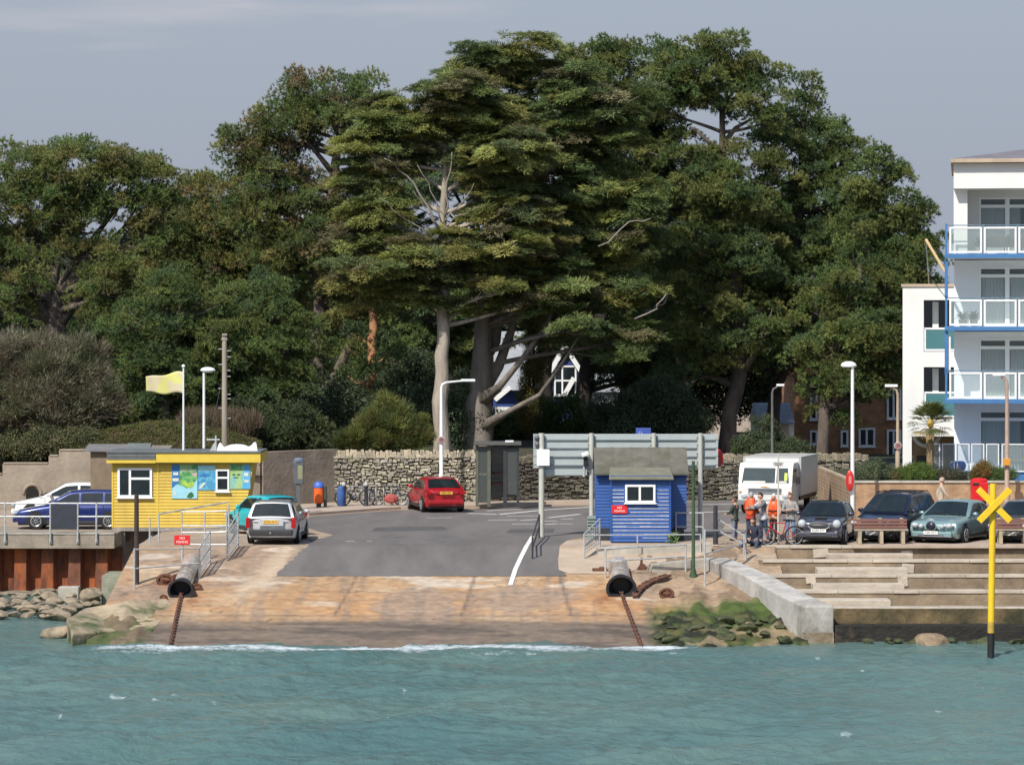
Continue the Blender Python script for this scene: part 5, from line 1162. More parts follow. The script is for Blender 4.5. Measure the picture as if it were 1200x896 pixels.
# ground terrace balustrade and blue plinth
balustrade(t, fx(1086), fx(1172), YF-.6, fz(552.5,YF-.6), fz(519.5,YF-.6), fx(1103)-fx(1086), fw=.05)
balustrade(t, fx(1172), fx(1440), YF-.6, fz(552.5,YF-.6), fz(519.5,YF-.6), fx(1206)-fx(1172), fw=.05)
mb = MB(); mb.span((fx(1086),YF-.55,BG-.3),(xR,YF+2,fz(553.5,YF-.6))); mb.build('plinth', BLUEB, t)
mb = MB(); mb.span((fx(1117),YF-.58,BG-.2),(fx(1180),YF-.556,fz(556,YF-.6))); mb.build('plinth_panel', CONC_LIGHT, t)
# rear wing
YR = 140.6; rx = lambda px: X(px,YR); rz = lambda py: Z(py,YR)
t = thing('flats_wing', 'lower white flat roofed wing of the flats with recessed windows', 'building', (rx(1080),YR,BG))
xa, xm, xb = rx(1044.5), rx(1069), rx(1116)
mb = MB()
mb.span((xa,YR,rz(511)),(xm,YR+8,rz(336))); mb.span((xm,YR,rz(351.5)),(xb,YR+8,rz(336.01))); mb.span((xm,YR,rz(430)),(xb,YR+.6,rz(412))); mb.span((xm,YR,rz(511)),(xb,YR+.6,rz(490)))
mb.span((xm,YR+1.0,rz(511)),(xb,YR+8,rz(351.6)))
mb.build('wall', RENDER, t)
mb = MB(); mb.span((xa-.06,YR-.06,rz(335.9)),(xb,YR+8.1,rz(332.6))); mb.build('roof_edge', MATS['tan_roof_edge'], t)
mb = MB(); mb.span((xa,YR,BG),(rx(1055),YR+.5,rz(511)-.003)); mb.build('pillar', RENDER, t)
mb = MB(); mb.span((rx(1056),YR+2.5,BG),(xb,YR+3,rz(511)-.003)); mb.build('undercroft_wall', BRICK, t)
mb = MB(); mb.tube([(rx(1072)+.55*math.cos(a),YR+2.4,rz(509)+.55*math.sin(a)) for a in [math.pi*1.0+i*math.pi/14 for i in range(15)]], .09, 8); mb.build('round_window_surround', WHITE, t, smooth=True)
mb = MB(); mb.span((rx(1060),YR+2.42,BG),(rx(1072),YR+2.49,rz(536))); mb.build('undercroft_door', DARKSTEEL, t)
for (y0, y1, ym) in ((352,411.5,385),(430.5,489.5,460)):
    w = MB(); w.span((xm+.002,YR+.9,rz(y1)),(xb,YR+.99,rz(y0))); f = w.build('window', DARKGLASS, t)
    c = MB(); c.span((xm+.35,YR+.85,rz(ym)),(xm+.6,YR+.89,rz(y0)-.05)); c.build('curtain', CURT, f)
    b2 = MB(); b2.span((xm+.02,YR+.05,rz(ym+1)),(xb,YR+.1,rz(ym-1.2))); b2.span((xm+.02,YR+.05,rz(y1)+.01),(xm+.09,YR+.1,rz(ym))); b2.span((xm+.09,YR+.05,rz(y1)+.01),(xb,YR+.1,rz(y1)+.09)); g = b2.build('balcony_rail', WHITE_METAL, t)
    p_ = MB(); p_.span((xm+.09,YR+.07,rz(y1)+.09),(xb,YR+.08,rz(ym)-.04)); p_.build('glass_panel', mk_glass('teal_glass', (.10,.26,.28), .6), g)
t = thing('roof_pole', 'tan slanting pole and thin upright mast at the roof edge of the white wing', 'pole', (rx(1078),YR+1,rz(333)))
mb = MB(); mb.cyl((X(1079.5,YF+1.5),YF+1.5,fz(279.5)),(X(1107.5,YF+.3),YF+.3,fz(320)),.06,n=8); mb.build('boom', mk('varnished_pole', (.5,.36,.18), .5, .1, 4), t, smooth=True)
mb = MB(); mb.cyl((rx(1075),YR+.5,rz(333)),(X(1079,YF+1.6),YF+1.6,fz(281)),.025,n=6); mb.build('mast', GALV, t)
# balcony furniture
RAT = mk('dark_rattan', (.03,.028,.027), .8, .3, 20)
def rattan(px, label, w=.62):
    x = fx(px,138); z = fz(298.5)+.02; t = thing('armchair', label, 'chair', (x,138,z), group='dark rattan armchairs on the top balcony')
    mb = MB(); mb.box((x,138,z+.36),(w,.6,.12)); mb.build('seat', RAT, t, bevel=.03)
    mb = MB(); mb.grid(lambda u, v: (x+math.cos(math.pi*(.0+u))*w*.56, 138+.1+.25*math.sin(math.pi*u), z+.36+v*(.28+.2*math.sin(math.pi*u))), 14, 4); o = mb.build('backrest', RAT, t, smooth=True); o.modifiers.new('s','SOLIDIFY').thickness = .05
    for sx in (-1,1):
        for sy in (-1,1): mb = MB(); mb.cyl((x+sx*w*.42,138+sy*.25,z),(x+sx*w*.42,138+sy*.25,z+.36),.025,n=6); mb.build('leg', RAT, t)
rattan(1162,'dark rattan armchair on the top balcony, nearest the potted plant',.9); rattan(1184,'dark rattan armchair on the top balcony, second from the left',.7); rattan(1199,'dark rattan armchair on the top balcony, cut by the picture edge',.8)
LEAF = mk_tint('leaf_green', .55, .2, .15, 6)
def potted(px, py, Y, label, h=.9, seed=0, green=(.10,.15,.05)):
    x, z = X(px,Y), Z(py,Y); t = thing('potted_plant', label, 'plant', (x,Y,z)); rnd = random.Random(seed)
    mb = MB(); mb.lathe([(.12,0),(.17,.28),(.19,.30)], (x,Y,z), 12); mb.build('pot', mk('terracotta', (.35,.3,.25), .7, .2, 4), t, smooth=True)
    mb = MB()
    for i in range(70):
        a = rnd.random()*6.28; e = rnd.uniform(.1,1.3); L_ = h*rnd.uniform(.5,1)*.7; d = Vector((math.cos(a)*math.cos(e),math.sin(a)*math.cos(e),math.sin(e))); p0 = Vector((x,Y,z+.3)); s = d.cross(Vector((0,0,1))).normalized()*.03
        g = rnd.uniform(.6,1.3); mb.col = tuple(c*g for c in green); p1 = p0+d*L_*.6; p2 = p0+d*L_-Vector((0,0,L_*.2)); mb.add([p0-s*.4,p0+s*.4,p1+s,p1-s,p2],[(0,1,2,3),(3,2,4)])
    mb.build('foliage', LEAF, t, fixn=False)
potted(1142,298.3,138.2,'tall spiky potted plant on the top balcony',1.0,1,(.14,.14,.06)); potted(1124,382.8,138,'low potted plant behind the second balcony rail, at its left end',.8,2,(.13,.15,.09)); potted(1136,382.8,138.3,'dark potted plant on the second balcony',.8,3,(.05,.06,.04))
t = thing('garden_bench', 'dark wooden slatted bench on the ground terrace of the flats', 'bench', (fx(1180,138.3),138.3,fz(552,138.3))); x0, x1 = fx(1164,138.3), fx(1198,138.3); z = fz(552,138.3); DW = mk('dark_teak', (.09,.07,.06), .7, .2, 4)
mb = MB(); [mb.span((x0,138.1+.12*i,z+.42),(x1,138.2+.12*i,z+.46)) for i in range(3)]; mb.build('seat', DW, t)
mb = MB(); [mb.span((x0+(x1-x0)*i/9-.02,138.47,z+.5),(x0+(x1-x0)*i/9+.02,138.5,z+.92)) for i in range(10)]; mb.span((x0,138.46,z+.92),(x1,138.51,z+.98)); mb.span((x0,138.46,z+.47),(x1,138.51,z+.52)); mb.build('backrest', DW, t)
for x in (x0+.03,x1-.03):
    for y in (138.1,138.48): mb = MB(); mb.span((x-.03,y-.03,z),(x+.03,y+.03,z+.42)); mb.build('leg', DW, t)
mb = MB(); x = fx(1121,137.4); z = fz(552,137.4)
mb.lathe([(.2,0),(.30,.10),(.33,.25),(.28,.38),(.2,.42)], (x,137.4,z), 14); single('blue_pot', mb, mk('blue_glaze', (.02,.14,.55), .2, .1, 4), 'round bright blue pot behind the terrace glass of the flats', 'pot', (x,137.4,z), smooth=True)
# the flats stand turned a little, so that their left flank runs away along the line of sight
bpy.context.view_layer.update()
PIV, ANG = Vector((fx(1109), YF, 0)), R(-7.6)
for o in [o for o in list(COL.objects) if o.parent is None and o.name.split('.')[0] in ('flats','flats_wing','roof_pole','armchair','potted_plant','garden_bench','blue_pot')]:
    p = Matrix.Rotation(ANG, 3, 'Z') @ (Vector(o.location)-PIV) + PIV
    o.location = p; o.rotation_euler = (0, 0, o.rotation_euler.z+ANG)
# ================================================================ houses among the trees
TILE = mk('orange_clay_tiles', (.42,.12,.04), .8, .3, 3, .5, 12); HBR = mk_brick('orange_brick', (.42,.20,.08), (.33,.13,.05), (.3,.24,.18)); SLATE = mk('grey_slates', (.27,.28,.29), .8, .15, 2, .3, 10, stretch=(1,1,3))
Yh = 170.0; hx = lambda px: X(px,Yh); hz = lambda py: Z(py,Yh)
t = thing('brick_house', 'orange brick house with clay tiled roof half hidden by the trees on the right', 'house', (hx(990),Yh,QZ))
mb = MB(); mb.span((hx(931),Yh,QZ),(hx(1075),Yh+8,hz(437))); mb.build('wall', HBR, t)
mb = MB(); z0, z1 = hz(437), hz(392); vs = [(hx(926),Yh-.5,z0-.1),(hx(1080),Yh-.5,z0-.1),(hx(1070),Yh+4,z1),(hx(940),Yh+4,z1),(hx(1080),Yh+8.5,z0-.1),(hx(926),Yh+8.5,z0-.1)]
mb.add(vs, [(0,1,2,3),(3,2,4,5),(0,3,5),(1,4,2),(0,5,4,1)]); r_ = mb.build('roof', TILE, t)
mb = MB(); mb.span((hx(1000),Yh+3.4,z1-.4),(hx(1012),Yh+4.3,z1+1.1)); mb.build('chimney', HBR, r_)
for (a, b_, c, d, m) in ((949,958,459,492,()),(964,973,459,492,()),(949,958,504,521,()),(1006,1025.5,501,523.5,(1015.5,)),(1039,1056,455,491,(1047,)),(1039,1056,503,547,(1047,)),(985,994,504,523,())):
    window(t, hx(a), hx(b_), hz(d), hz(c), Yh-.03, mull=tuple(hx(q) for q in m), fr=.1)
Yh = 164.0
t = thing('cream_house', 'small cream rendered house with slate roof behind the white truck', 'house', (hx(910) if False else X(910,164),164,QZ)); hx = lambda px: X(px,164.0); hz = lambda py: Z(py,164.0)
mb = MB(); mb.span((hx(890),164,QZ),(hx(929),170,hz(495))); mb.build('wall', mk('cream_render', (.62,.58,.46), .8, .06, 2), t)
mb = MB(); z0, z1 = hz(496), hz(473); mb.add([(hx(888),163.6,z0),(hx(931),163.6,z0),(hx(931),167,z1),(hx(888),167,z1),(hx(931),170.4,z0),(hx(888),170.4,z0)],[(0,1,2,3),(3,2,4,5),(0,3,5),(1,4,2),(0,5,4,1)]); mb.build('roof', SLATE, t)
mb = MB(); mb.span((hx(929)-.2,163.9,QZ),(hx(929)+.05,163.99,hz(492))); mb.build('downpipe', WHITE, t)
window(t, hx(895), hx(905), hz(521), hz(503), 163.97, mull=(hx(900),), fr=.08)
Yh = 182.0; hx = lambda px: X(px,182.0); hz = lambda py: Z(py,182.0)
t = thing('gabled_house', 'grey roofed house with blue gable and white timbers seen between the trunks', 'house', (hx(630),182,4.5))
NAVY = mk('navy_boarding', (.035,.06,.22), .6, .15, 2); 
mb = MB(); mb.span((hx(578),182,4),(hx(690),190,hz(456))); mb.build('wall', NAVY, t)
mb = MB(); z0, z1 = hz(457), hz(388); mb.add([(hx(574),181.4,z0),(hx(646),181.4,z0),(hx(640),186,z1),(hx(580),186,z1),(hx(646),190.6,z0),(hx(574),190.6,z0)],[(0,1,2,3),(3,2,4,5),(0,3,5),(1,4,2),(0,5,4,1)]); mb.build('roof', SLATE, t)
mb = MB(); mb.prism([(hx(641),4),(hx(684),4),(hx(684),hz(441)),(hx(662),hz(408)),(hx(641),hz(441))], 'XZ', 180.6, 189); mb.build('gable_wall', NAVY, t)
mb = MB(); mb.beam((hx(637),180.35,hz(446)),(hx(662),180.35,hz(406)),.3,.24); mb.beam((hx(662),180.36,hz(406)),(hx(687),180.36,hz(446)),.3,.24); mb.build('barge_board', WHITE, t)
mb = MB(); mb.add([(hx(637),180.2,hz(444)),(hx(662),180.2,hz(404)),(hx(662),189,hz(404)),(hx(637),189,hz(444)),(hx(687),180.2,hz(444)),(hx(687),189,hz(444))],[(0,1,2,3),(1,4,5,2)]); mb.build('gable_roof', SLATE, t, fixn=False)
window(t, hx(649), hx(675), hz(463), hz(428), 180.57, mull=(hx(658.5),), trans=((hx(650),hx(674),hz(445.5)),), fr=.09)
mb = MB(); mb.beam((hx(661),180.3,hz(462)),(hx(672),180.3,hz(442)),.1,.25); mb.build('timber_brace', WHITE, t)
mb = MB(); mb.beam((hx(580),181.2,hz(468)),(hx(598),181.2,hz(453)),.1,.25); mb.beam((hx(580),181.2,hz(478.5)),(hx(600),181.2,hz(478.5)),.1,.2); mb.beam((hx(580),181.2,hz(483)),(hx(600),181.2,hz(483)),.1,.2); mb.build('timber_brace', WHITE, t)
Yh = 188.0; hx = lambda px: X(px,188.0); hz = lambda py: Z(py,188.0)
t = thing('white_house', 'white rendered house glimpsed through dark foliage right of the gabled house', 'house', (hx(702),188,4.6))
mb = MB(); mb.span((hx(684),188,4.3),(hx(724),194,hz(458))); mb.build('wall', RENDER, t)
mb = MB(); mb.add([(hx(681),187.6,hz(459)),(hx(727),187.6,hz(459)),(hx(720),191,hz(438)),(hx(688),191,hz(438)),(hx(727),194.4,hz(459)),(hx(681),194.4,hz(459))],[(0,1,2,3),(3,2,4,5),(0,3,5),(1,4,2),(0,5,4,1)]); mb.build('roof', SLATE, t)
window(t, hx(690), hx(699), hz(489), hz(471), 187.97, fr=.1); window(t, hx(707), hx(716), hz(489), hz(471), 187.97, fr=.1)
# ================================================================ vehicles
CHROME = mk('chrome', (.6,.61,.62), .15, .05, 5, metal=.9); LENS = mk('clear_lamp_lens', (.42,.45,.47), .08, .15, 14, spec=.8); REDL = mk('red_lamp_lens', (.35,.01,.012), .15, .15, 8); AMBER = mk('amber_lens', (.5,.16,.02), .2, .1, 8)
PLATEW = mk('white_number_plate', (.72,.72,.68), .4, .05, 4); PLATEY = mk('yellow_number_plate', (.72,.42,.06), .4, .05, 4); TRIM = mk('dark_bumper_plastic', (.03,.03,.032), .6, .15, 6)
CARGLASS = mk('tinted_car_glass', (.012,.018,.02), .05, .4, 1.4, spec=.6)
def paint(name, c, metal=.35, rough=.33): return mk(name, c, rough, .08, 2, metal=metal, coat=.9)
def car(label, loc, rz, P, cat='car'):
    L, W, Ht = P['L'], P['W'], P['H']; body = P['paint']; t = thing('parked_car' if not P.get('moving') else 'car', label, cat, loc, rz)
    def wd(y):
        k = abs(2*y/L); return W/2*(1-.10*k**5-.05*max(0,(k-.9)/.1)**2)
    ty, tz = [a for a, _ in P['top']], [b for _, b in P['top']]
    def zt(y): return float(np.interp(y, ty, tz))
    def zb(y): k = abs(2*y/L); return P.get('sill',.20)+.06*max(0,(k-.8)/.2)
    CS = [(0,1.012),(.45,1.008),(.78,.99),(.92,.955),(.975,.885),(.992,.78),(1.0,.64),(.998,.48),(.985,.3),(.965,.12),(.93,0),(0,0)]
    ys = sorted(set([-L/2,-L/2+.02,-L/2+.06,-L/2+.14,-L/2+.25,L/2-.25,L/2-.14,L/2-.06,L/2-.02,L/2]+list(np.linspace(-L/2+.25,L/2-.25,26))+[q for q in ty]))
    def pt(y, fx, fz):
        w, a, b_ = wd(y), zb(y), zt(y); z = a+(b_-a)*fz; e = max(0,(abs(2*y/L)-.88)/.12); m = (a+b_)/2
        yy = y - math.copysign(1,y)*e*(P.get('round',.10)*((z-m)/((b_-a)/2+.01))**2 + .16*fx**4*(W/1.8))
        return (fx*w, yy, z)
    vs = []; m = len(CS)*2-2
    for y in ys:
        half = [pt(y,fx,fz) for fx, fz in CS]
        vs += half + [(-p[0],p[1],p[2]) for p in reversed(half[1:-1])]
    mb = MB(); fs = [(i*m+k, i*m+(k+1)%m, (i+1)*m+(k+1)%m, (i+1)*m+k) for i in range(len(ys)-1) for k in range(m)]
    fs += [tuple(range(m)), tuple((len(ys)-1)*m+k for k in range(m))]
    mb.add(vs, fs); B = mb.build('body', body, t, local=True, smooth=True)
    # cabin
    yb, yr, yf, yw, zbelt = P['cab']; zr = Ht; wB = W/2-.035; wR = W/2-P.get('tumble',.20)
    def halfw(z, y): return (wB+(wR-wB)*min(1,max(0,(z-zbelt)/(zr-zbelt))))*(wd(y)/(W/2))**.5
    def zroof(y):
        if y >= yf: return zbelt-.03+(zr-.045-zbelt+.03)*max(0,(yw-y)/(yw-yf))
        if y <= yr: return zbelt-.03+(zr-P.get('drop',.06)-zbelt+.03)*max(0,(y-yb)/(yr-yb))
        u = (y-yr)/(yf-yr); return (zr-P.get('drop',.06))*(1-u)+(zr-.045)*u + .05*4*u*(1-u)*.9
    st = list(np.linspace(yb,yr,6))+list(np.linspace(yr,yf,10))[1:]+list(np.linspace(yf,yw,7))[1:]
    mb = MB(); vs = []
    for y in st:
        z1 = zroof(y); half = []
        for k in (0,.35,.7,.9): z = zbelt-.03+(z1-zbelt+.03)*k; half.append((halfw(z,y), y, z))
        w1 = halfw(z1,y); half += [(w1-.02,y,z1-.012),(w1-.07,y,z1+.008),(w1*.5,y,z1+.028),(0,y,z1+.034)]
        vs += half+[(-p[0],p[1],p[2]) for p in reversed(half[:-1])]
    m2 = 15; mb.add(vs, [(i*m2+k,i*m2+k+1,(i+1)*m2+k+1,(i+1)*m2+k) for i in range(len(st)-1) for k in range(m2-1)]); cab = mb.build('roof', P.get('roofpaint', body), t, local=True, smooth=True)
    # glazing, a few mm proud of the cabin
    def pane(name, fn, nu, nv, mat=CARGLASS):
        g = MB(); g.grid(fn, nu, nv); return g.build(name, mat, t, local=True, smooth='all')
    def slope_pane(y0, y1, e0, e1):
        s = 1 if y1 > y0 else -1
        def fn(u, v):
            y = y0+(y1-y0)*(e0+(e1-e0)*v); z = zroof(y); w = halfw(z,y)-.10; x = w*(2*u-1)
            return (x, y+s*.02, z+.034-.026*abs(2*u-1)**2+.012)
        return fn
    pane('windscreen', slope_pane(yf,yw,.06,.93), 8, 4)
    if P.get('rearglass',True): pane('rear_window', slope_pane(yr,yb,.08,P.get('rg',.86)), 8, 4)
    cuts = P['side']; zl = zbelt+.035
    for s in (-1,1):
        for a, b_ in cuts:
            def fn(u, v):
                y = a+(b_-a)*u; z1 = max(zl+.01, zroof(y)-.085); z = zl+(z1-zl)*v; return (s*(halfw(z,y)+.007), y, z)
            pane('side_window', fn, 8, 2)
    # wheels
    r = P.get('wheel',.31); ya = P['axles']
    for y in ya:
        for s in (-1,1):
            w = wd(y); x = s*(w+.006)
            mb = MB(); M = Matrix.Identity(3)
            mb.lathe([(.02,-.012),(r+.065,-.012),(r+.065,.0),(.02,.0)], (x-s*.004+ (0 if s>0 else .012),y,r+.01), 28, 'X'); mb.v = [v if v[2] > .2 else (v[0],v[1],max(v[2],.2)) for v in mb.v]; mb.build('wheel_arch', BLACK, t, local=True)
            mb = MB(); mb.lathe([(r*.6,-.11),(r*.94,-.105),(r,-.07),(r,.05),(r*.95,.088),(r*.62,.098)], (0,0,0), 26, 'X'); mb.v = [(v[0]*s+x-s*.085+s*.01, v[1]+y, v[2]+r) for v in mb.v]; wh = mb.build('wheel', TYRE, t, local=True, smooth=True)
            mb = MB(); mb.lathe([(.03,.09),(.05,.108),(r*.2,.104),(r*.22,.085)], (0,0,0), 16, 'X')
            for i in range(P.get('spokes',7)):
                a = 2*math.pi*i/P.get('spokes',7); mb.beam((.094,r*.12*math.cos(a),r*.12*math.sin(a)),(.090,r*.6*math.cos(a),r*.6*math.sin(a)),.022,r*.19,up=(1,0,0))
            mb.tube([(.088,r*.60*math.cos(a),r*.60*math.sin(a)) for a in [2*math.pi*i/26 for i in range(26)]], .022, 6, closed=True)
            mb.v = [(v[0]*s+x-s*.08+s*.012, v[1]+y, v[2]+r) for v in mb.v]; mb.build('rim', P.get('rim', ALLOY), wh, local=True, smooth=True)
    ex = L/2
    # lamps, plates, bumpers, mirrors, handles
    def part(name, fnc, mat, **k):
        mb = MB(); fnc(mb); return mb.build(name, mat, t, local=True, **k)
    fb, rb = P.get('front_bumper'), P.get('rear_bumper')
    zbm = .45
    for s in (-1,1):
        hl = P['headlight']; part('headlight', lambda m_: m_.ball((s*hl[0],ex-hl[3],hl[1]),(hl[2],.13,hl[4]),14,9), LENS, smooth=True)
        rl = P['tail']; part('tail_light', lambda m_: m_.box((s*rl[0],-ex+rl[2],rl[1]),(rl[3],.14,rl[4])), REDL, bevel=.02)
        part('door_mirror', lambda m_: m_.ball((s*(W/2+.07),yw-.42,zbelt+.08),(.11,.07,.075),10,7), P.get('mirror', body), smooth=True)
        for y in P.get('handles',(0,)): part('door_handle', lambda m_: m_.box((s*(wd(y)+.006),y,zbelt-.13),(.025,.17,.03)), P.get('handlemat', body), bevel=.008)
        part('sill_strip', lambda m_: m_.box((s*(W/2*.985),0,.27),(.03,L*.42,.10)), TRIM, bevel=.01)
        for y in P.get('doors',()): part('door_gap', lambda m_: m_.beam((s*(wd(y)-.004),y,zbelt-.05),(s*(wd(y)-.012),y,.32),.012,.018), BLACK)
    part('front_bumper', lambda m_: m_.box((0,ex-.10,.36),(W*.80,.16,.20)), fb or body, bevel=.05); part('rear_bumper', lambda m_: m_.box((0,-ex+.07,.43),(W*.86,.20,P.get('rbh',.17))), rb or body, bevel=.05)
    gm = P.get('grille'); 
    if gm: part('grille', lambda m_: m_.ball((0,ex-gm[3],gm[0]),(gm[1],.10,gm[2]),16,9), gm[4], smooth=True)
    part('air_intake', lambda m_: m_.box((0,ex-.04,.30),(W*.52,.06,.10)), BLACK, bevel=.02)
    def plate(y, z, s, mat, txt):
        mb = MB(); mb.box((0,y,z),(.52,.014,.115)); p_ = mb.build('number_plate', mat, t, local=True)
        if txt: text_mesh('plate_characters', txt, .10, BLACK, p_, (0,y+(.009 if s > 0 else -.009),z), rot=(R(90),0,R(180) if s > 0 else 0), depth=.001)
    plate(ex+.012-.0*L, P.get('fpz',.38), 1, PLATEW, P.get('reg','')); plate(-ex-P.get('rpy',.004), P.get('rpz',.70), -1, PLATEY, P.get('reg',''))
    part('wipers', lambda m_: [m_.beam((x0,yw-.03,zbelt+.03),(x0+.5,yw-.16,zbelt+.14),.015,.012) for x0 in (-.55,-.02)], BLACK)
    part('underbody', lambda m_: m_.box((0,0,.22),(W*.84,L*.9,.12)), BLACK)
    return t
cx = lambda px, Y: X(px, Y)
# silver estate, seen from behind
E = dict(L=4.75,W=1.74,H=1.44,top=[(-2.375,.80),(-2.34,.93),(-2.2,.95),(.85,.95),(1.2,.90),(2.1,.80),(2.32,.72),(2.375,.62)],cab=(-2.33,-2.02,.35,1.05,.93),side=[(-1.95,-1.05),(-.98,-.18),(-.10,.75)],axles=(-1.37,1.40),headlight=(.62,.66,.22,.10,.09),tail=(.78,.76,.03,.15,.36),
         paint=paint('silver_car_paint',(.56,.57,.58),.3),rear_bumper=TRIM,front_bumper=TRIM,rbh=.22,drop=.03,tumble=.22,handles=(-.85,.0),doors=(-1.0,-.14,.78),rpz=.79,rpy=.02,round=.04,rg=.9,reg='N734 ANT',spokes=5)
v = car('silver estate car parked beside the kiosk railings, seen from behind', (cx(326,119.1),119.05,QZ), R(-2.2), E)
mb = MB(); mb.box((0,-2.372,.77),(.86,.012,.22)); mb.build('plate_surround', MATS['silver_car_paint'], v, local=True)
mb = MB(); mb.ball((0,-2.5,.42),(.035,.035,.035)); mb.cyl((0,-2.5,.40),(0,-2.3,.36),.02); mb.build('tow_ball', CHROME, v, local=True)
for s in (-1,1): mb = MB(); mb.cyl((s*.62,-1.9,1.47),(s*.62,.2,1.48),.018); mb.build('roof_rail', BLACK, v, local=True)
# red hatch turning into the road
P = dict(L=4.05,W=1.70,H=1.40,top=[(-2.025,.78),(-1.99,.88),(-1.75,.94),(.7,.93),(1.0,.88),(1.75,.74),(1.97,.66),(2.025,.56)],cab=(-1.86,-1.05,.2,1.0,.91),side=[(-1.25,-.62),(-.54,.72)],axles=(-1.24,1.28),headlight=(.56,.62,.24,.10,.085),tail=(.70,.80,.04,.24,.13),
         paint=paint('red_car_paint',(.40,.008,.014),.25),moving=True,drop=.07,tumble=.24,handles=(-.3,),doors=(-.6,.78),rpz=.80,round=.07,rg=.8,wheel=.30,reg='R583 OJT')
car('red hatchback driving away across the road in front of the stone wall', (cx(510,139.9),139.9,QZ+.01), R(14), P)
# turquoise hatch behind the railings
P = dict(L=3.3,W=1.55,H=1.42,top=[(-1.65,.80),(-1.62,.90),(-1.5,.94),(.6,.94),(.9,.89),(1.45,.76),(1.61,.68),(1.65,.58)],cab=(-1.6,-1.1,.2,.85,.92),side=[(-1.2,-.6),(-.53,.62)],axles=(-1.0,1.05),headlight=(.56,.64,.2,.10,.09),tail=(.72,.78,.03,.14,.30),
         paint=paint('turquoise_car_paint',(.02,.42,.46),.15),rear_bumper=TRIM,front_bumper=TRIM,rbh=.22,handles=(-.3,),doors=(-.7,.8),rpz=.42,rg=.88,reg='')
car('turquoise hatchback parked behind the railings, left of the silver estate', (-8.95,123.3,QZ), R(35), P)
# blue estate and white car on the left quay
P = dict(L=4.5,W=1.72,H=1.43,top=[(-2.25,.70),(-2.2,.90),(-2.0,.94),(.7,.94),(1.1,.88),(1.95,.72),(2.18,.62),(2.25,.52)],cab=(-2.2,-1.75,.1,1.02,.92),side=[(-1.85,-1.2),(-1.12,-.32),(-.24,.78)],axles=(-1.35,1.33),headlight=(.58,.60,.24,.12,.09),tail=(.72,.82,.04,.2,.3),
         paint=paint('deep_blue_car_paint',(.012,.025,.135),.35),drop=.04,tumble=.23,handles=(-.75,.1),doors=(-1.16,-.28,.8),reg='',spokes=8)
P['rim'] = ALLOY
car('dark blue estate car side-on behind the quay railing, left of the kiosk', (cx(17,126.9)+2.25,126.9,QZ), R(90), P)
P = dict(L=4.3,W=1.70,H=1.46,top=[(-2.15,.70),(-2.1,.90),(-1.9,.95),(.7,.95),(1.1,.90),(1.9,.74),(2.08,.64),(2.15,.52)],cab=(-2.0,-1.4,.05,1.0,.93),side=[(-1.5,-.55),(-.46,.74)],axles=(-1.28,1.3),headlight=(.56,.62,.24,.12,.09),tail=(.7,.8,.04,.2,.26),paint=paint('white_car_paint',(.74,.74,.73),.0),reg='',handles=(-.2,),doors=(-.5,.8))
car('white car mostly hidden behind the dark blue estate on the left quay', (cx(15,132.8)+2.15,132.8,QZ), R(91), P)
# grey small hatch, facing us
P = dict(L=3.65,W=1.69,H=1.41,top=[(-1.825,.70),(-1.78,.88),(-1.6,.94),(.75,.95),(1.0,.92),(1.55,.82),(1.76,.72),(1.825,.60)],cab=(-1.7,-1.3,.15,.78,.93),side=[(-1.35,-.75),(-.68,.55)],axles=(-1.17,1.2),headlight=(.60,.72,.15,.20,.15),tail=(.66,.8,.03,.16,.26),
         paint=paint('grey_car_paint',(.075,.075,.095),.5,.25),roofpaint=paint('dark_roof_paint',(.02,.02,.025),.4),tumble=.24,drop=.06,grille=(.66,.34,.11,.06,mk('dark_mesh_grille',(.05,.05,.055),.5,.3,30)),reg='KU06 KFT',fpz=.50,handles=(-.3,),doors=(-.7,.6),round=.14)
v = car('small dark grey hatchback with round headlights facing the sea, beside the standing people', (cx(968,118.4),118.35,QZ), R(166.5), P)
mb = MB(); mb.tube([(.36*math.cos(a),1.80-.05*math.cos(a)**2,.66+.125*math.sin(a)) for a in [2*math.pi*i/24 for i in range(24)]], .022, 6, closed=True); mb.build('grille_rim', CHROME, v, local=True, smooth=True)
mb = MB(); mb.box((0,1.25,.925),(.42,.14,.035)); mb.build('bonnet_scoop', BLACK, v, local=True, bevel=.012)
for s in (-1,1): mb = MB(); mb.ball((s*.58,1.84-.14,.42),(.07,.05,.06)); mb.build('fog_light', LENS, v, local=True, smooth=True)
# dark blue people carrier
P = dict(L=4.55,W=1.78,H=1.66,top=[(-2.275,.75),(-2.22,.98),(-2.0,1.05),(.95,1.05),(1.3,.98),(1.95,.84),(2.2,.72),(2.275,.58)],cab=(-2.2,-1.85,.25,1.25,1.02),side=[(-1.95,-1.25),(-1.16,-.3),(-.2,.95)],axles=(-1.32,1.40),headlight=(.66,.72,.20,.12,.10),tail=(.76,.95,.03,.16,.4),
         paint=paint('navy_car_paint',(.012,.017,.04),.4),drop=.05,tumble=.24,grille=(.66,.38,.07,.05,TRIM),front_bumper=TRIM,reg='',handles=(-.8,.1),doors=(-1.2,-.25,.95),wheel=.32)
v = car('dark blue people carrier with roof bars parked behind the bench, facing the sea', (cx(1050,118.9),119.2,QZ), R(154), P)
for y in (-1.2,-.5,.1): mb = MB(); mb.box((0,y,1.715),(1.24,.09,.035)); mb.build('roof_bar', BLACK, v, local=True)
for s in (-1,1): mb = MB(); mb.cyl((s*.62,-1.7,1.69),(s*.62,.2,1.69),.02); mb.build('roof_rail', BLACK, v, local=True)
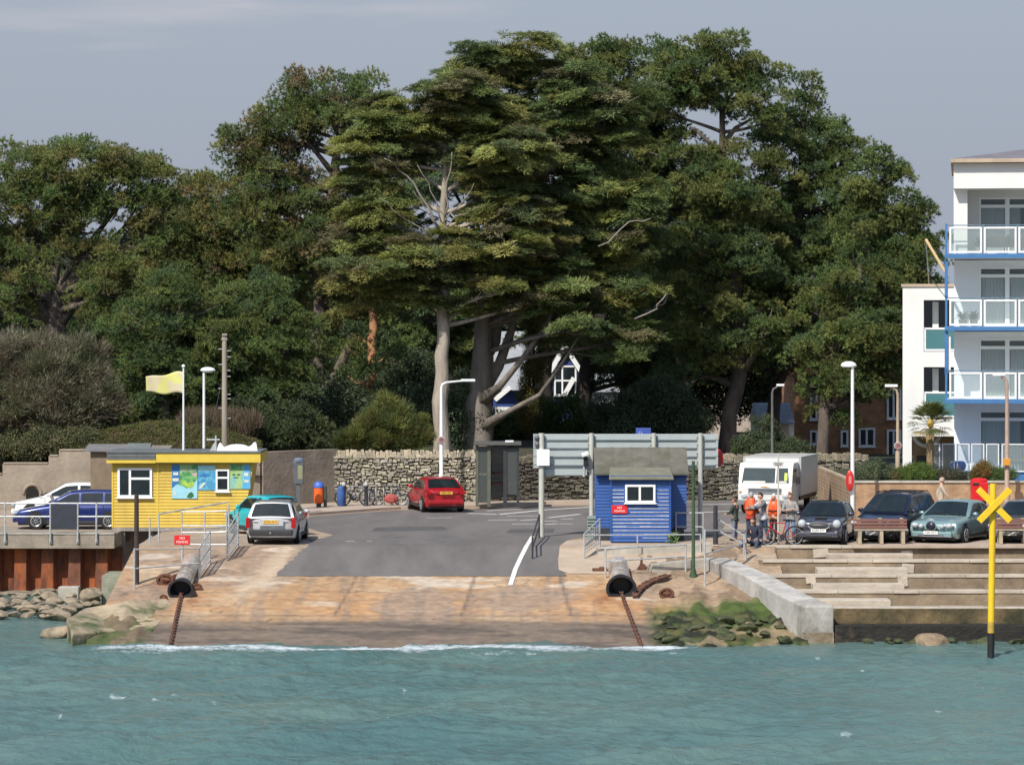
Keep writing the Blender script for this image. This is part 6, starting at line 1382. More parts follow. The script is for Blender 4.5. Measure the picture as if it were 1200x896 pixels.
# pale teal saloon
P = dict(L=4.87,W=1.82,H=1.43,top=[(-2.435,.66),(-2.38,.86),(-2.1,.95),(-1.5,.98),(.9,.94),(1.3,.90),(2.1,.80),(2.36,.68),(2.435,.54)],cab=(-1.75,-.95,.2,1.12,.92),side=[(-1.3,-.62),(-.54,.85)],axles=(-1.42,1.46),headlight=(.62,.66,.14,.13,.095),tail=(.7,.75,.04,.24,.26),
         paint=paint('pale_teal_car_paint',(.24,.36,.35),.4,.28),tumble=.27,drop=.05,grille=(.64,.17,.16,.02,mk('dark_oval_grille',(.03,.035,.05),.3,.3,20,metal=.5)),reg='T205 KLH',fpz=.42,handles=(-.45,.25),doors=(-.58,.92),wheel=.33,round=.16)
v = car('pale teal saloon with twin round headlights facing the sea behind the yellow beacon', (cx(1121,118.6),118.9,QZ), R(152.5), P)
for s in (-1,1): mb = MB(); mb.ball((s*.38,2.435-.08,.635),(.095,.10,.08)); mb.build('headlight', LENS, v, local=True, smooth=True)
mb = MB(); mb.tube([(.18*math.cos(a),2.425,.64+.165*math.sin(a)) for a in [2*math.pi*i/24 for i in range(24)]], .018, 6, closed=True); mb.build('grille_rim', CHROME, v, local=True, smooth=True)
mb = MB(); mb.box((0,2.37,.30),(1.3,.14,.035)); mb.build('chrome_strip', CHROME, v, local=True, bevel=.01)
# dark silver car cut by the right edge
P = dict(L=4.4,W=1.75,H=1.42,top=[(-2.2,.70),(-2.15,.88),(-1.9,.94),(.8,.94),(1.15,.88),(1.95,.74),(2.15,.64),(2.2,.52)],cab=(-1.9,-1.2,.15,1.05,.92),side=[(-1.35,-.6),(-.52,.8)],axles=(-1.3,1.32),headlight=(.60,.64,.2,.12,.09),tail=(.7,.8,.04,.2,.26),paint=paint('dark_silver_car_paint',(.15,.155,.17),.5,.3),grille=(.62,.32,.06,.05,TRIM),reg='HF52 XUR',handles=(-.35,.3),doors=(-.56,.86))
car('dark silver car behind the rightmost bench, cut off by the picture edge', (cx(1204,118.7),118.9,QZ), R(156), P)
# ---------------------------------------------------------------- box truck
TW = mk('truck_white', (.64,.64,.61), .4, .05, 2, c2=(.55,.54,.5), c2amt=(.58,.85)); TG = mk('truck_shade_grey', (.46,.47,.46), .45, .06, 2)  # box sides grey: shade painted into the colour; the rims share it
t = thing('box_truck', 'white box van truck facing us on the road behind the standing people', 'truck', (X(912,139.5),140.0,QZ+.01), R(165.5)); t.scale = (1,1,.88)
W = 2.25
def pl(name, f, mat, parent=t, **k): mb = MB(); f(mb); return mb.build(name, mat, parent, local=True, **k)
cab_ = [(2.84,.42),(2.86,.9),(2.84,1.25),(2.77,1.36),(2.55,2.12),(2.36,2.3),(1.25,2.32),(1.25,.42)]
pl('cab', lambda m: m.prism(cab_, 'YZ', -W/2+.03, W/2-.03), TW, bevel=.02, seg=1)
def ws(u, v): z = 1.40+.68*v; y = 2.77-(z-1.36)/.76*.22+.012; return ((2*u-1)*(W/2-.16-.07*v), y, z)
pl('windscreen', lambda m: m.grid(ws, 6, 3), mk('green_truck_glass', (.015,.035,.035), .06, .3, 2, spec=.8))
pl('screen_pillar', lambda m: m.beam((-.42,2.79,1.37),(-.42,2.575,2.09),.05,.02,up=(0,1,0)), TW)
pl('windscreen_papers', lambda m: (m.box((.45,2.765,1.45),(.9,.02,.08)), m.box((-.72,2.765,1.45),(.3,.02,.07))), PLATEW)
pl('hi_vis_vest', lambda m: m.box((-.83,2.69,1.68),(.12,.03,.36),M=Matrix.Rotation(R(16),3,'X')), mk('hi_vis_yellow', (.5,.65,.08), .6, .1, 5))
for s in (-1,1):
    pl('side_window', lambda m: m.prism([(2.66,1.4),(2.46,2.02),(1.75,2.05),(1.75,1.4)], 'YZ', s*(W/2-.028), s*(W/2-.02)), CARGLASS)
    pl('door_mirror', lambda m: (m.box((s*(W/2+.16),2.5,1.52),(.17,.08,.34)), m.cyl((s*(W/2-.03),2.5,1.62),(s*(W/2+.12),2.5,1.62),.02)), BLACK, bevel=.02)
    pl('headlight', lambda m: m.ball((s*.84,2.86,.80),(.14,.05,.11),12,8), LENS, smooth=True); pl('indicator', lambda m: m.box((s*1.0,2.85,.98),(.1,.05,.08)), AMBER, bevel=.01)
    pl('door_gap', lambda m: m.box((s*(W/2-.028),1.62,1.3),(.012,.02,1.5)), BLACK); pl('door_handle', lambda m: m.box((s*(W/2-.015),1.75,1.25),(.03,.15,.04)), BLACK)
    for y in (1.95,-1.85):
        w = pl('wheel', lambda m: (m.lathe([(.15,-.12),(.36,-.12),(.39,-.08),(.39,.08),(.36,.12),(.15,.12)], (s*(W/2-.17),y,.39), 24, 'X')), TYRE, smooth=True)
        pl('rim', lambda m: m.lathe([(.02,-.125),(.22,-.125),(.23,.125),(.02,.125)], (s*(W/2-.17),y,.39), 20, 'X'), TG, w)
pl('grille', lambda m: [m.box((0,2.862,.92+.07*i),(1.35,.03,.035)) for i in range(4)], GREYP); pl('front_bumper', lambda m: m.box((0,2.9,.52),(W-.1,.16,.24)), mk('bumper_grey', (.2,.2,.2), .5, .1, 4), bevel=.04)
pl('badge', lambda m: m.prism([(-.22,1.2),(-.05,1.25),(.2,1.25),(.06,1.2)], 'XZ', 2.862, 2.868), mk('gold_badge', (.6,.33,.03), .4, .1, 4))
pl('number_plate', lambda m: m.box((0,2.985,.52),(.52,.01,.11)), PLATEW)
bd = pl('box_body', lambda m: m.span((-W/2-.04,-3.1,.75),(W/2+.04,1.18,2.48)), TG, bevel=.02)
pl('body_edge', lambda m: [m.span((x-.05,1.14,.74),(x+.05,1.20,2.5)) for x in (-W/2-.02,W/2+.02)]+[m.span((-W/2-.07,-3.12,2.482),(W/2+.07,1.2,2.54))], mk('pale_grey_edge', (.42,.42,.40), .5, .08, 4), bd)
pl('front_panel', lambda m: m.span((-W/2,1.181,2.2),(W/2,1.195,2.47)), TW, bd)
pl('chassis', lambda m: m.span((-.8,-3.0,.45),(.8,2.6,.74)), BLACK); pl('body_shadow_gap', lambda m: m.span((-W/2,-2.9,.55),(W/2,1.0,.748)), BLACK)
# ================================================================ people
SKIN = mk('skin', (.52,.29,.20), .55, .08, 6)
def skin_mesh(name, V, E, rad, root, sub=1):
    me = bpy.data.meshes.new(name); me.from_pydata(V, E, []); o = bpy.data.objects.new(name, me); COL.objects.link(o)
    sk = o.modifiers.new('skin', 'SKIN'); 
    if not me.skin_vertices: me.skin_vertices.new(name='')
    for i, r in enumerate(rad):
        me.skin_vertices[0].data[i].radius = (r, r) if not hasattr(r, '__len__') else r
    me.skin_vertices[0].data[root].use_root = True
    s = o.modifiers.new('sub', 'SUBSURF'); s.levels = sub; s.render_levels = sub
    bpy.context.view_layer.update()
    m2 = bpy.data.meshes.new_from_object(o.evaluated_get(bpy.context.evaluated_depsgraph_get()))
    bpy.data.objects.remove(o); bpy.data.meshes.remove(me)
    vs = [tuple(v.co) for v in m2.vertices]; fs = [tuple(p.vertices) for p in m2.polygons]; bpy.data.meshes.remove(m2)
    return vs, fs
class Graph:
    def __init__(s): s.V = []; s.E = []; s.R = []
    def n(s, p, r, par=None):
        s.V.append(tuple(p)); s.R.append(r)
        if par is not None: s.E.append((par, len(s.V)-1))
        return len(s.V)-1
def person(label, loc, rz, J, top, legs, shoes, hair, hairlen='short', vest=None, sleeves='long', collar=None, gender='m', sc_=1.0):
    """J: joint positions (x right, y forward, z up) in metres for a 1.75 m figure"""
    t = thing('person', label, 'person', loc, rz)
    V = lambda k: Vector(J[k])*sc_
    hip, ch, nk, hd = V('hip'), V('chest'), V('neck'), V('head'); k = sc_
    up_ = (nk-hip).normalized(); fwd = Vector(J.get('face',(0,1,0))).normalized()
    g = Graph(); h = g.n(hip, (.15*k,.105*k)); w = g.n(hip.lerp(ch,.5), (.135*k,.10*k), h); c = g.n(ch, (.155*k,.11*k), w); n_ = g.n(nk, .06*k, c); b0 = nk.lerp(hd,.45); hn = g.n(b0, .052*k, n_); 
    hands = []
    for s in ('l','r'):
        sh, el, wr = V('sh'+s), V('el'+s), V('wr'+s)
        a = g.n(sh, .058*k, c); b_ = g.n(el, .043*k, a); d = g.n(wr, .029*k, b_); hands.append((d, (wr-el).normalized(), s, wr))
        hp, kn, an, to = V('hp'+s), V('kn'+s), V('an'+s), V('to'+s)
        a = g.n(hp, .085*k, h); b_ = g.n(kn, .058*k, a); e = g.n(an, .04*k, b_); f_ = g.n(to, .03*k, e)
    for d, dr, s, wr in hands:     # palm, four fingers, thumb
        side = dr.cross(fwd); side = side.normalized() if side.length > .2 else dr.cross(Vector((0,0,1))).normalized()
        nr = side.cross(dr).normalized(); pm = g.n(wr+dr*.07*k, (.034*k,.018*k), d)
        for q, (o_, L_) in enumerate(((-.03,.07),(-.01,.082),(.01,.078),(.03,.06))):
            f1 = g.n(wr+dr*.105*k+side*o_*k, .009*k, pm); f2 = g.n(wr+dr*(.105+L_*.5)*k+side*o_*1.1*k+nr*.008*k, .0085*k, f1); g.n(wr+dr*(.105+L_*.85)*k+side*o_*1.1*k+nr*.03*k, .007*k, f2)
        t1 = g.n(wr+dr*.05*k-side*.045*k, .010*k, pm); g.n(wr+dr*.095*k-side*.062*k+nr*.012*k, .008*k, t1)
    vs, fs = skin_mesh('b', g.V, g.E, g.R, h, 1)
    mb = MB(); mb.add(vs, fs)
    sd = fwd.cross(Vector((0,0,1))).normalized(); hu = sd.cross(fwd).normalized(); M = Matrix((sd, fwd, hu)).transposed()
    nu, nv = 14, 12; hv = []                                     # head with jaw, brow, nose, ears
    for j in range(nv+1):
        th = math.pi*j/nv
        for i in range(nu):
            a = 2*math.pi*i/nu; x, y, z = math.sin(th)*math.cos(a), math.sin(th)*math.sin(a), math.cos(th)
            jaw = 1-.26*max(0,-z)**1.3; p = Vector((x*.076*jaw, y*.096*(1-.12*max(0,-z)), z*.118))
            if y > .8 and -.35 < z < .05: p.y += .02*(1-abs(z+.15)/.2) if abs(x) < .3 else 0
            if y > .5 and .05 < z < .25 and abs(x) > .2: p.y -= .008
            hv.append(hd+M@(p*k))
    mb.add(hv, [(j*nu+i,(j+1)*nu+i,(j+1)*nu+(i+1)%nu,j*nu+(i+1)%nu) for j in range(nv) for i in range(nu)])
    mb.ball(hd+M@(Vector((0,.105,-.018))*k), (.014*k,.02*k,.024*k), 7, 5, M=M)
    for s in (-1,1): mb.ball(hd+M@(Vector((s*.078,-.005,-.01))*k), (.012*k,.022*k,.034*k), 7, 5, M=M)
    body = mb.build('body', SKIN, t, local=True, smooth='all')
    f = MB(); [f.ball(hd+M@(Vector((s*.03,.088,.012))*k), (.012*k,.008*k,.008*k), 8, 5, M=M) for s in (-1,1)]; f.build('eyes', BLACK, t, local=True, smooth=True)
    f = MB(); f.ball(hd+M@(Vector((0,.084,-.062))*k), (.026*k,.012*k,.008*k), 8, 5, M=M); f.build('mouth', mk('lips', (.38,.13,.11), .5, .1, 5), t, local=True, smooth=True)
    # hair: cap over the back and top of the skull
    f = MB(); hv = []; low = {'short':1.75,'long':2.35,'bald':1.9}[hairlen]
    for j in range(9):
        th = low*j/8
        for i in range(nu):
            a = 2*math.pi*i/nu; lim = th if math.sin(a) < .25 else min(th, (.95 if hairlen != 'bald' else .35)); x, y, z = math.sin(lim)*math.cos(a), math.sin(lim)*math.sin(a), math.cos(lim)
            if hairlen == 'bald' and th < .95: s_ = .95
            else: s_ = 1.10+.03*math.sin(i*3.1+j*2)
            hv.append(hd+M@(Vector((x*.078*s_, y*.098*s_, z*.122*s_))*k))
    f.add(hv, [(j*nu+i,(j+1)*nu+i,(j+1)*nu+(i+1)%nu,j*nu+(i+1)%nu) for j in range(8) for i in range(nu)])
    f.build('hair', hair, t, local=True, smooth='all')
    # jacket or jumper
    g = Graph(); h = g.n(hip+up_*.0, (.165*k,.122*k)); lo = g.n(hip-up_*.10*k, (.165*k,.12*k), h); w = g.n(hip.lerp(ch,.5), (.158*k,.122*k), h); c = g.n(ch, (.175*k,.128*k), w); g.n(nk-up_*.02*k, .072*k, c)
    for s in ('l','r'):
        sh, el, wr = V('sh'+s), V('el'+s), V('wr'+s); a = g.n(sh, .075*k, c); b_ = g.n(el, .060*k, a)
        if sleeves == 'long': g.n(el.lerp(wr,.93), .044*k, b_)
    vs, fs = skin_mesh('j', g.V, g.E, g.R, h, 2); f = MB(); f.add(vs, fs); f.build('jacket', top, t, local=True, smooth='all')
    g = Graph(); h = g.n(hip, (.155*k,.112*k)); g.n(hip+up_*.08*k, (.148*k,.108*k), h)
    for s in ('l','r'):
        hp, kn, an = V('hp'+s), V('kn'+s), V('an'+s); a = g.n(hp, .098*k, h); b_ = g.n(kn, .074*k, a); g.n(kn.lerp(an,.96), .056*k, b_)
    vs, fs = skin_mesh('t', g.V, g.E, g.R, h, 2); f = MB(); f.add(vs, fs); f.build('trousers', legs, t, local=True, smooth='all')
    for s in ('l','r'):
        an, to = V('an'+s), V('to'+s); d = (to-an); d.z = 0; d.normalize(); f = MB(); m_ = an+d*.07*k; m_.z = an.z-.045*k
        a = math.atan2(d.y, d.x)-math.pi/2; f.ball(m_, (.048*k,.135*k,.05*k), 12, 8, M=Matrix.Rotation(a,3,'Z')); f.build('shoe', shoes, t, local=True, smooth='all')
    if vest:
        f = MB(); ax = up_; 
        for s in (-1,1): f.ball(ch.lerp(hip,.32)+sd*s*.085*k+fwd*.06*k, (.105*k,.10*k,.27*k), 12, 9)
        f.ball(ch.lerp(hip,.25)-fwd*.10*k, (.19*k,.085*k,.30*k), 12, 9)
        for s in (-1,1): f.tube([ch+sd*s*.11*k+fwd*.10*k-up_*.02, nk+sd*s*.10*k+up_*.05*k, ch+sd*s*.11*k-fwd*.12*k], .045*k, 8)
        v_ = f.build('life_vest', vest, t, local=True, smooth='all')
        f = MB(); f.tube([ch.lerp(hip,.45)+Vector((.215*k*math.cos(a),.19*k*math.sin(a),0)) for a in [2*math.pi*i/20 for i in range(20)]], .018*k, 6, closed=True); f.build('belt', BLACK, v_, local=True)
    return t
def stand(**o):
    J = dict(hip=(0,0,.95),chest=(0,0,1.30),neck=(0,.0,1.49),head=(0,.03,1.63),shl=(-.185,0,1.40),shr=(.185,0,1.40),ell=(-.235,-.03,1.12),elr=(.235,-.03,1.12),wrl=(-.22,.07,.88),wrr=(.22,.07,.88),
             hpl=(-.09,0,.90),hpr=(.09,0,.90),knl=(-.10,.02,.50),knr=(.10,.02,.50),anl=(-.11,0,.095),anr=(.11,0,.095),tol=(-.13,.14,.05),tor=(.13,.14,.05)); J.update(o); return J
JEANS = mk('dark_denim', (.035,.055,.10), .85, .2, 8); LJEANS = mk('light_denim', (.13,.22,.36), .85, .2, 8); GREYSW = mk('grey_sweatshirt', (.26,.26,.25), .9, .15, 8); NAVYJ = mk('navy_jacket', (.022,.026,.045), .8, .2, 6)
WHJ = mk('white_grey_jacket', (.48,.49,.50), .8, .15, 5, c2=(.12,.13,.15), c2amt=(.5,.56)); ORV = mk('orange_life_vest', (.75,.10,.02), .6, .12, 5); HAIRB = mk('brown_hair', (.07,.04,.025), .7, .25, 10); HAIRD = mk('dark_hair', (.022,.016,.013), .7, .2, 10); HAIRG = mk('grey_hair', (.35,.33,.3), .7, .2, 10)
BEIGE = mk('beige_jacket', (.42,.36,.28), .9, .12, 5); GREENJ = mk('dark_green_jacket', (.035,.05,.045), .85, .2, 6); SHOE = mk('dark_shoe', (.03,.027,.025), .6, .2, 6); SHOEW = mk('white_trainer', (.6,.6,.58), .6, .1, 6); BROWNT = mk('brown_trousers', (.09,.06,.045), .85, .2, 6)
# 1: sitting on the quay edge, legs stretched down the step
Ys = 116.05
person('person in dark jacket and jeans sitting on the quay edge', (X(885,Ys),Ys+.12,QZ), R(168), 
       stand(hip=(0,0,.16),chest=(.04,.05,.52),neck=(.06,.09,.72),head=(.06,.15,.86),shl=(-.15,.06,.64),shr=(.22,.06,.64),ell=(-.22,.16,.34),elr=(.29,.17,.34),wrl=(-.10,.33,.26),wrr=(.18,.34,.26),hpl=(-.09,.05,.14),hpr=(.09,.05,.14),knl=(-.14,.44,.20),knr=(.30,.40,.20),anl=(-.08,.52,-.19),anr=(.52,.62,-.19),tol=(-.08,.66,-.235),tor=(.60,.75,-.235),face=(0,1,-.2)), NAVYJ, JEANS, SHOEW, HAIRB)
# 2: orange life vest
Y = 118.0
person('person in a bright orange life vest standing behind the seated person', (X(880,Y),Y,QZ), R(-25), stand(ell=(-.25,.1,1.14),wrl=(-.1,.26,1.02),elr=(.25,.1,1.14),wrr=(.1,.26,1.05)), mk('red_jacket', (.45,.04,.03), .8, .15, 5), JEANS, SHOE, HAIRG, vest=ORV)
# 3: white and grey jacket reaching to the vest
Y = 117.6
person('person in white and grey jacket reaching toward the orange life vest', (X(894.5,Y),Y,QZ), R(115), stand(chest=(0,.05,1.29),neck=(0,.07,1.49),head=(0,.11,1.63),shl=(-.19,.07,1.41),shr=(.19,.07,1.41),ell=(-.24,.28,1.26),elr=(.24,.28,1.20),wrl=(-.12,.50,1.30),wrr=(.12,.50,1.22),knl=(-.1,-.05,.5),anl=(-.11,-.15,.095),tol=(-.13,-.01,.05),face=(0,1,-.15)), WHJ, JEANS, SHOE, HAIRD)
# 4: second orange vest behind the sign pole
Y = 119.0
person('person in orange life vest and pale cap behind the thin sign pole', (X(907.5,Y),Y,QZ), R(150), stand(hip=(0,0,.9),chest=(0,.0,1.2),neck=(0,.02,1.38),head=(0,.05,1.52),shl=(-.18,0,1.3),shr=(.18,0,1.3),ell=(-.25,.05,1.05),elr=(.25,.05,1.05)), mk('pale_orange_top', (.55,.3,.2), .8, .15, 5), mk('black_trousers', (.02,.02,.022), .8, .2, 6), SHOE, WHITE, vest=ORV)
# 5: grey sweatshirt, arms folded
Y = 117.3
person('long haired person in grey sweatshirt and light jeans with folded arms', (X(926,Y),Y,QZ), R(176), stand(ell=(-.27,.08,1.14),elr=(.27,.08,1.14),wrl=(.06,.21,1.16),wrr=(-.06,.23,1.20),knl=(-.12,.04,.5),anl=(-.13,.0,.095),face=(.2,1,-.1)), GREYSW, LJEANS, SHOE, HAIRB, 'long')
# 6: child behind the rail
Y = 119.2
person('child in dark green jacket behind the sloping rail, left of the other people', (X(861.5,Y),Y,QZ), R(60), stand(ell=(-.26,.1,1.15),wrl=(-.15,.3,1.1),elr=(.26,.1,1.15),wrr=(.15,.3,1.1)), GREENJ, mk('grey_blue_trousers', (.16,.18,.24), .8, .15, 6), SHOE, HAIRB, sc_=.86)
# 7: elderly man by the brick wall
Y = 129.5
person('bald elderly person in beige jacket walking right along the brick wall', (X(1103,Y),Y,QZ+.05), R(-90), stand(ell=(-.22,-.12,1.13),wrl=(-.2,-.08,.88),elr=(.22,.14,1.13),wrr=(.2,.3,.95),knl=(-.1,.18,.52),anl=(-.1,.26,.10),tol=(-.1,.4,.05),knr=(.1,-.08,.5),anr=(.1,-.3,.13),tor=(.1,-.17,.06)), BEIGE, BROWNT, SHOE, HAIRG, 'bald')
bicycle('red bicycle held in front of the person in the grey sweatshirt', (X(914.5,116.75),116.75,QZ), R(186), mk('red_bike_paint', (.42,.02,.03), .3, .1, 5), s=.95)
# ================================================================ trees and shrubs: many small needle / leaf faces in tufts, spread through each crown
nrg = np.random.default_rng(23)
def unit(v): return v/np.maximum(np.linalg.norm(v, axis=-1, keepdims=True), 1e-9)
def tpl_pine(n_tuft=13, n_need=15, flat=.75, ln=.40, hw=.036):
    """a pad of needle tufts: triangles radiating from tuft centres on a flattened dome"""
    d = unit(nrg.normal(size=(n_tuft,3))); d[:,2] = np.abs(d[:,2])*1.2-.35; d = unit(d)
    c = d*nrg.uniform(.35,.85,(n_tuft,1)); c[:,2] *= flat
    nd = unit(d[:,None,:]*.75 + np.array([0,0,.35]) + nrg.normal(size=(n_tuft,n_need,3))*.62)
    base = np.repeat(c[:,None,:], n_need, 1)
    side = unit(np.cross(nd, d[:,None,:]*.9+np.array([0,-.0,.5])+nrg.normal(size=nd.shape)*.45))
    L_ = ln*nrg.uniform(.6,1.15,(n_tuft,n_need,1))
    tri = np.stack([base-side*hw+nd*.0, base+side*hw, base+nd*L_], 2)   # n,k,3,3
    return tri.reshape(-1,3,3)
def tpl_cypress(n=190):
    """a flat spray: small leaf triangles pointing outward in a thin layer"""
    r = np.sqrt(nrg.random(n))*.95; a = nrg.random(n)*6.283
    p = np.stack([r*np.cos(a), r*np.sin(a), .22*(1-r)+nrg.normal(size=n)*.13], -1)
    nd = unit(np.stack([np.cos(a)+nrg.normal(size=n)*.5, np.sin(a)+nrg.normal(size=n)*.5, .30+nrg.normal(size=n)*.3], -1))
    side = unit(np.cross(nd, np.stack([np.cos(a)*.5,np.sin(a)*.5,np.full(n,.7)],-1)+nrg.normal(size=(n,3))*.5))
    L_ = nrg.uniform(.2,.5,(n,1)); hw = .055
    return np.stack([p-side*hw, p+side*hw, p+nd*L_], 1)
def tpl_leaf(n=260, ln=.2, hw=.055):
    d = unit(nrg.normal(size=(n,3))); p = d*nrg.uniform(.4,.95,(n,1)); nd = unit(d*.5+nrg.normal(size=(n,3))); side = unit(np.cross(nd, d+np.array([0,0,.4])+nrg.normal(size=(n,3))*.6))
    return np.stack([p-side*hw, p+side*hw, p+nd*ln], 1)
def tpl_twig(n=200):
    d = unit(nrg.normal(size=(n,3))); d[:,2] = np.abs(d[:,2])*.9+.1; d = unit(d); p = d*nrg.uniform(.1,.9,(n,1)); nd = unit(d*.8+np.array([0,0,.5])+nrg.normal(size=(n,3))*.35); side = unit(np.cross(nd, nrg.normal(size=(n,3))))
    return np.stack([p-side*.025, p+side*.025, p+nd*.42], 1)
TPL = {'pine':[tpl_pine() for _ in range(8)], 'pinesoft':[tpl_pine(14,13,.85,.38,.036) for _ in range(8)], 'cypress':[tpl_cypress() for _ in range(8)], 'leaf':[tpl_leaf() for _ in range(8)], 'juniper':[tpl_twig(240) for _ in range(6)], 'twig':[tpl_twig() for _ in range(6)]}
NEEDLE = mk_tint('needle_foliage', .62, .35, .12, 1.5)
def stamp(name, pads, kind, parent=None, off=(0,0,0), jitter=.26, mat=None):
    """pads: list of (centre, scale xyz, up vector, colour)"""
    if not pads: return None
    P = np.array([p[0] for p in pads]); S = np.array([p[1] for p in pads]); U = unit(np.array([p[2] for p in pads])); C = np.array([p[3] for p in pads]); n = len(pads)
    a = nrg.random(n)*6.283; t0 = unit(np.cross(U, np.stack([np.cos(a), np.sin(a), nrg.normal(size=n)*.2], -1))); t1 = np.cross(U, t0)
    Mx = np.stack([t0, t1, U], -1)              # columns
    which = nrg.integers(0, len(TPL[kind]), n); V = []; K = []
    for k, T in enumerate(TPL[kind]):
        i = np.where(which == k)[0]
        if not len(i): continue
        loc = T[None]*S[i][:,None,None,:]
        w = np.einsum('nij,ntkj->ntki', Mx[i], loc) + P[i][:,None,None,:]
        V.append(w.reshape(-1,3,3)); col = np.repeat(C[i], T.shape[0], 0); g = nrg.normal(1, jitter, (len(col),1)); K.append(np.clip(col*np.clip(g,.4,1.7),0,1))
    V = np.concatenate(V)-np.array(off); K = np.concatenate(K); nt = len(V)
    me = bpy.data.meshes.new(name); me.vertices.add(nt*3); me.vertices.foreach_set('co', V.astype(np.float32).ravel())
    me.loops.add(nt*3); me.loops.foreach_set('vertex_index', np.arange(nt*3, dtype=np.int32)); me.polygons.add(nt); me.polygons.foreach_set('loop_start', (np.arange(nt)*3).astype(np.int32)); me.update(calc_edges=True)
    at = me.attributes.new('tint', 'FLOAT_COLOR', 'FACE'); at.data.foreach_set('color', np.concatenate([K, np.ones((nt,1))], 1).astype(np.float32).ravel())
    me.materials.append(mat or NEEDLE); o = bpy.data.objects.new(name, me); COL.objects.link(o)
    if parent is not None: o.parent = parent
    return o
BARK = mk('pine_bark', (.135,.105,.085), .95, .35, 3, 1.0, 10, stretch=(1,1,.35), c2=(.06,.048,.04), c2amt=(.45,.62)); BARKL = mk('pale_cypress_bark', (.35,.30,.24), .95, .3, 3, 1.0, 12, stretch=(1,1,.22), c2=(.17,.14,.11), c2amt=(.5,.68)); BARKD = mk('dark_bark', (.045,.036,.03), .95, .3, 3, 1.0, 10, stretch=(1,1,.3)); DEADW = mk('bleached_dead_wood', (.25,.215,.18), .9, .25, 4, .5, 16)
NP = [0]
def tree(name, label, Y, trunk, lobes, kind, cols, seed, bark=None, pad=.72, dens=1.0, limb=.13, z0=None, deadlimbs=(), group=None, depth=.85, flat=1.0, extra=(), gaps=(), gain=2.05, fine=1.0):
    rnd = random.Random(seed); rg = np.random.default_rng(seed)
    tp = [Vector((X(a,Y), Y, Z(b_,Y))) for a, b_, r in trunk]; tr = [r for _,_,r in trunk]
    base = Vector((tp[0].x, Y, min(tp[0].z, z0 if z0 is not None else tp[0].z)))
    t = thing(name, label, 'tree', base, group=group)
    # trunk with slight wander
    mb = MB(); P = []; Rr = []
    for i in range(len(tp)-1):
        for k in range(4): u = k/4; P.append(tp[i].lerp(tp[i+1],u)+Vector((rnd.gauss(0,.03),rnd.gauss(0,.03),0))*(0 if i+k == 0 else 1)); Rr.append((tr[i]*(1-u)+tr[i+1]*u)*rnd.uniform(.93,1.08))
    P.append(tp[-1]); Rr.append(tr[-1])
    P.insert(0, P[0]-Vector((0,0,.6))); Rr.insert(0, Rr[0]*1.45); mb.tube(P, Rr, 11)
    for path in extra:                    # big forks drawn as their own paths (photo columns and rows), all at this tree's distance
        q = [Vector((X(a,Y), Y+dy, Z(b_,Y))) for a, b_, r, dy in path]; mb.tube(q, [r for _,_,r,_ in path], 9)
    pads = []
    for lb in lobes:
        cx, cy, rx, ry = lb[:4]; dy = lb[4] if len(lb) > 4 else rnd.uniform(-.25,.25)*rx*Y/F
        if kind == 'cypress' and pad < .8: cx += rnd.uniform(-10,10); cy += rnd.uniform(-10,10); ry *= rnd.uniform(1.1,2.2); rx *= rnd.uniform(.55,1.0); dy *= 2
        c = Vector((X(cx,Y), Y+dy, Z(cy,Y))); a, b_ = rx*Y/F, ry*Y/F; d = min(a*depth, 3.2)
        area = 4*math.pi*((a*b_)**1.6/3+(a*d)**1.6/3+(b_*d)**1.6/3)**(1/1.6)
        n = max(5, int(dens*area*(.72 if kind == 'cypress' else .98)/(1.25*(pad/.72)**2)))
        u = unit(rg.normal(size=(n,3))); front = (u[:,1] < .25)|(rg.random(n) < .35); up_ok = (u[:,2] > -.6)|(rg.random(n) < .6); u = u[front & up_ok]
        rr = rg.uniform(.5,1.0,(len(u),1))**.6
        pos = np.array(c) + u*rr*np.array([a,d,b_]); pos += u*(rg.normal(size=(len(u),1))*pad*.28); sub = []
        for q, uu in zip(pos, u):            # every point of the lobe grows one clump: a small dome of finer pads
            k = pad/.72; cs = rg.uniform(.65,1.15)*k
            ce = np.array([1.05,.9,.30])*cs if kind == 'cypress' else np.array([.80,.80,.52])*cs
            cc = np.array(cols[rg.integers(len(cols))])*rg.uniform(.78,1.22)*gain
            for _ in range(int(rg.integers(6,9)*fine)):
                v = unit(rg.normal(size=3)); v[2] = abs(v[2])*1.1-.3; p = q + v*ce*rg.uniform(.45,1.0)
                if any(((600+p[0]*F/p[1]-g0)/g2)**2+((HZ+(H-p[2])*F/p[1]-g1)/g3)**2 < 1 for g0,g1,g2,g3 in gaps): continue
                s = .44*k*rg.uniform(.75,1.25); col = cc*rg.uniform(.82,1.18); lum = col.mean(); col = np.clip(lum+(col-lum)*1.3,.004,1)
                if kind == 'cypress': up = np.array([0,0,1.])+uu*np.array([.4,.4,0])+rg.normal(size=3)*.22; sc3 = (s*1.35,s*1.2,s*.75*flat)
                else: up = np.array([0,0,.8])+v*.8+rg.normal(size=3)*.2; sc3 = (s,s,s*flat)
                pads.append((p, sc3, up, col))
            sub.append(q)
        # limb from the trunk to the lobe, then twigs to some pads
        cand = [i for i in range(len(P)) if P[i].z < c.z-.1*abs(c.x-P[i].x)-.3] or [len(P)-1]
        i0 = min(cand, key=lambda i: (P[i]-c).length + .6*max(0, P[i].z-c.z))
        A = P[i0]; mid = A.lerp(c,.5)+Vector((rnd.gauss(0,.3),rnd.gauss(0,.3),rnd.uniform(-.2,.5))); lr = min(limb, Rr[i0]*.7)
        cv = [((1-s)**2)*A+2*s*(1-s)*mid+s*s*c for s in [k/7 for k in range(8)]]
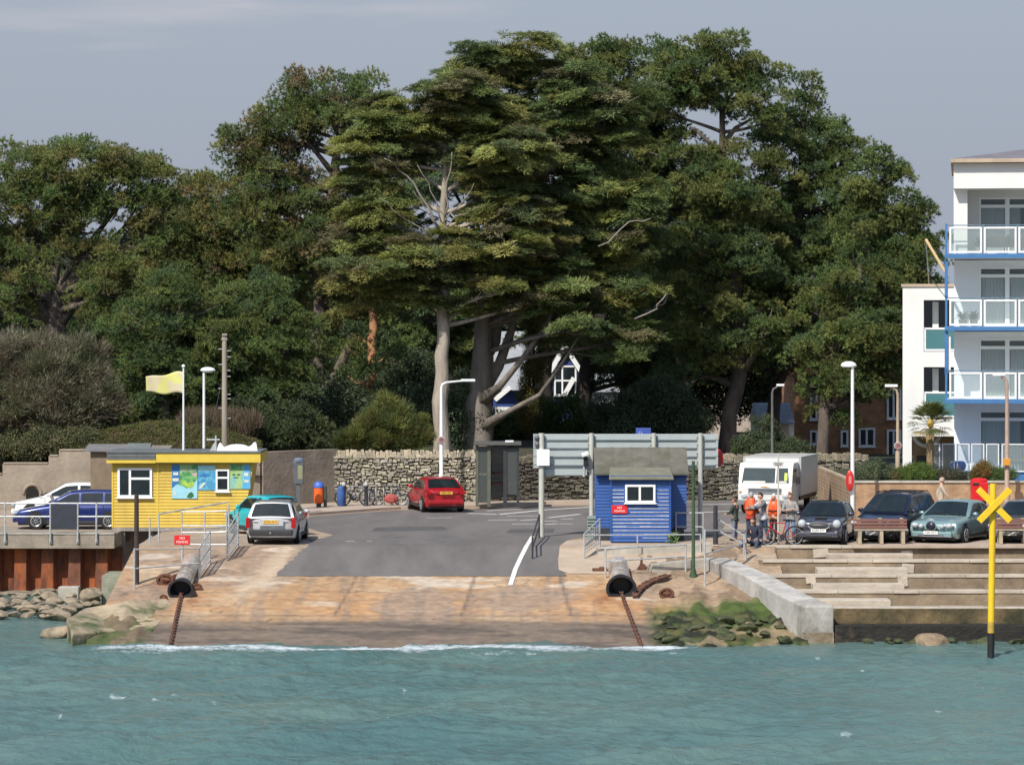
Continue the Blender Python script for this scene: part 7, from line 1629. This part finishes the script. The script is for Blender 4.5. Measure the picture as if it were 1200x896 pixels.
        mb.tube(cv, [lr*(1-.6*k/7) for k in range(8)], 7)
        for q in sub[::max(1,len(sub)//9)]:
            s0 = cv[rnd.choice((4,5,6,7))]; q = Vector(q); m_ = s0.lerp(q,.5)+Vector((0,0,-.15)); mb.tube([s0,m_,q],[lr*.35,lr*.25,.02],5)
    b0 = mb.build('trunk', bark or BARK, t, smooth='all', fixn=False)
    for pth in deadlimbs:
        m2 = MB(); q = [Vector((X(a,Y), Y+dy*.75, Z(b_,Y))) for a, b_, r, dy in pth]; q = [q[0]]+[v for i in range(len(q)-1) for v in (q[i].lerp(q[i+1],.33)+Vector((rnd.gauss(0,.07),0,rnd.gauss(0,.07))),q[i].lerp(q[i+1],.67)+Vector((rnd.gauss(0,.07),0,rnd.gauss(0,.07))),q[i+1])]; r0, r1 = pth[0][2], pth[-1][2]; m2.tube(q, [.62*(r0+(r1-r0)*i/(len(q)-1)) for i in range(len(q))], 6); m2.build('dead_branch', DEADW, t, smooth='all', fixn=False)
    stamp('crown', pads, kind, t, LOC[t], mat=NEEDLE); NP[0] += len(pads)
    return t
def shrub(name, label, cat, Y, zb, lobes, kind, cols, seed, pad=.35, dens=1.2, stem=None, group=None):
    rg = np.random.default_rng(seed); rnd = random.Random(seed); cx0 = lobes[0][0]; t = thing(name, label, cat, (X(cx0,Y),Y,zb), group=group); pads = []; mb = MB()
    for lb in lobes:
        cx, cy, rx, ry = lb[:4]; dy = lb[4] if len(lb) > 4 else 0; c = np.array([X(cx,Y),Y+dy,Z(cy,Y)]); a, b_ = rx*Y/F, ry*Y/F; d = a*.8
        n = int(dens*4*math.pi*((a*b_+a*d+b_*d)/3)*1.0/(pad*pad)); u = unit(rg.normal(size=(n,3))); u = u[(u[:,1] < .3)|(rg.random(n) < .4)]; rr = rg.uniform(.35,1,(len(u),1))**.5
        for q, uu in zip(c+u*rr*np.array([a,d,b_]), u):
            s = pad*rg.uniform(.7,1.3); pads.append((q,(s,s,s),np.array([0,0,.8])+uu*.6,np.array(cols[rg.integers(len(cols))])*rg.uniform(.75,1.25)*(1.9 if cols[0][0] < .045 else 1.4)))
        for k in range(5): e = Vector(c)+Vector((rnd.uniform(-.7,.7)*a,rnd.uniform(-.5,.3)*d,rnd.uniform(0,.8)*b_)); s0 = Vector((X(cx0,Y)+rnd.uniform(-.2,.2),Y,zb)); mb.tube([s0,s0.lerp(e,.5)+Vector((0,0,.1)),e],[.06,.04,.012],5)
    mb.build('stem', stem or BARK, t, smooth='all', fixn=False); stamp('foliage', pads, kind, t, LOC[t]); NP[0] += len(pads); return t
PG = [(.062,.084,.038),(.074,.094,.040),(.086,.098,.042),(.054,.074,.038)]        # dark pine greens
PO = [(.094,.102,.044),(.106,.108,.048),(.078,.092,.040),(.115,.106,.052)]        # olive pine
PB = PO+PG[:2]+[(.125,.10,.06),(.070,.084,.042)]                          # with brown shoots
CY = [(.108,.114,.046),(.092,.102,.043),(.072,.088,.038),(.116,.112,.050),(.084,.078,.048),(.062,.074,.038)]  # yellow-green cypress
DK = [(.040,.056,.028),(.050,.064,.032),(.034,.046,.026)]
# --- left group
tree('pine_tree', 'broad spreading pine at the far left with many rising limbs', 158, [(74,520,.52),(70,430,.48),(66,385,.45),(62,345,.33)],
     [(20,215,70,38),(100,200,72,36),(150,225,48,42),(-45,255,60,60),(40,255,50,28),(182,262,30,42),(15,300,55,28),(150,318,52,28),(95,285,34,18),(-15,350,50,30),(190,228,20,28),(70,232,60,26),(150,282,30,20),(-30,300,50,30),(30,340,40,20,-1),(125,345,40,20,-1),(95,262,40,16)], 'pinesoft', PO+PG[:2], 31, dens=1.5, limb=.19, gaps=((125,266,30,9),(45,240,10,9),(15,262,14,7),(150,280,14,8)),
     extra=[[(66,385,.3,0),(40,350,.22,-.5),(10,318,.15,-.8),(-20,300,.1,-1)],[(66,385,.3,0),(90,350,.24,.3),(112,310,.16,0),(150,290,.08,0)],[(64,370,.28,0),(52,330,.2,-.4),(30,280,.12,-.6)]])
tree('pine_tree', 'olive pine with loose tiers between the broad left pine and the umbrella pine', 166, [(262,520,.4),(258,400,.34),(255,300,.2)],
     [(250,232,46,30),(222,275,48,34),(285,270,56,36),(325,305,50,34),(240,325,55,32),(300,350,50,28),(200,300,28,40),(345,340,40,30),(210,345,40,30)], 'pinesoft', PB, 32, dens=1.4)
tree('pine_tree', 'dense dark green young pine standing left of the telegraph pole', 150, [(190,520,.3),(192,430,.24),(195,350,.14)],
     [(190,338,34,26),(215,365,48,32),(160,385,44,32),(205,410,60,34),(150,430,45,30),(215,450,55,34),(180,470,50,30),(130,470,40,36),(240,400,40,34)], 'pine', PG, 33, dens=1.25, pad=.62)
tree('pine_tree', 'dense dark green young pine behind the telegraph pole and white lamp', 151, [(300,520,.3),(302,420,.22),(305,350,.14)],
     [(305,345,40,26),(275,375,46,30),(335,375,46,32),(300,410,58,34),(260,430,45,36),(345,420,40,36),(290,460,52,36),(330,465,40,30),(270,490,40,22)], 'pine', PG, 34, dens=1.25, pad=.62)
tree('umbrella_pine', 'tall umbrella pine with dark forked trunk above the litter bin', 160, [(377,540,.44),(374,480,.38),(372,400,.32),(378,300,.3),(392,200,.22),(398,165,.15)],
     [(372,112,42,20),(420,112,40,20),(395,135,60,18),(300,160,34,22),(335,145,42,26),(355,165,24,12),(425,150,35,24),(278,188,26,18),(320,198,50,26),(440,195,36,36),(350,235,62,30),(420,240,50,30),(300,240,46,30),(380,280,60,30),(330,300,46,30),(440,290,40,30),(405,325,50,32),(400,370,46,34),(440,360,36,30)], 'pinesoft', PB, 35, dens=1.45, limb=.2, gaps=((378,184,24,8),),
     extra=[[(374,470,.36,0),(392,445,.27,-.4),(410,405,.2,-.6),(418,360,.14,-.4)],[(392,205,.16,0),(376,185,.12,-.3),(360,165,.07,-.4)]])
# --- cypresses in the centre
D1 = [[(515,268,.11,-1.5),(500,240,.09,-1.8),(478,208,.06,-2.1),(452,188,.03,-2.3)],[(518,262,.05,-1.5),(505,225,.04,-1.6),(490,195,.02,-1.8)],[(520,262,.06,-1.5),(544,236,.05,-1.7),(556,216,.02,-1.8)],[(518,270,.05,-1.5),(545,252,.04,-1.7),(580,238,.02,-2)],[(505,276,.05,-1.6),(470,254,.04,-2),(446,234,.02,-2.3)],[(522,255,.07,-1.3),(524,215,.05,-1.4),(530,180,.03,-1.5)],[(512,265,.035,-1.6),(496,240,.025,-1.8),(486,226,.015,-1.9)]]
tree('cypress_tree', 'tall yellow green cypress with pale straight trunk and bare grey branches in its middle', 150, [(517,538,.38),(516,470,.33),(519,400,.29),(520,330,.24),(519,250,.17),(524,150,.09)],
     [(480,125,52,14),(530,112,55,16),(455,150,48,14),(555,142,55,14),(440,185,46,14),(495,165,36,12),(585,175,50,15),(430,222,44,14),(590,210,50,14),(428,262,50,14),(600,246,52,14),(470,290,60,14),(540,292,55,14),(455,325,55,13),(510,318,50,12),(590,318,52,13),(470,352,44,11),(560,352,48,11),(618,345,40,11),(505,338,30,9),(605,285,45,14),(560,258,26,10),(470,238,30,10),(500,150,40,14),(545,195,36,14),(420,290,40,14),(415,330,36,13),(640,265,30,14),(565,225,36,14),(470,205,36,12),(440,150,30,12),(575,120,40,12),(600,340,40,12)], 'cypress', CY, 36, BARKL, pad=.6, dens=1.45, gaps=((512,222,34,32),), limb=.11, deadlimbs=D1, depth=1.0)
tree('cypress_tree', 'massive cypress with thick forked trunk beside the bus shelter', 152.5, [(558,538,.78),(561,490,.6),(565,430,.5),(568,370,.42),(590,280,.3),(615,180,.22),(622,100,.1)],
     [(585,68,40,8),(620,62,40,9),(640,82,52,13),(600,92,46,12),(672,105,50,15),(630,120,60,14),(690,145,50,16),(640,160,60,16),(660,195,62,16),(715,185,40,18),(650,232,60,16),(710,232,46,18),(670,272,60,16),(725,275,46,16),(650,305,58,14),(710,318,50,14),(650,345,48,11),(700,362,48,12),(745,350,44,13),(660,380,30,9),(730,395,40,11),(610,80,50,12),(560,85,40,10),(615,140,40,14),(735,215,36,18),(640,185,40,16),(690,170,40,16),(672,392,26,12,-1.5),(664,336,30,13,-1.2),(640,366,22,10,-1.3),(735,250,40,18),(625,250,36,16),(690,345,40,14),(620,325,36,12),(740,150,30,20),(720,130,40,16)], 'cypress', CY+[(.060,.078,.036)]*4, 37, mk('shaded_cypress_bark', (.19,.16,.13), .95, .3, 3, 1.0, 12, stretch=(1,1,.22), c2=(.09,.075,.06), c2amt=(.48,.64)), pad=.64, dens=1.4, limb=.13, depth=1.0,  # bark kept dark: the shade on this trunk is in its colour
     extra=[[(563,470,.36,-.2),(586,452,.16,-.9),(612,420,.12,-1.3),(640,380,.08,-1.5),(662,335,.03,-1.2)],[(566,500,.3,-.3),(595,482,.13,-1),(632,462,.10,-1.5),(658,425,.07,-1.8),(676,396,.03,-1.7)],[(568,455,.3,.1),(584,430,.24,0),(600,385,.18,.1),(606,340,.12,0)],[(562,430,.3,.3),(580,400,.26,.6),(586,350,.2,.7)]],
     deadlimbs=[[(700,290,.06,-2.6),(735,262,.045,-3),(760,258,.03,-3.2)],[(742,374,.07,-2.3),(768,362,.06,-2.8),(778,345,.04,-3)],[(640,205,.05,-2.5),(652,190,.03,-2.8)]])
# --- dark pines behind and to the right
tree('pine_tree', 'dark trunked pine behind the gabled house gap, left of two', 163, [(639,530,.42),(638,440,.40),(640,340,.32),(680,200,.22),(700,110,.12)],
     [(690,72,46,18),(730,64,40,16),(700,98,56,20),(745,100,46,20),(730,140,54,24),(770,130,40,26),(735,185,50,24),(640,400,40,16),(700,225,50,26)], 'pine', PG+PO[:1], 38, BARKD, dens=1.2)
tree('pine_tree', 'dark trunked leaning pine behind the gabled house gap, right of two', 164, [(676,530,.44),(684,460,.40),(700,380,.34),(745,260,.26),(770,170,.14)],
     [(780,155,46,24),(760,195,50,26),(800,215,50,28),(760,245,52,26),(790,270,50,26),(745,300,44,24),(790,320,50,26),(720,410,46,20),(775,370,50,24),(740,440,44,22),(790,430,40,24)], 'pine', PG+DK, 39, BARKD, dens=1.15)
tree('pine_tree', 'tallest dark green pine on the right with sky gaps through its upper crown', 160, [(852,560,.44),(853,500,.38),(866,440,.33),(862,330,.27),(848,230,.22),(846,130,.13)],
     [(815,66,40,18),(850,62,42,16),(785,82,36,20),(885,78,32,18),(830,88,60,20),(880,108,36,26),(800,112,48,22),(850,118,50,18),(772,130,28,20),(905,140,20,20),(800,185,44,22),(870,195,50,26),(830,225,56,26),(780,240,46,26),(880,245,50,28),(820,280,60,28),(870,305,56,28),(800,330,58,28),(840,365,60,28),(790,390,54,24),(830,410,50,22),(800,440,38,18),(890,395,32,18,-1),(905,375,26,14,-1)], 'pine', PG+PO[:2], 40, dens=1.15, limb=.2, gaps=((858,156,32,11),(812,168,14,7)),
     extra=[[(846,180,.15,0),(828,165,.1,-.3),(812,150,.07,-.4)],[(847,170,.15,0),(862,150,.1,0),(880,140,.06,0)],[(866,440,.2,0),(885,412,.15,-.4),(900,385,.06,-.5)]],
     deadlimbs=[[(770,268,.06,-2.8),(795,262,.045,-3),(800,266,.03,-3.1)],[(755,365,.08,-2.6),(775,357,.07,-3),(780,344,.04,-3.1)]])
tree('pine_tree', 'dark green pine with a jagged right shoulder, second from the right', 163, [(905,560,.34),(908,460,.3),(925,340,.34),(938,220,.24),(942,130,.12)],
     [(942,104,20,16),(925,130,28,16),(948,130,26,16),(905,155,36,20),(962,150,20,12),(935,170,46,22),(985,170,28,20),(990,200,40,26),(930,210,52,26),(960,245,54,28),(1010,235,36,26),(910,255,46,26),(950,290,56,30),(1000,290,46,30),(920,330,56,30),(965,345,50,28),(900,370,46,26),(940,395,50,26),(905,425,40,20),(985,395,40,24)], 'pine', PG, 41, BARKD, dens=1.15, limb=.18, gaps=((868,154,20,9),), extra=[[(908,460,.18,-.5),(935,400,.14,-1),(965,345,.1,-1.3),(945,320,.06,-1.4)]])
tree('pine_tree', 'dark green pine reaching down beside the white flats, furthest right', 157, [(962,560,.3),(966,480,.27),(985,390,.3),(1015,300,.22),(1030,220,.12)],
     [(1022,190,26,16),(1045,205,26,18),(1028,225,46,26),(1068,240,24,20),(1065,265,32,26),(1025,265,46,28),(1080,300,24,28),(1050,305,46,30),(1000,320,46,28),(1095,295,14,26),(1035,345,50,28),(1070,345,30,34),(985,365,46,28),(1020,390,50,26),(1050,395,24,30),(970,405,46,22),(1010,425,46,18),(1042,430,18,22),(985,440,36,14),(955,440,34,18),(965,462,26,16),(1000,452,36,14),(1040,450,16,14),(985,480,16,16)], 'pine', PG+PO[:1], 42, dens=1.15, limb=.15)
tree('bare_trunk', 'tall orange barked dead pine stem glimpsed in the dark foliage left of the pale cypress', 156, [(436,460,.2),(437,395,.2),(438,350,.17),(436,343,.1)], [(420,395,26,14),(436,420,34,22,-1.2),(430,450,36,26,-1.2),(432,335,34,12,-.8)], 'pine', PG, 43, mk('orange_bark', (.42,.21,.10), .9, .3, 3, .6, 12), dens=.7)
# trees standing farther back close the view between the trunks
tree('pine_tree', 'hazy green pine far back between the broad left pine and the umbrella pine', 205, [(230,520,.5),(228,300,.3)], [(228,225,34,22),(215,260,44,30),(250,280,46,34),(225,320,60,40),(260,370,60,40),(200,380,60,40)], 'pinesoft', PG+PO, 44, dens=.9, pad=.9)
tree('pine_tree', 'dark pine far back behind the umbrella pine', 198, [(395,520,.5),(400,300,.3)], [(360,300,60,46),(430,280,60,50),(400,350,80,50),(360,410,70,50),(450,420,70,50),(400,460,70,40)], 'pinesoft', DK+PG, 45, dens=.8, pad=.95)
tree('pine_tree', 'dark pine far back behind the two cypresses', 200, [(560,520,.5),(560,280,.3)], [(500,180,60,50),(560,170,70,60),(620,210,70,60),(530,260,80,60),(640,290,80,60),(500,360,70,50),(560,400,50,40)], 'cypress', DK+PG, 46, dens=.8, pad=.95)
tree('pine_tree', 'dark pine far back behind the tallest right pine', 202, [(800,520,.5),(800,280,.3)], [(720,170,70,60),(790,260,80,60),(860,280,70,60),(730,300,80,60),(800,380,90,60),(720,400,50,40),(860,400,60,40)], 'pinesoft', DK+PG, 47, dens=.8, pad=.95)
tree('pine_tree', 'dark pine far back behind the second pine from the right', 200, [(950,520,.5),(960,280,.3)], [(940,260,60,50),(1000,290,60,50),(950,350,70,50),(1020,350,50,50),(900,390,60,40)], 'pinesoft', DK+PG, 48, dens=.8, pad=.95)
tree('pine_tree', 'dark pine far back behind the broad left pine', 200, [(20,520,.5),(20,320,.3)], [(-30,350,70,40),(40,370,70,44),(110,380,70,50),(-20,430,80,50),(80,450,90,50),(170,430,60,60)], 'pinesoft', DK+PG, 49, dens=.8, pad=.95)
# --- shrubs
TW_ = [(.15,.14,.09),(.125,.125,.072),(.165,.15,.10),(.10,.11,.056),(.135,.105,.075)]
shrub('tamarisk', 'large brownish grey feathery tamarisk bush at the far left above the concrete wall', 'bush', 144, 4.2, [(55,455,55,48),(5,470,50,50),(100,470,40,40),(60,490,55,30),(-30,460,50,60),(30,425,45,30),(85,430,36,30)], 'twig', TW_, 61, .62, 1.5, BARKL)
shrub('shrub', 'low olive bush along the top of the stepped concrete wall at the far left', 'bush', 142.2, 3.4, [(20,528,40,16),(62,520,36,16),(-30,535,44,20),(-80,535,44,24),(95,515,24,12)], 'leaf', [(.085,.09,.04),(.10,.095,.045),(.065,.075,.035)], 60, .42, 1.5)
shrub('shrub', 'green shrub growing above the dark part of the wall, right of the kiosk roof', 'bush', 145.5, 4.2, [(330,500,40,28),(305,515,30,18),(360,505,24,28),(290,495,26,26)], 'pine', PG, 62, .5, 1.4)
shrub('juniper', 'feathery yellow green juniper bush on top of the stone wall', 'bush', 147.5, 4.1, [(452,508,34,20),(425,517,26,13),(482,514,24,16),(462,490,18,14),(440,498,16,16),(488,500,12,16),(404,523,16,8),(452,478,8,12)], 'juniper', [(.115,.125,.034),(.09,.11,.032),(.13,.12,.042),(.07,.09,.03)], 63, .46, 1.5)
shrub('ivy', 'yellowing ivy climbing a stem between the forked cypress and the dark trunk', 'climber', 158, 4.5, [(622,450,12,28),(626,410,14,28),(620,480,14,26),(628,375,16,18)], 'leaf', [(.12,.105,.03),(.14,.10,.035),(.06,.075,.025)], 64, .34, 1.2, BARKD)
shrub('shrub', 'bright green shrub below the gap in front of the gabled house', 'bush', 160, 4.3, [(660,490,34,28),(600,505,36,24),(640,515,40,18),(700,515,30,18)], 'leaf', [(.055,.095,.025),(.075,.115,.03),(.04,.07,.022)], 65, .42, 1.3)
shrub('shrub', 'dark shrub under the trees behind the huge road sign', 'bush', 157, 3.2, [(740,505,46,34),(790,500,44,40),(770,470,40,26),(720,490,30,26)], 'leaf', DK, 66, .5, 1.2)
shrub('shrub', 'dark leafy shrub in front of the cream house behind the truck', 'bush', 155.5, 3.0, [(905,525,34,16),(880,530,24,18),(930,530,24,14),(892,505,14,18)], 'leaf', DK+[(.05,.065,.025)], 67, .36, 1.2)
shrub('shrub', 'dark shrub at the foot of the trees, behind the cycle stands', 'bush', 160, 4.2, [(500,500,30,40),(540,480,24,50),(420,470,40,50),(480,450,40,40)], 'leaf', DK, 68, .55, 1.0)
for (cx, cy, rx, ry, Y, cols, lab, sd) in ((1026,553,22,11,134.0,[(.09,.12,.06),(.11,.12,.07),(.06,.09,.04)],'grey green shrub above the left end of the brick wall',71),(1075,555,24,10,134.0,[(.09,.125,.025),(.07,.11,.025)],'rounded bright green hedge shrub above the brick wall near the palm',72),(1045,559,10,6,133.9,[(.14,.10,.04),(.10,.09,.04)],'small rusty tinged shrub above the brick wall',73),(1112,558,20,6,134.0,[(.05,.06,.035),(.08,.07,.045)],'low dark shrub behind the elderly person above the wall',74),(1151,553,13,10,134.0,[(.16,.12,.03),(.12,.11,.03),(.17,.09,.03)],'orange tinged shrub above the red post box',75),(1172,557,18,7,134.0,[(.06,.10,.03),(.08,.11,.035)],'low green shrub at the foot of the tan lamp post',76),(1008,556,8,8,134.2,[(.07,.09,.05)],'small grey shrub at the corner of the brick wall',77)):
    shrub('shrub', lab, 'bush', Y, 3.4, [(cx,cy,rx,ry),(cx-rx*.4,cy+2,rx*.6,ry*.8)], 'leaf', cols, sd, .24, 1.6, group=None)
# ground cover on the bank behind the concrete wall, and the thicket far behind: masses nobody could count
rg = np.random.default_rng(5); pads = []
for i in range(1500):
    px = rg.uniform(85,300); k = max(0, 1-((px-190)/125)**2); Yc = rg.uniform(141.2,147); zt = Z(527-26*k, 143); z = 4.3+(zt-4.3)*min(1,(Yc-140.6)/2.2)*rg.uniform(.9,1.02)
    pads.append((np.array([X(px,Yc),Yc,z]),(.34,.34,.3),np.array([0,-.3,1]),np.array([(.115,.125,.035),(.13,.12,.045),(.085,.10,.03),(.15,.115,.06)][rg.integers(4)])*rg.uniform(.8,1.2)))
o = stamp('ground_cover', pads, 'leaf'); tag(o, kind='stuff')
pads = []
for i in range(420):
    px = rg.uniform(215,300); Yc = rg.uniform(143.5,147); z = 4.6+rg.uniform(.2,.9); pads.append((np.array([X(px,Yc),Yc,z]),(.4,.4,.75),np.array([0,0,1]),np.array([(.16,.12,.075),(.13,.11,.06),(.18,.13,.09)][rg.integers(3)])))
o = stamp('dry_grass', pads, 'twig'); tag(o, kind='stuff')
pads = []
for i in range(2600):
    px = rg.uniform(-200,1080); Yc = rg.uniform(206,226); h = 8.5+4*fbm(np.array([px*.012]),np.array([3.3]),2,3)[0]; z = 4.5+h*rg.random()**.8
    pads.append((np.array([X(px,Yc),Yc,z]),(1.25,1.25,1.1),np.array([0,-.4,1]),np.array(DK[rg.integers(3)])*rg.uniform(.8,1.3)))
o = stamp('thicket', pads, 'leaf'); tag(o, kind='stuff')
pads = []
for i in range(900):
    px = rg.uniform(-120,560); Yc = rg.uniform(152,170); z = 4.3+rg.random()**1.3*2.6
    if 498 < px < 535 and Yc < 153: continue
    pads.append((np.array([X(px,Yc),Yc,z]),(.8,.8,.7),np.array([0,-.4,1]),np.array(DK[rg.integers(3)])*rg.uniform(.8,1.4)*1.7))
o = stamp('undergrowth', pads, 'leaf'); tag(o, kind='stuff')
# palm by the flats
Yp = 135.0; t = thing('palm_tree', 'small fan palm with spiky green crown in front of the white wing of the flats', 'palm', (X(1090,Yp),Yp,3.38))
mb = MB(); mb.tube([(X(1090.5,Yp),Yp,3.3),(X(1090,Yp),Yp,4.2),(X(1090,Yp),Yp,Z(503,Yp))],[.16,.14,.17],12); mb.build('trunk', mk('palm_fibre', (.24,.17,.09), .95, .35, 8, .8, 20), t, smooth='all')
mb = MB(); rnd = random.Random(4); hc = Vector((X(1090,Yp),Yp,Z(497,Yp)))
for i in range(46):
    a = rnd.random()*6.283; e = rnd.uniform(-.55,1.4); d = Vector((math.cos(a)*math.cos(e),math.sin(a)*math.cos(e),math.sin(e))); L_ = rnd.uniform(.45,.62); st = hc+d*L_; sd = d.cross(Vector((0,0,1))).normalized(); up_ = sd.cross(d)
    dead = e < -.42; g = rnd.uniform(.7,1.3); mb.col = ((.22*g,.17*g,.07*g) if dead else (.105*g,.125*g,.035*g)); mb.beam(hc, st, .02, .012)
    for k in range(13):
        f = (k-6)/6*1.25; dd = (d*math.cos(f)+sd*math.sin(f)).normalized(); ln = rnd.uniform(.42,.58); w = dd.cross(up_).normalized()*.022; m_ = st+dd*ln*.6+up_*.02; tip = st+dd*ln-Vector((0,0,.07)); mb.add([st-w*.4,st+w*.4,m_+w,m_-w,tip],[(0,1,2,3),(3,2,4)])
mb.build('fronds', LEAF, t, fixn=False)
mb = MB(); mb.ball(hc+Vector((0,-.12,.02)),(.13,.1,.2),9,7); mb.build('flower_head', mk('palm_flower', (.45,.30,.06), .8, .2, 12), t, smooth=True)
print('pads', NP[0])
# ================================================================ light, sky, camera
el, az = R(47), math.atan2(-.50, -.86)
S = Vector((math.sin(az)*math.cos(el), math.cos(az)*math.cos(el), math.sin(el)))   # towards the sun: behind us, to the left
sl = bpy.data.lights.new('sun', 'SUN'); sl.energy = 4.4; sl.angle = R(.53); sl.color = (1,.955,.88)
so = bpy.data.objects.new('sun', sl); COL.objects.link(so); so.rotation_euler = S.to_track_quat('Z','Y').to_euler()
w = bpy.data.worlds.new('World'); sc.world = w; w.use_nodes = True; nt = w.node_tree; L = nt.links.new
bg = nt.nodes['Background']; sky = nt.nodes.new('ShaderNodeTexSky'); sky.sky_type = 'NISHITA'; sky.sun_disc = False
sky.sun_elevation = el; sky.sun_rotation = az % (2*math.pi); sky.air_density = 1.0; sky.dust_density = 1.0; sky.ozone_density = 1.5
# low sky set to a duller grey-blue; the raised upper sky adds fill light
tc = nt.nodes.new('ShaderNodeTexCoord'); sx = nt.nodes.new('ShaderNodeSeparateXYZ'); L(tc.outputs['Generated'], sx.inputs[0])
mr = nt.nodes.new('ShaderNodeMapRange'); mr.interpolation_type = 'SMOOTHSTEP'; mr.inputs['From Min'].default_value = .02; mr.inputs['From Max'].default_value = .45; L(sx.outputs['Z'], mr.inputs['Value'])
mx = nt.nodes.new('ShaderNodeMix'); mx.data_type = 'RGBA'; mx.inputs['A'].default_value = (2.32,2.58,3.10,1); L(mr.outputs[0], mx.inputs['Factor']); L(sky.outputs[0], mx.inputs['B'])
n = nt.nodes.new('ShaderNodeTexNoise'); n.inputs['Scale'].default_value = 7; n.inputs['Detail'].default_value = 6
mp = nt.nodes.new('ShaderNodeMapping'); mp.inputs['Scale'].default_value = (1,1,7); L(tc.outputs['Generated'], mp.inputs[0]); L(mp.outputs[0], n.inputs['Vector'])
m2 = nt.nodes.new('ShaderNodeMapRange'); m2.inputs['From Min'].default_value = .56; m2.inputs['From Max'].default_value = .74; m2.inputs['To Max'].default_value = .5; L(n.outputs['Fac'], m2.inputs['Value'])
mc = nt.nodes.new('ShaderNodeMix'); mc.data_type = 'RGBA'; mc.inputs['B'].default_value = (4.3,4.1,4.3,1); L(m2.outputs[0], mc.inputs['Factor']); L(mx.outputs['Result'], mc.inputs['A'])
L(mc.outputs['Result'], bg.inputs['Color']); bg.inputs['Strength'].default_value = .135
cam = bpy.data.cameras.new('camera'); co = bpy.data.objects.new('camera', cam); COL.objects.link(co); sc.camera = co
co.location = (0,0,H); co.rotation_euler = (R(90),0,0); cam.sensor_width = 36; cam.lens = 36*F/1200; cam.shift_y = -(448-HZ)/1200; cam.clip_end = 3000; cam.clip_start = .5
sc.render.resolution_x = 1024; sc.render.resolution_y = 764
sc.view_settings.view_transform = 'Standard'; sc.view_settings.look = 'None'; sc.view_settings.gamma = 1; sc.view_settings.exposure = .22
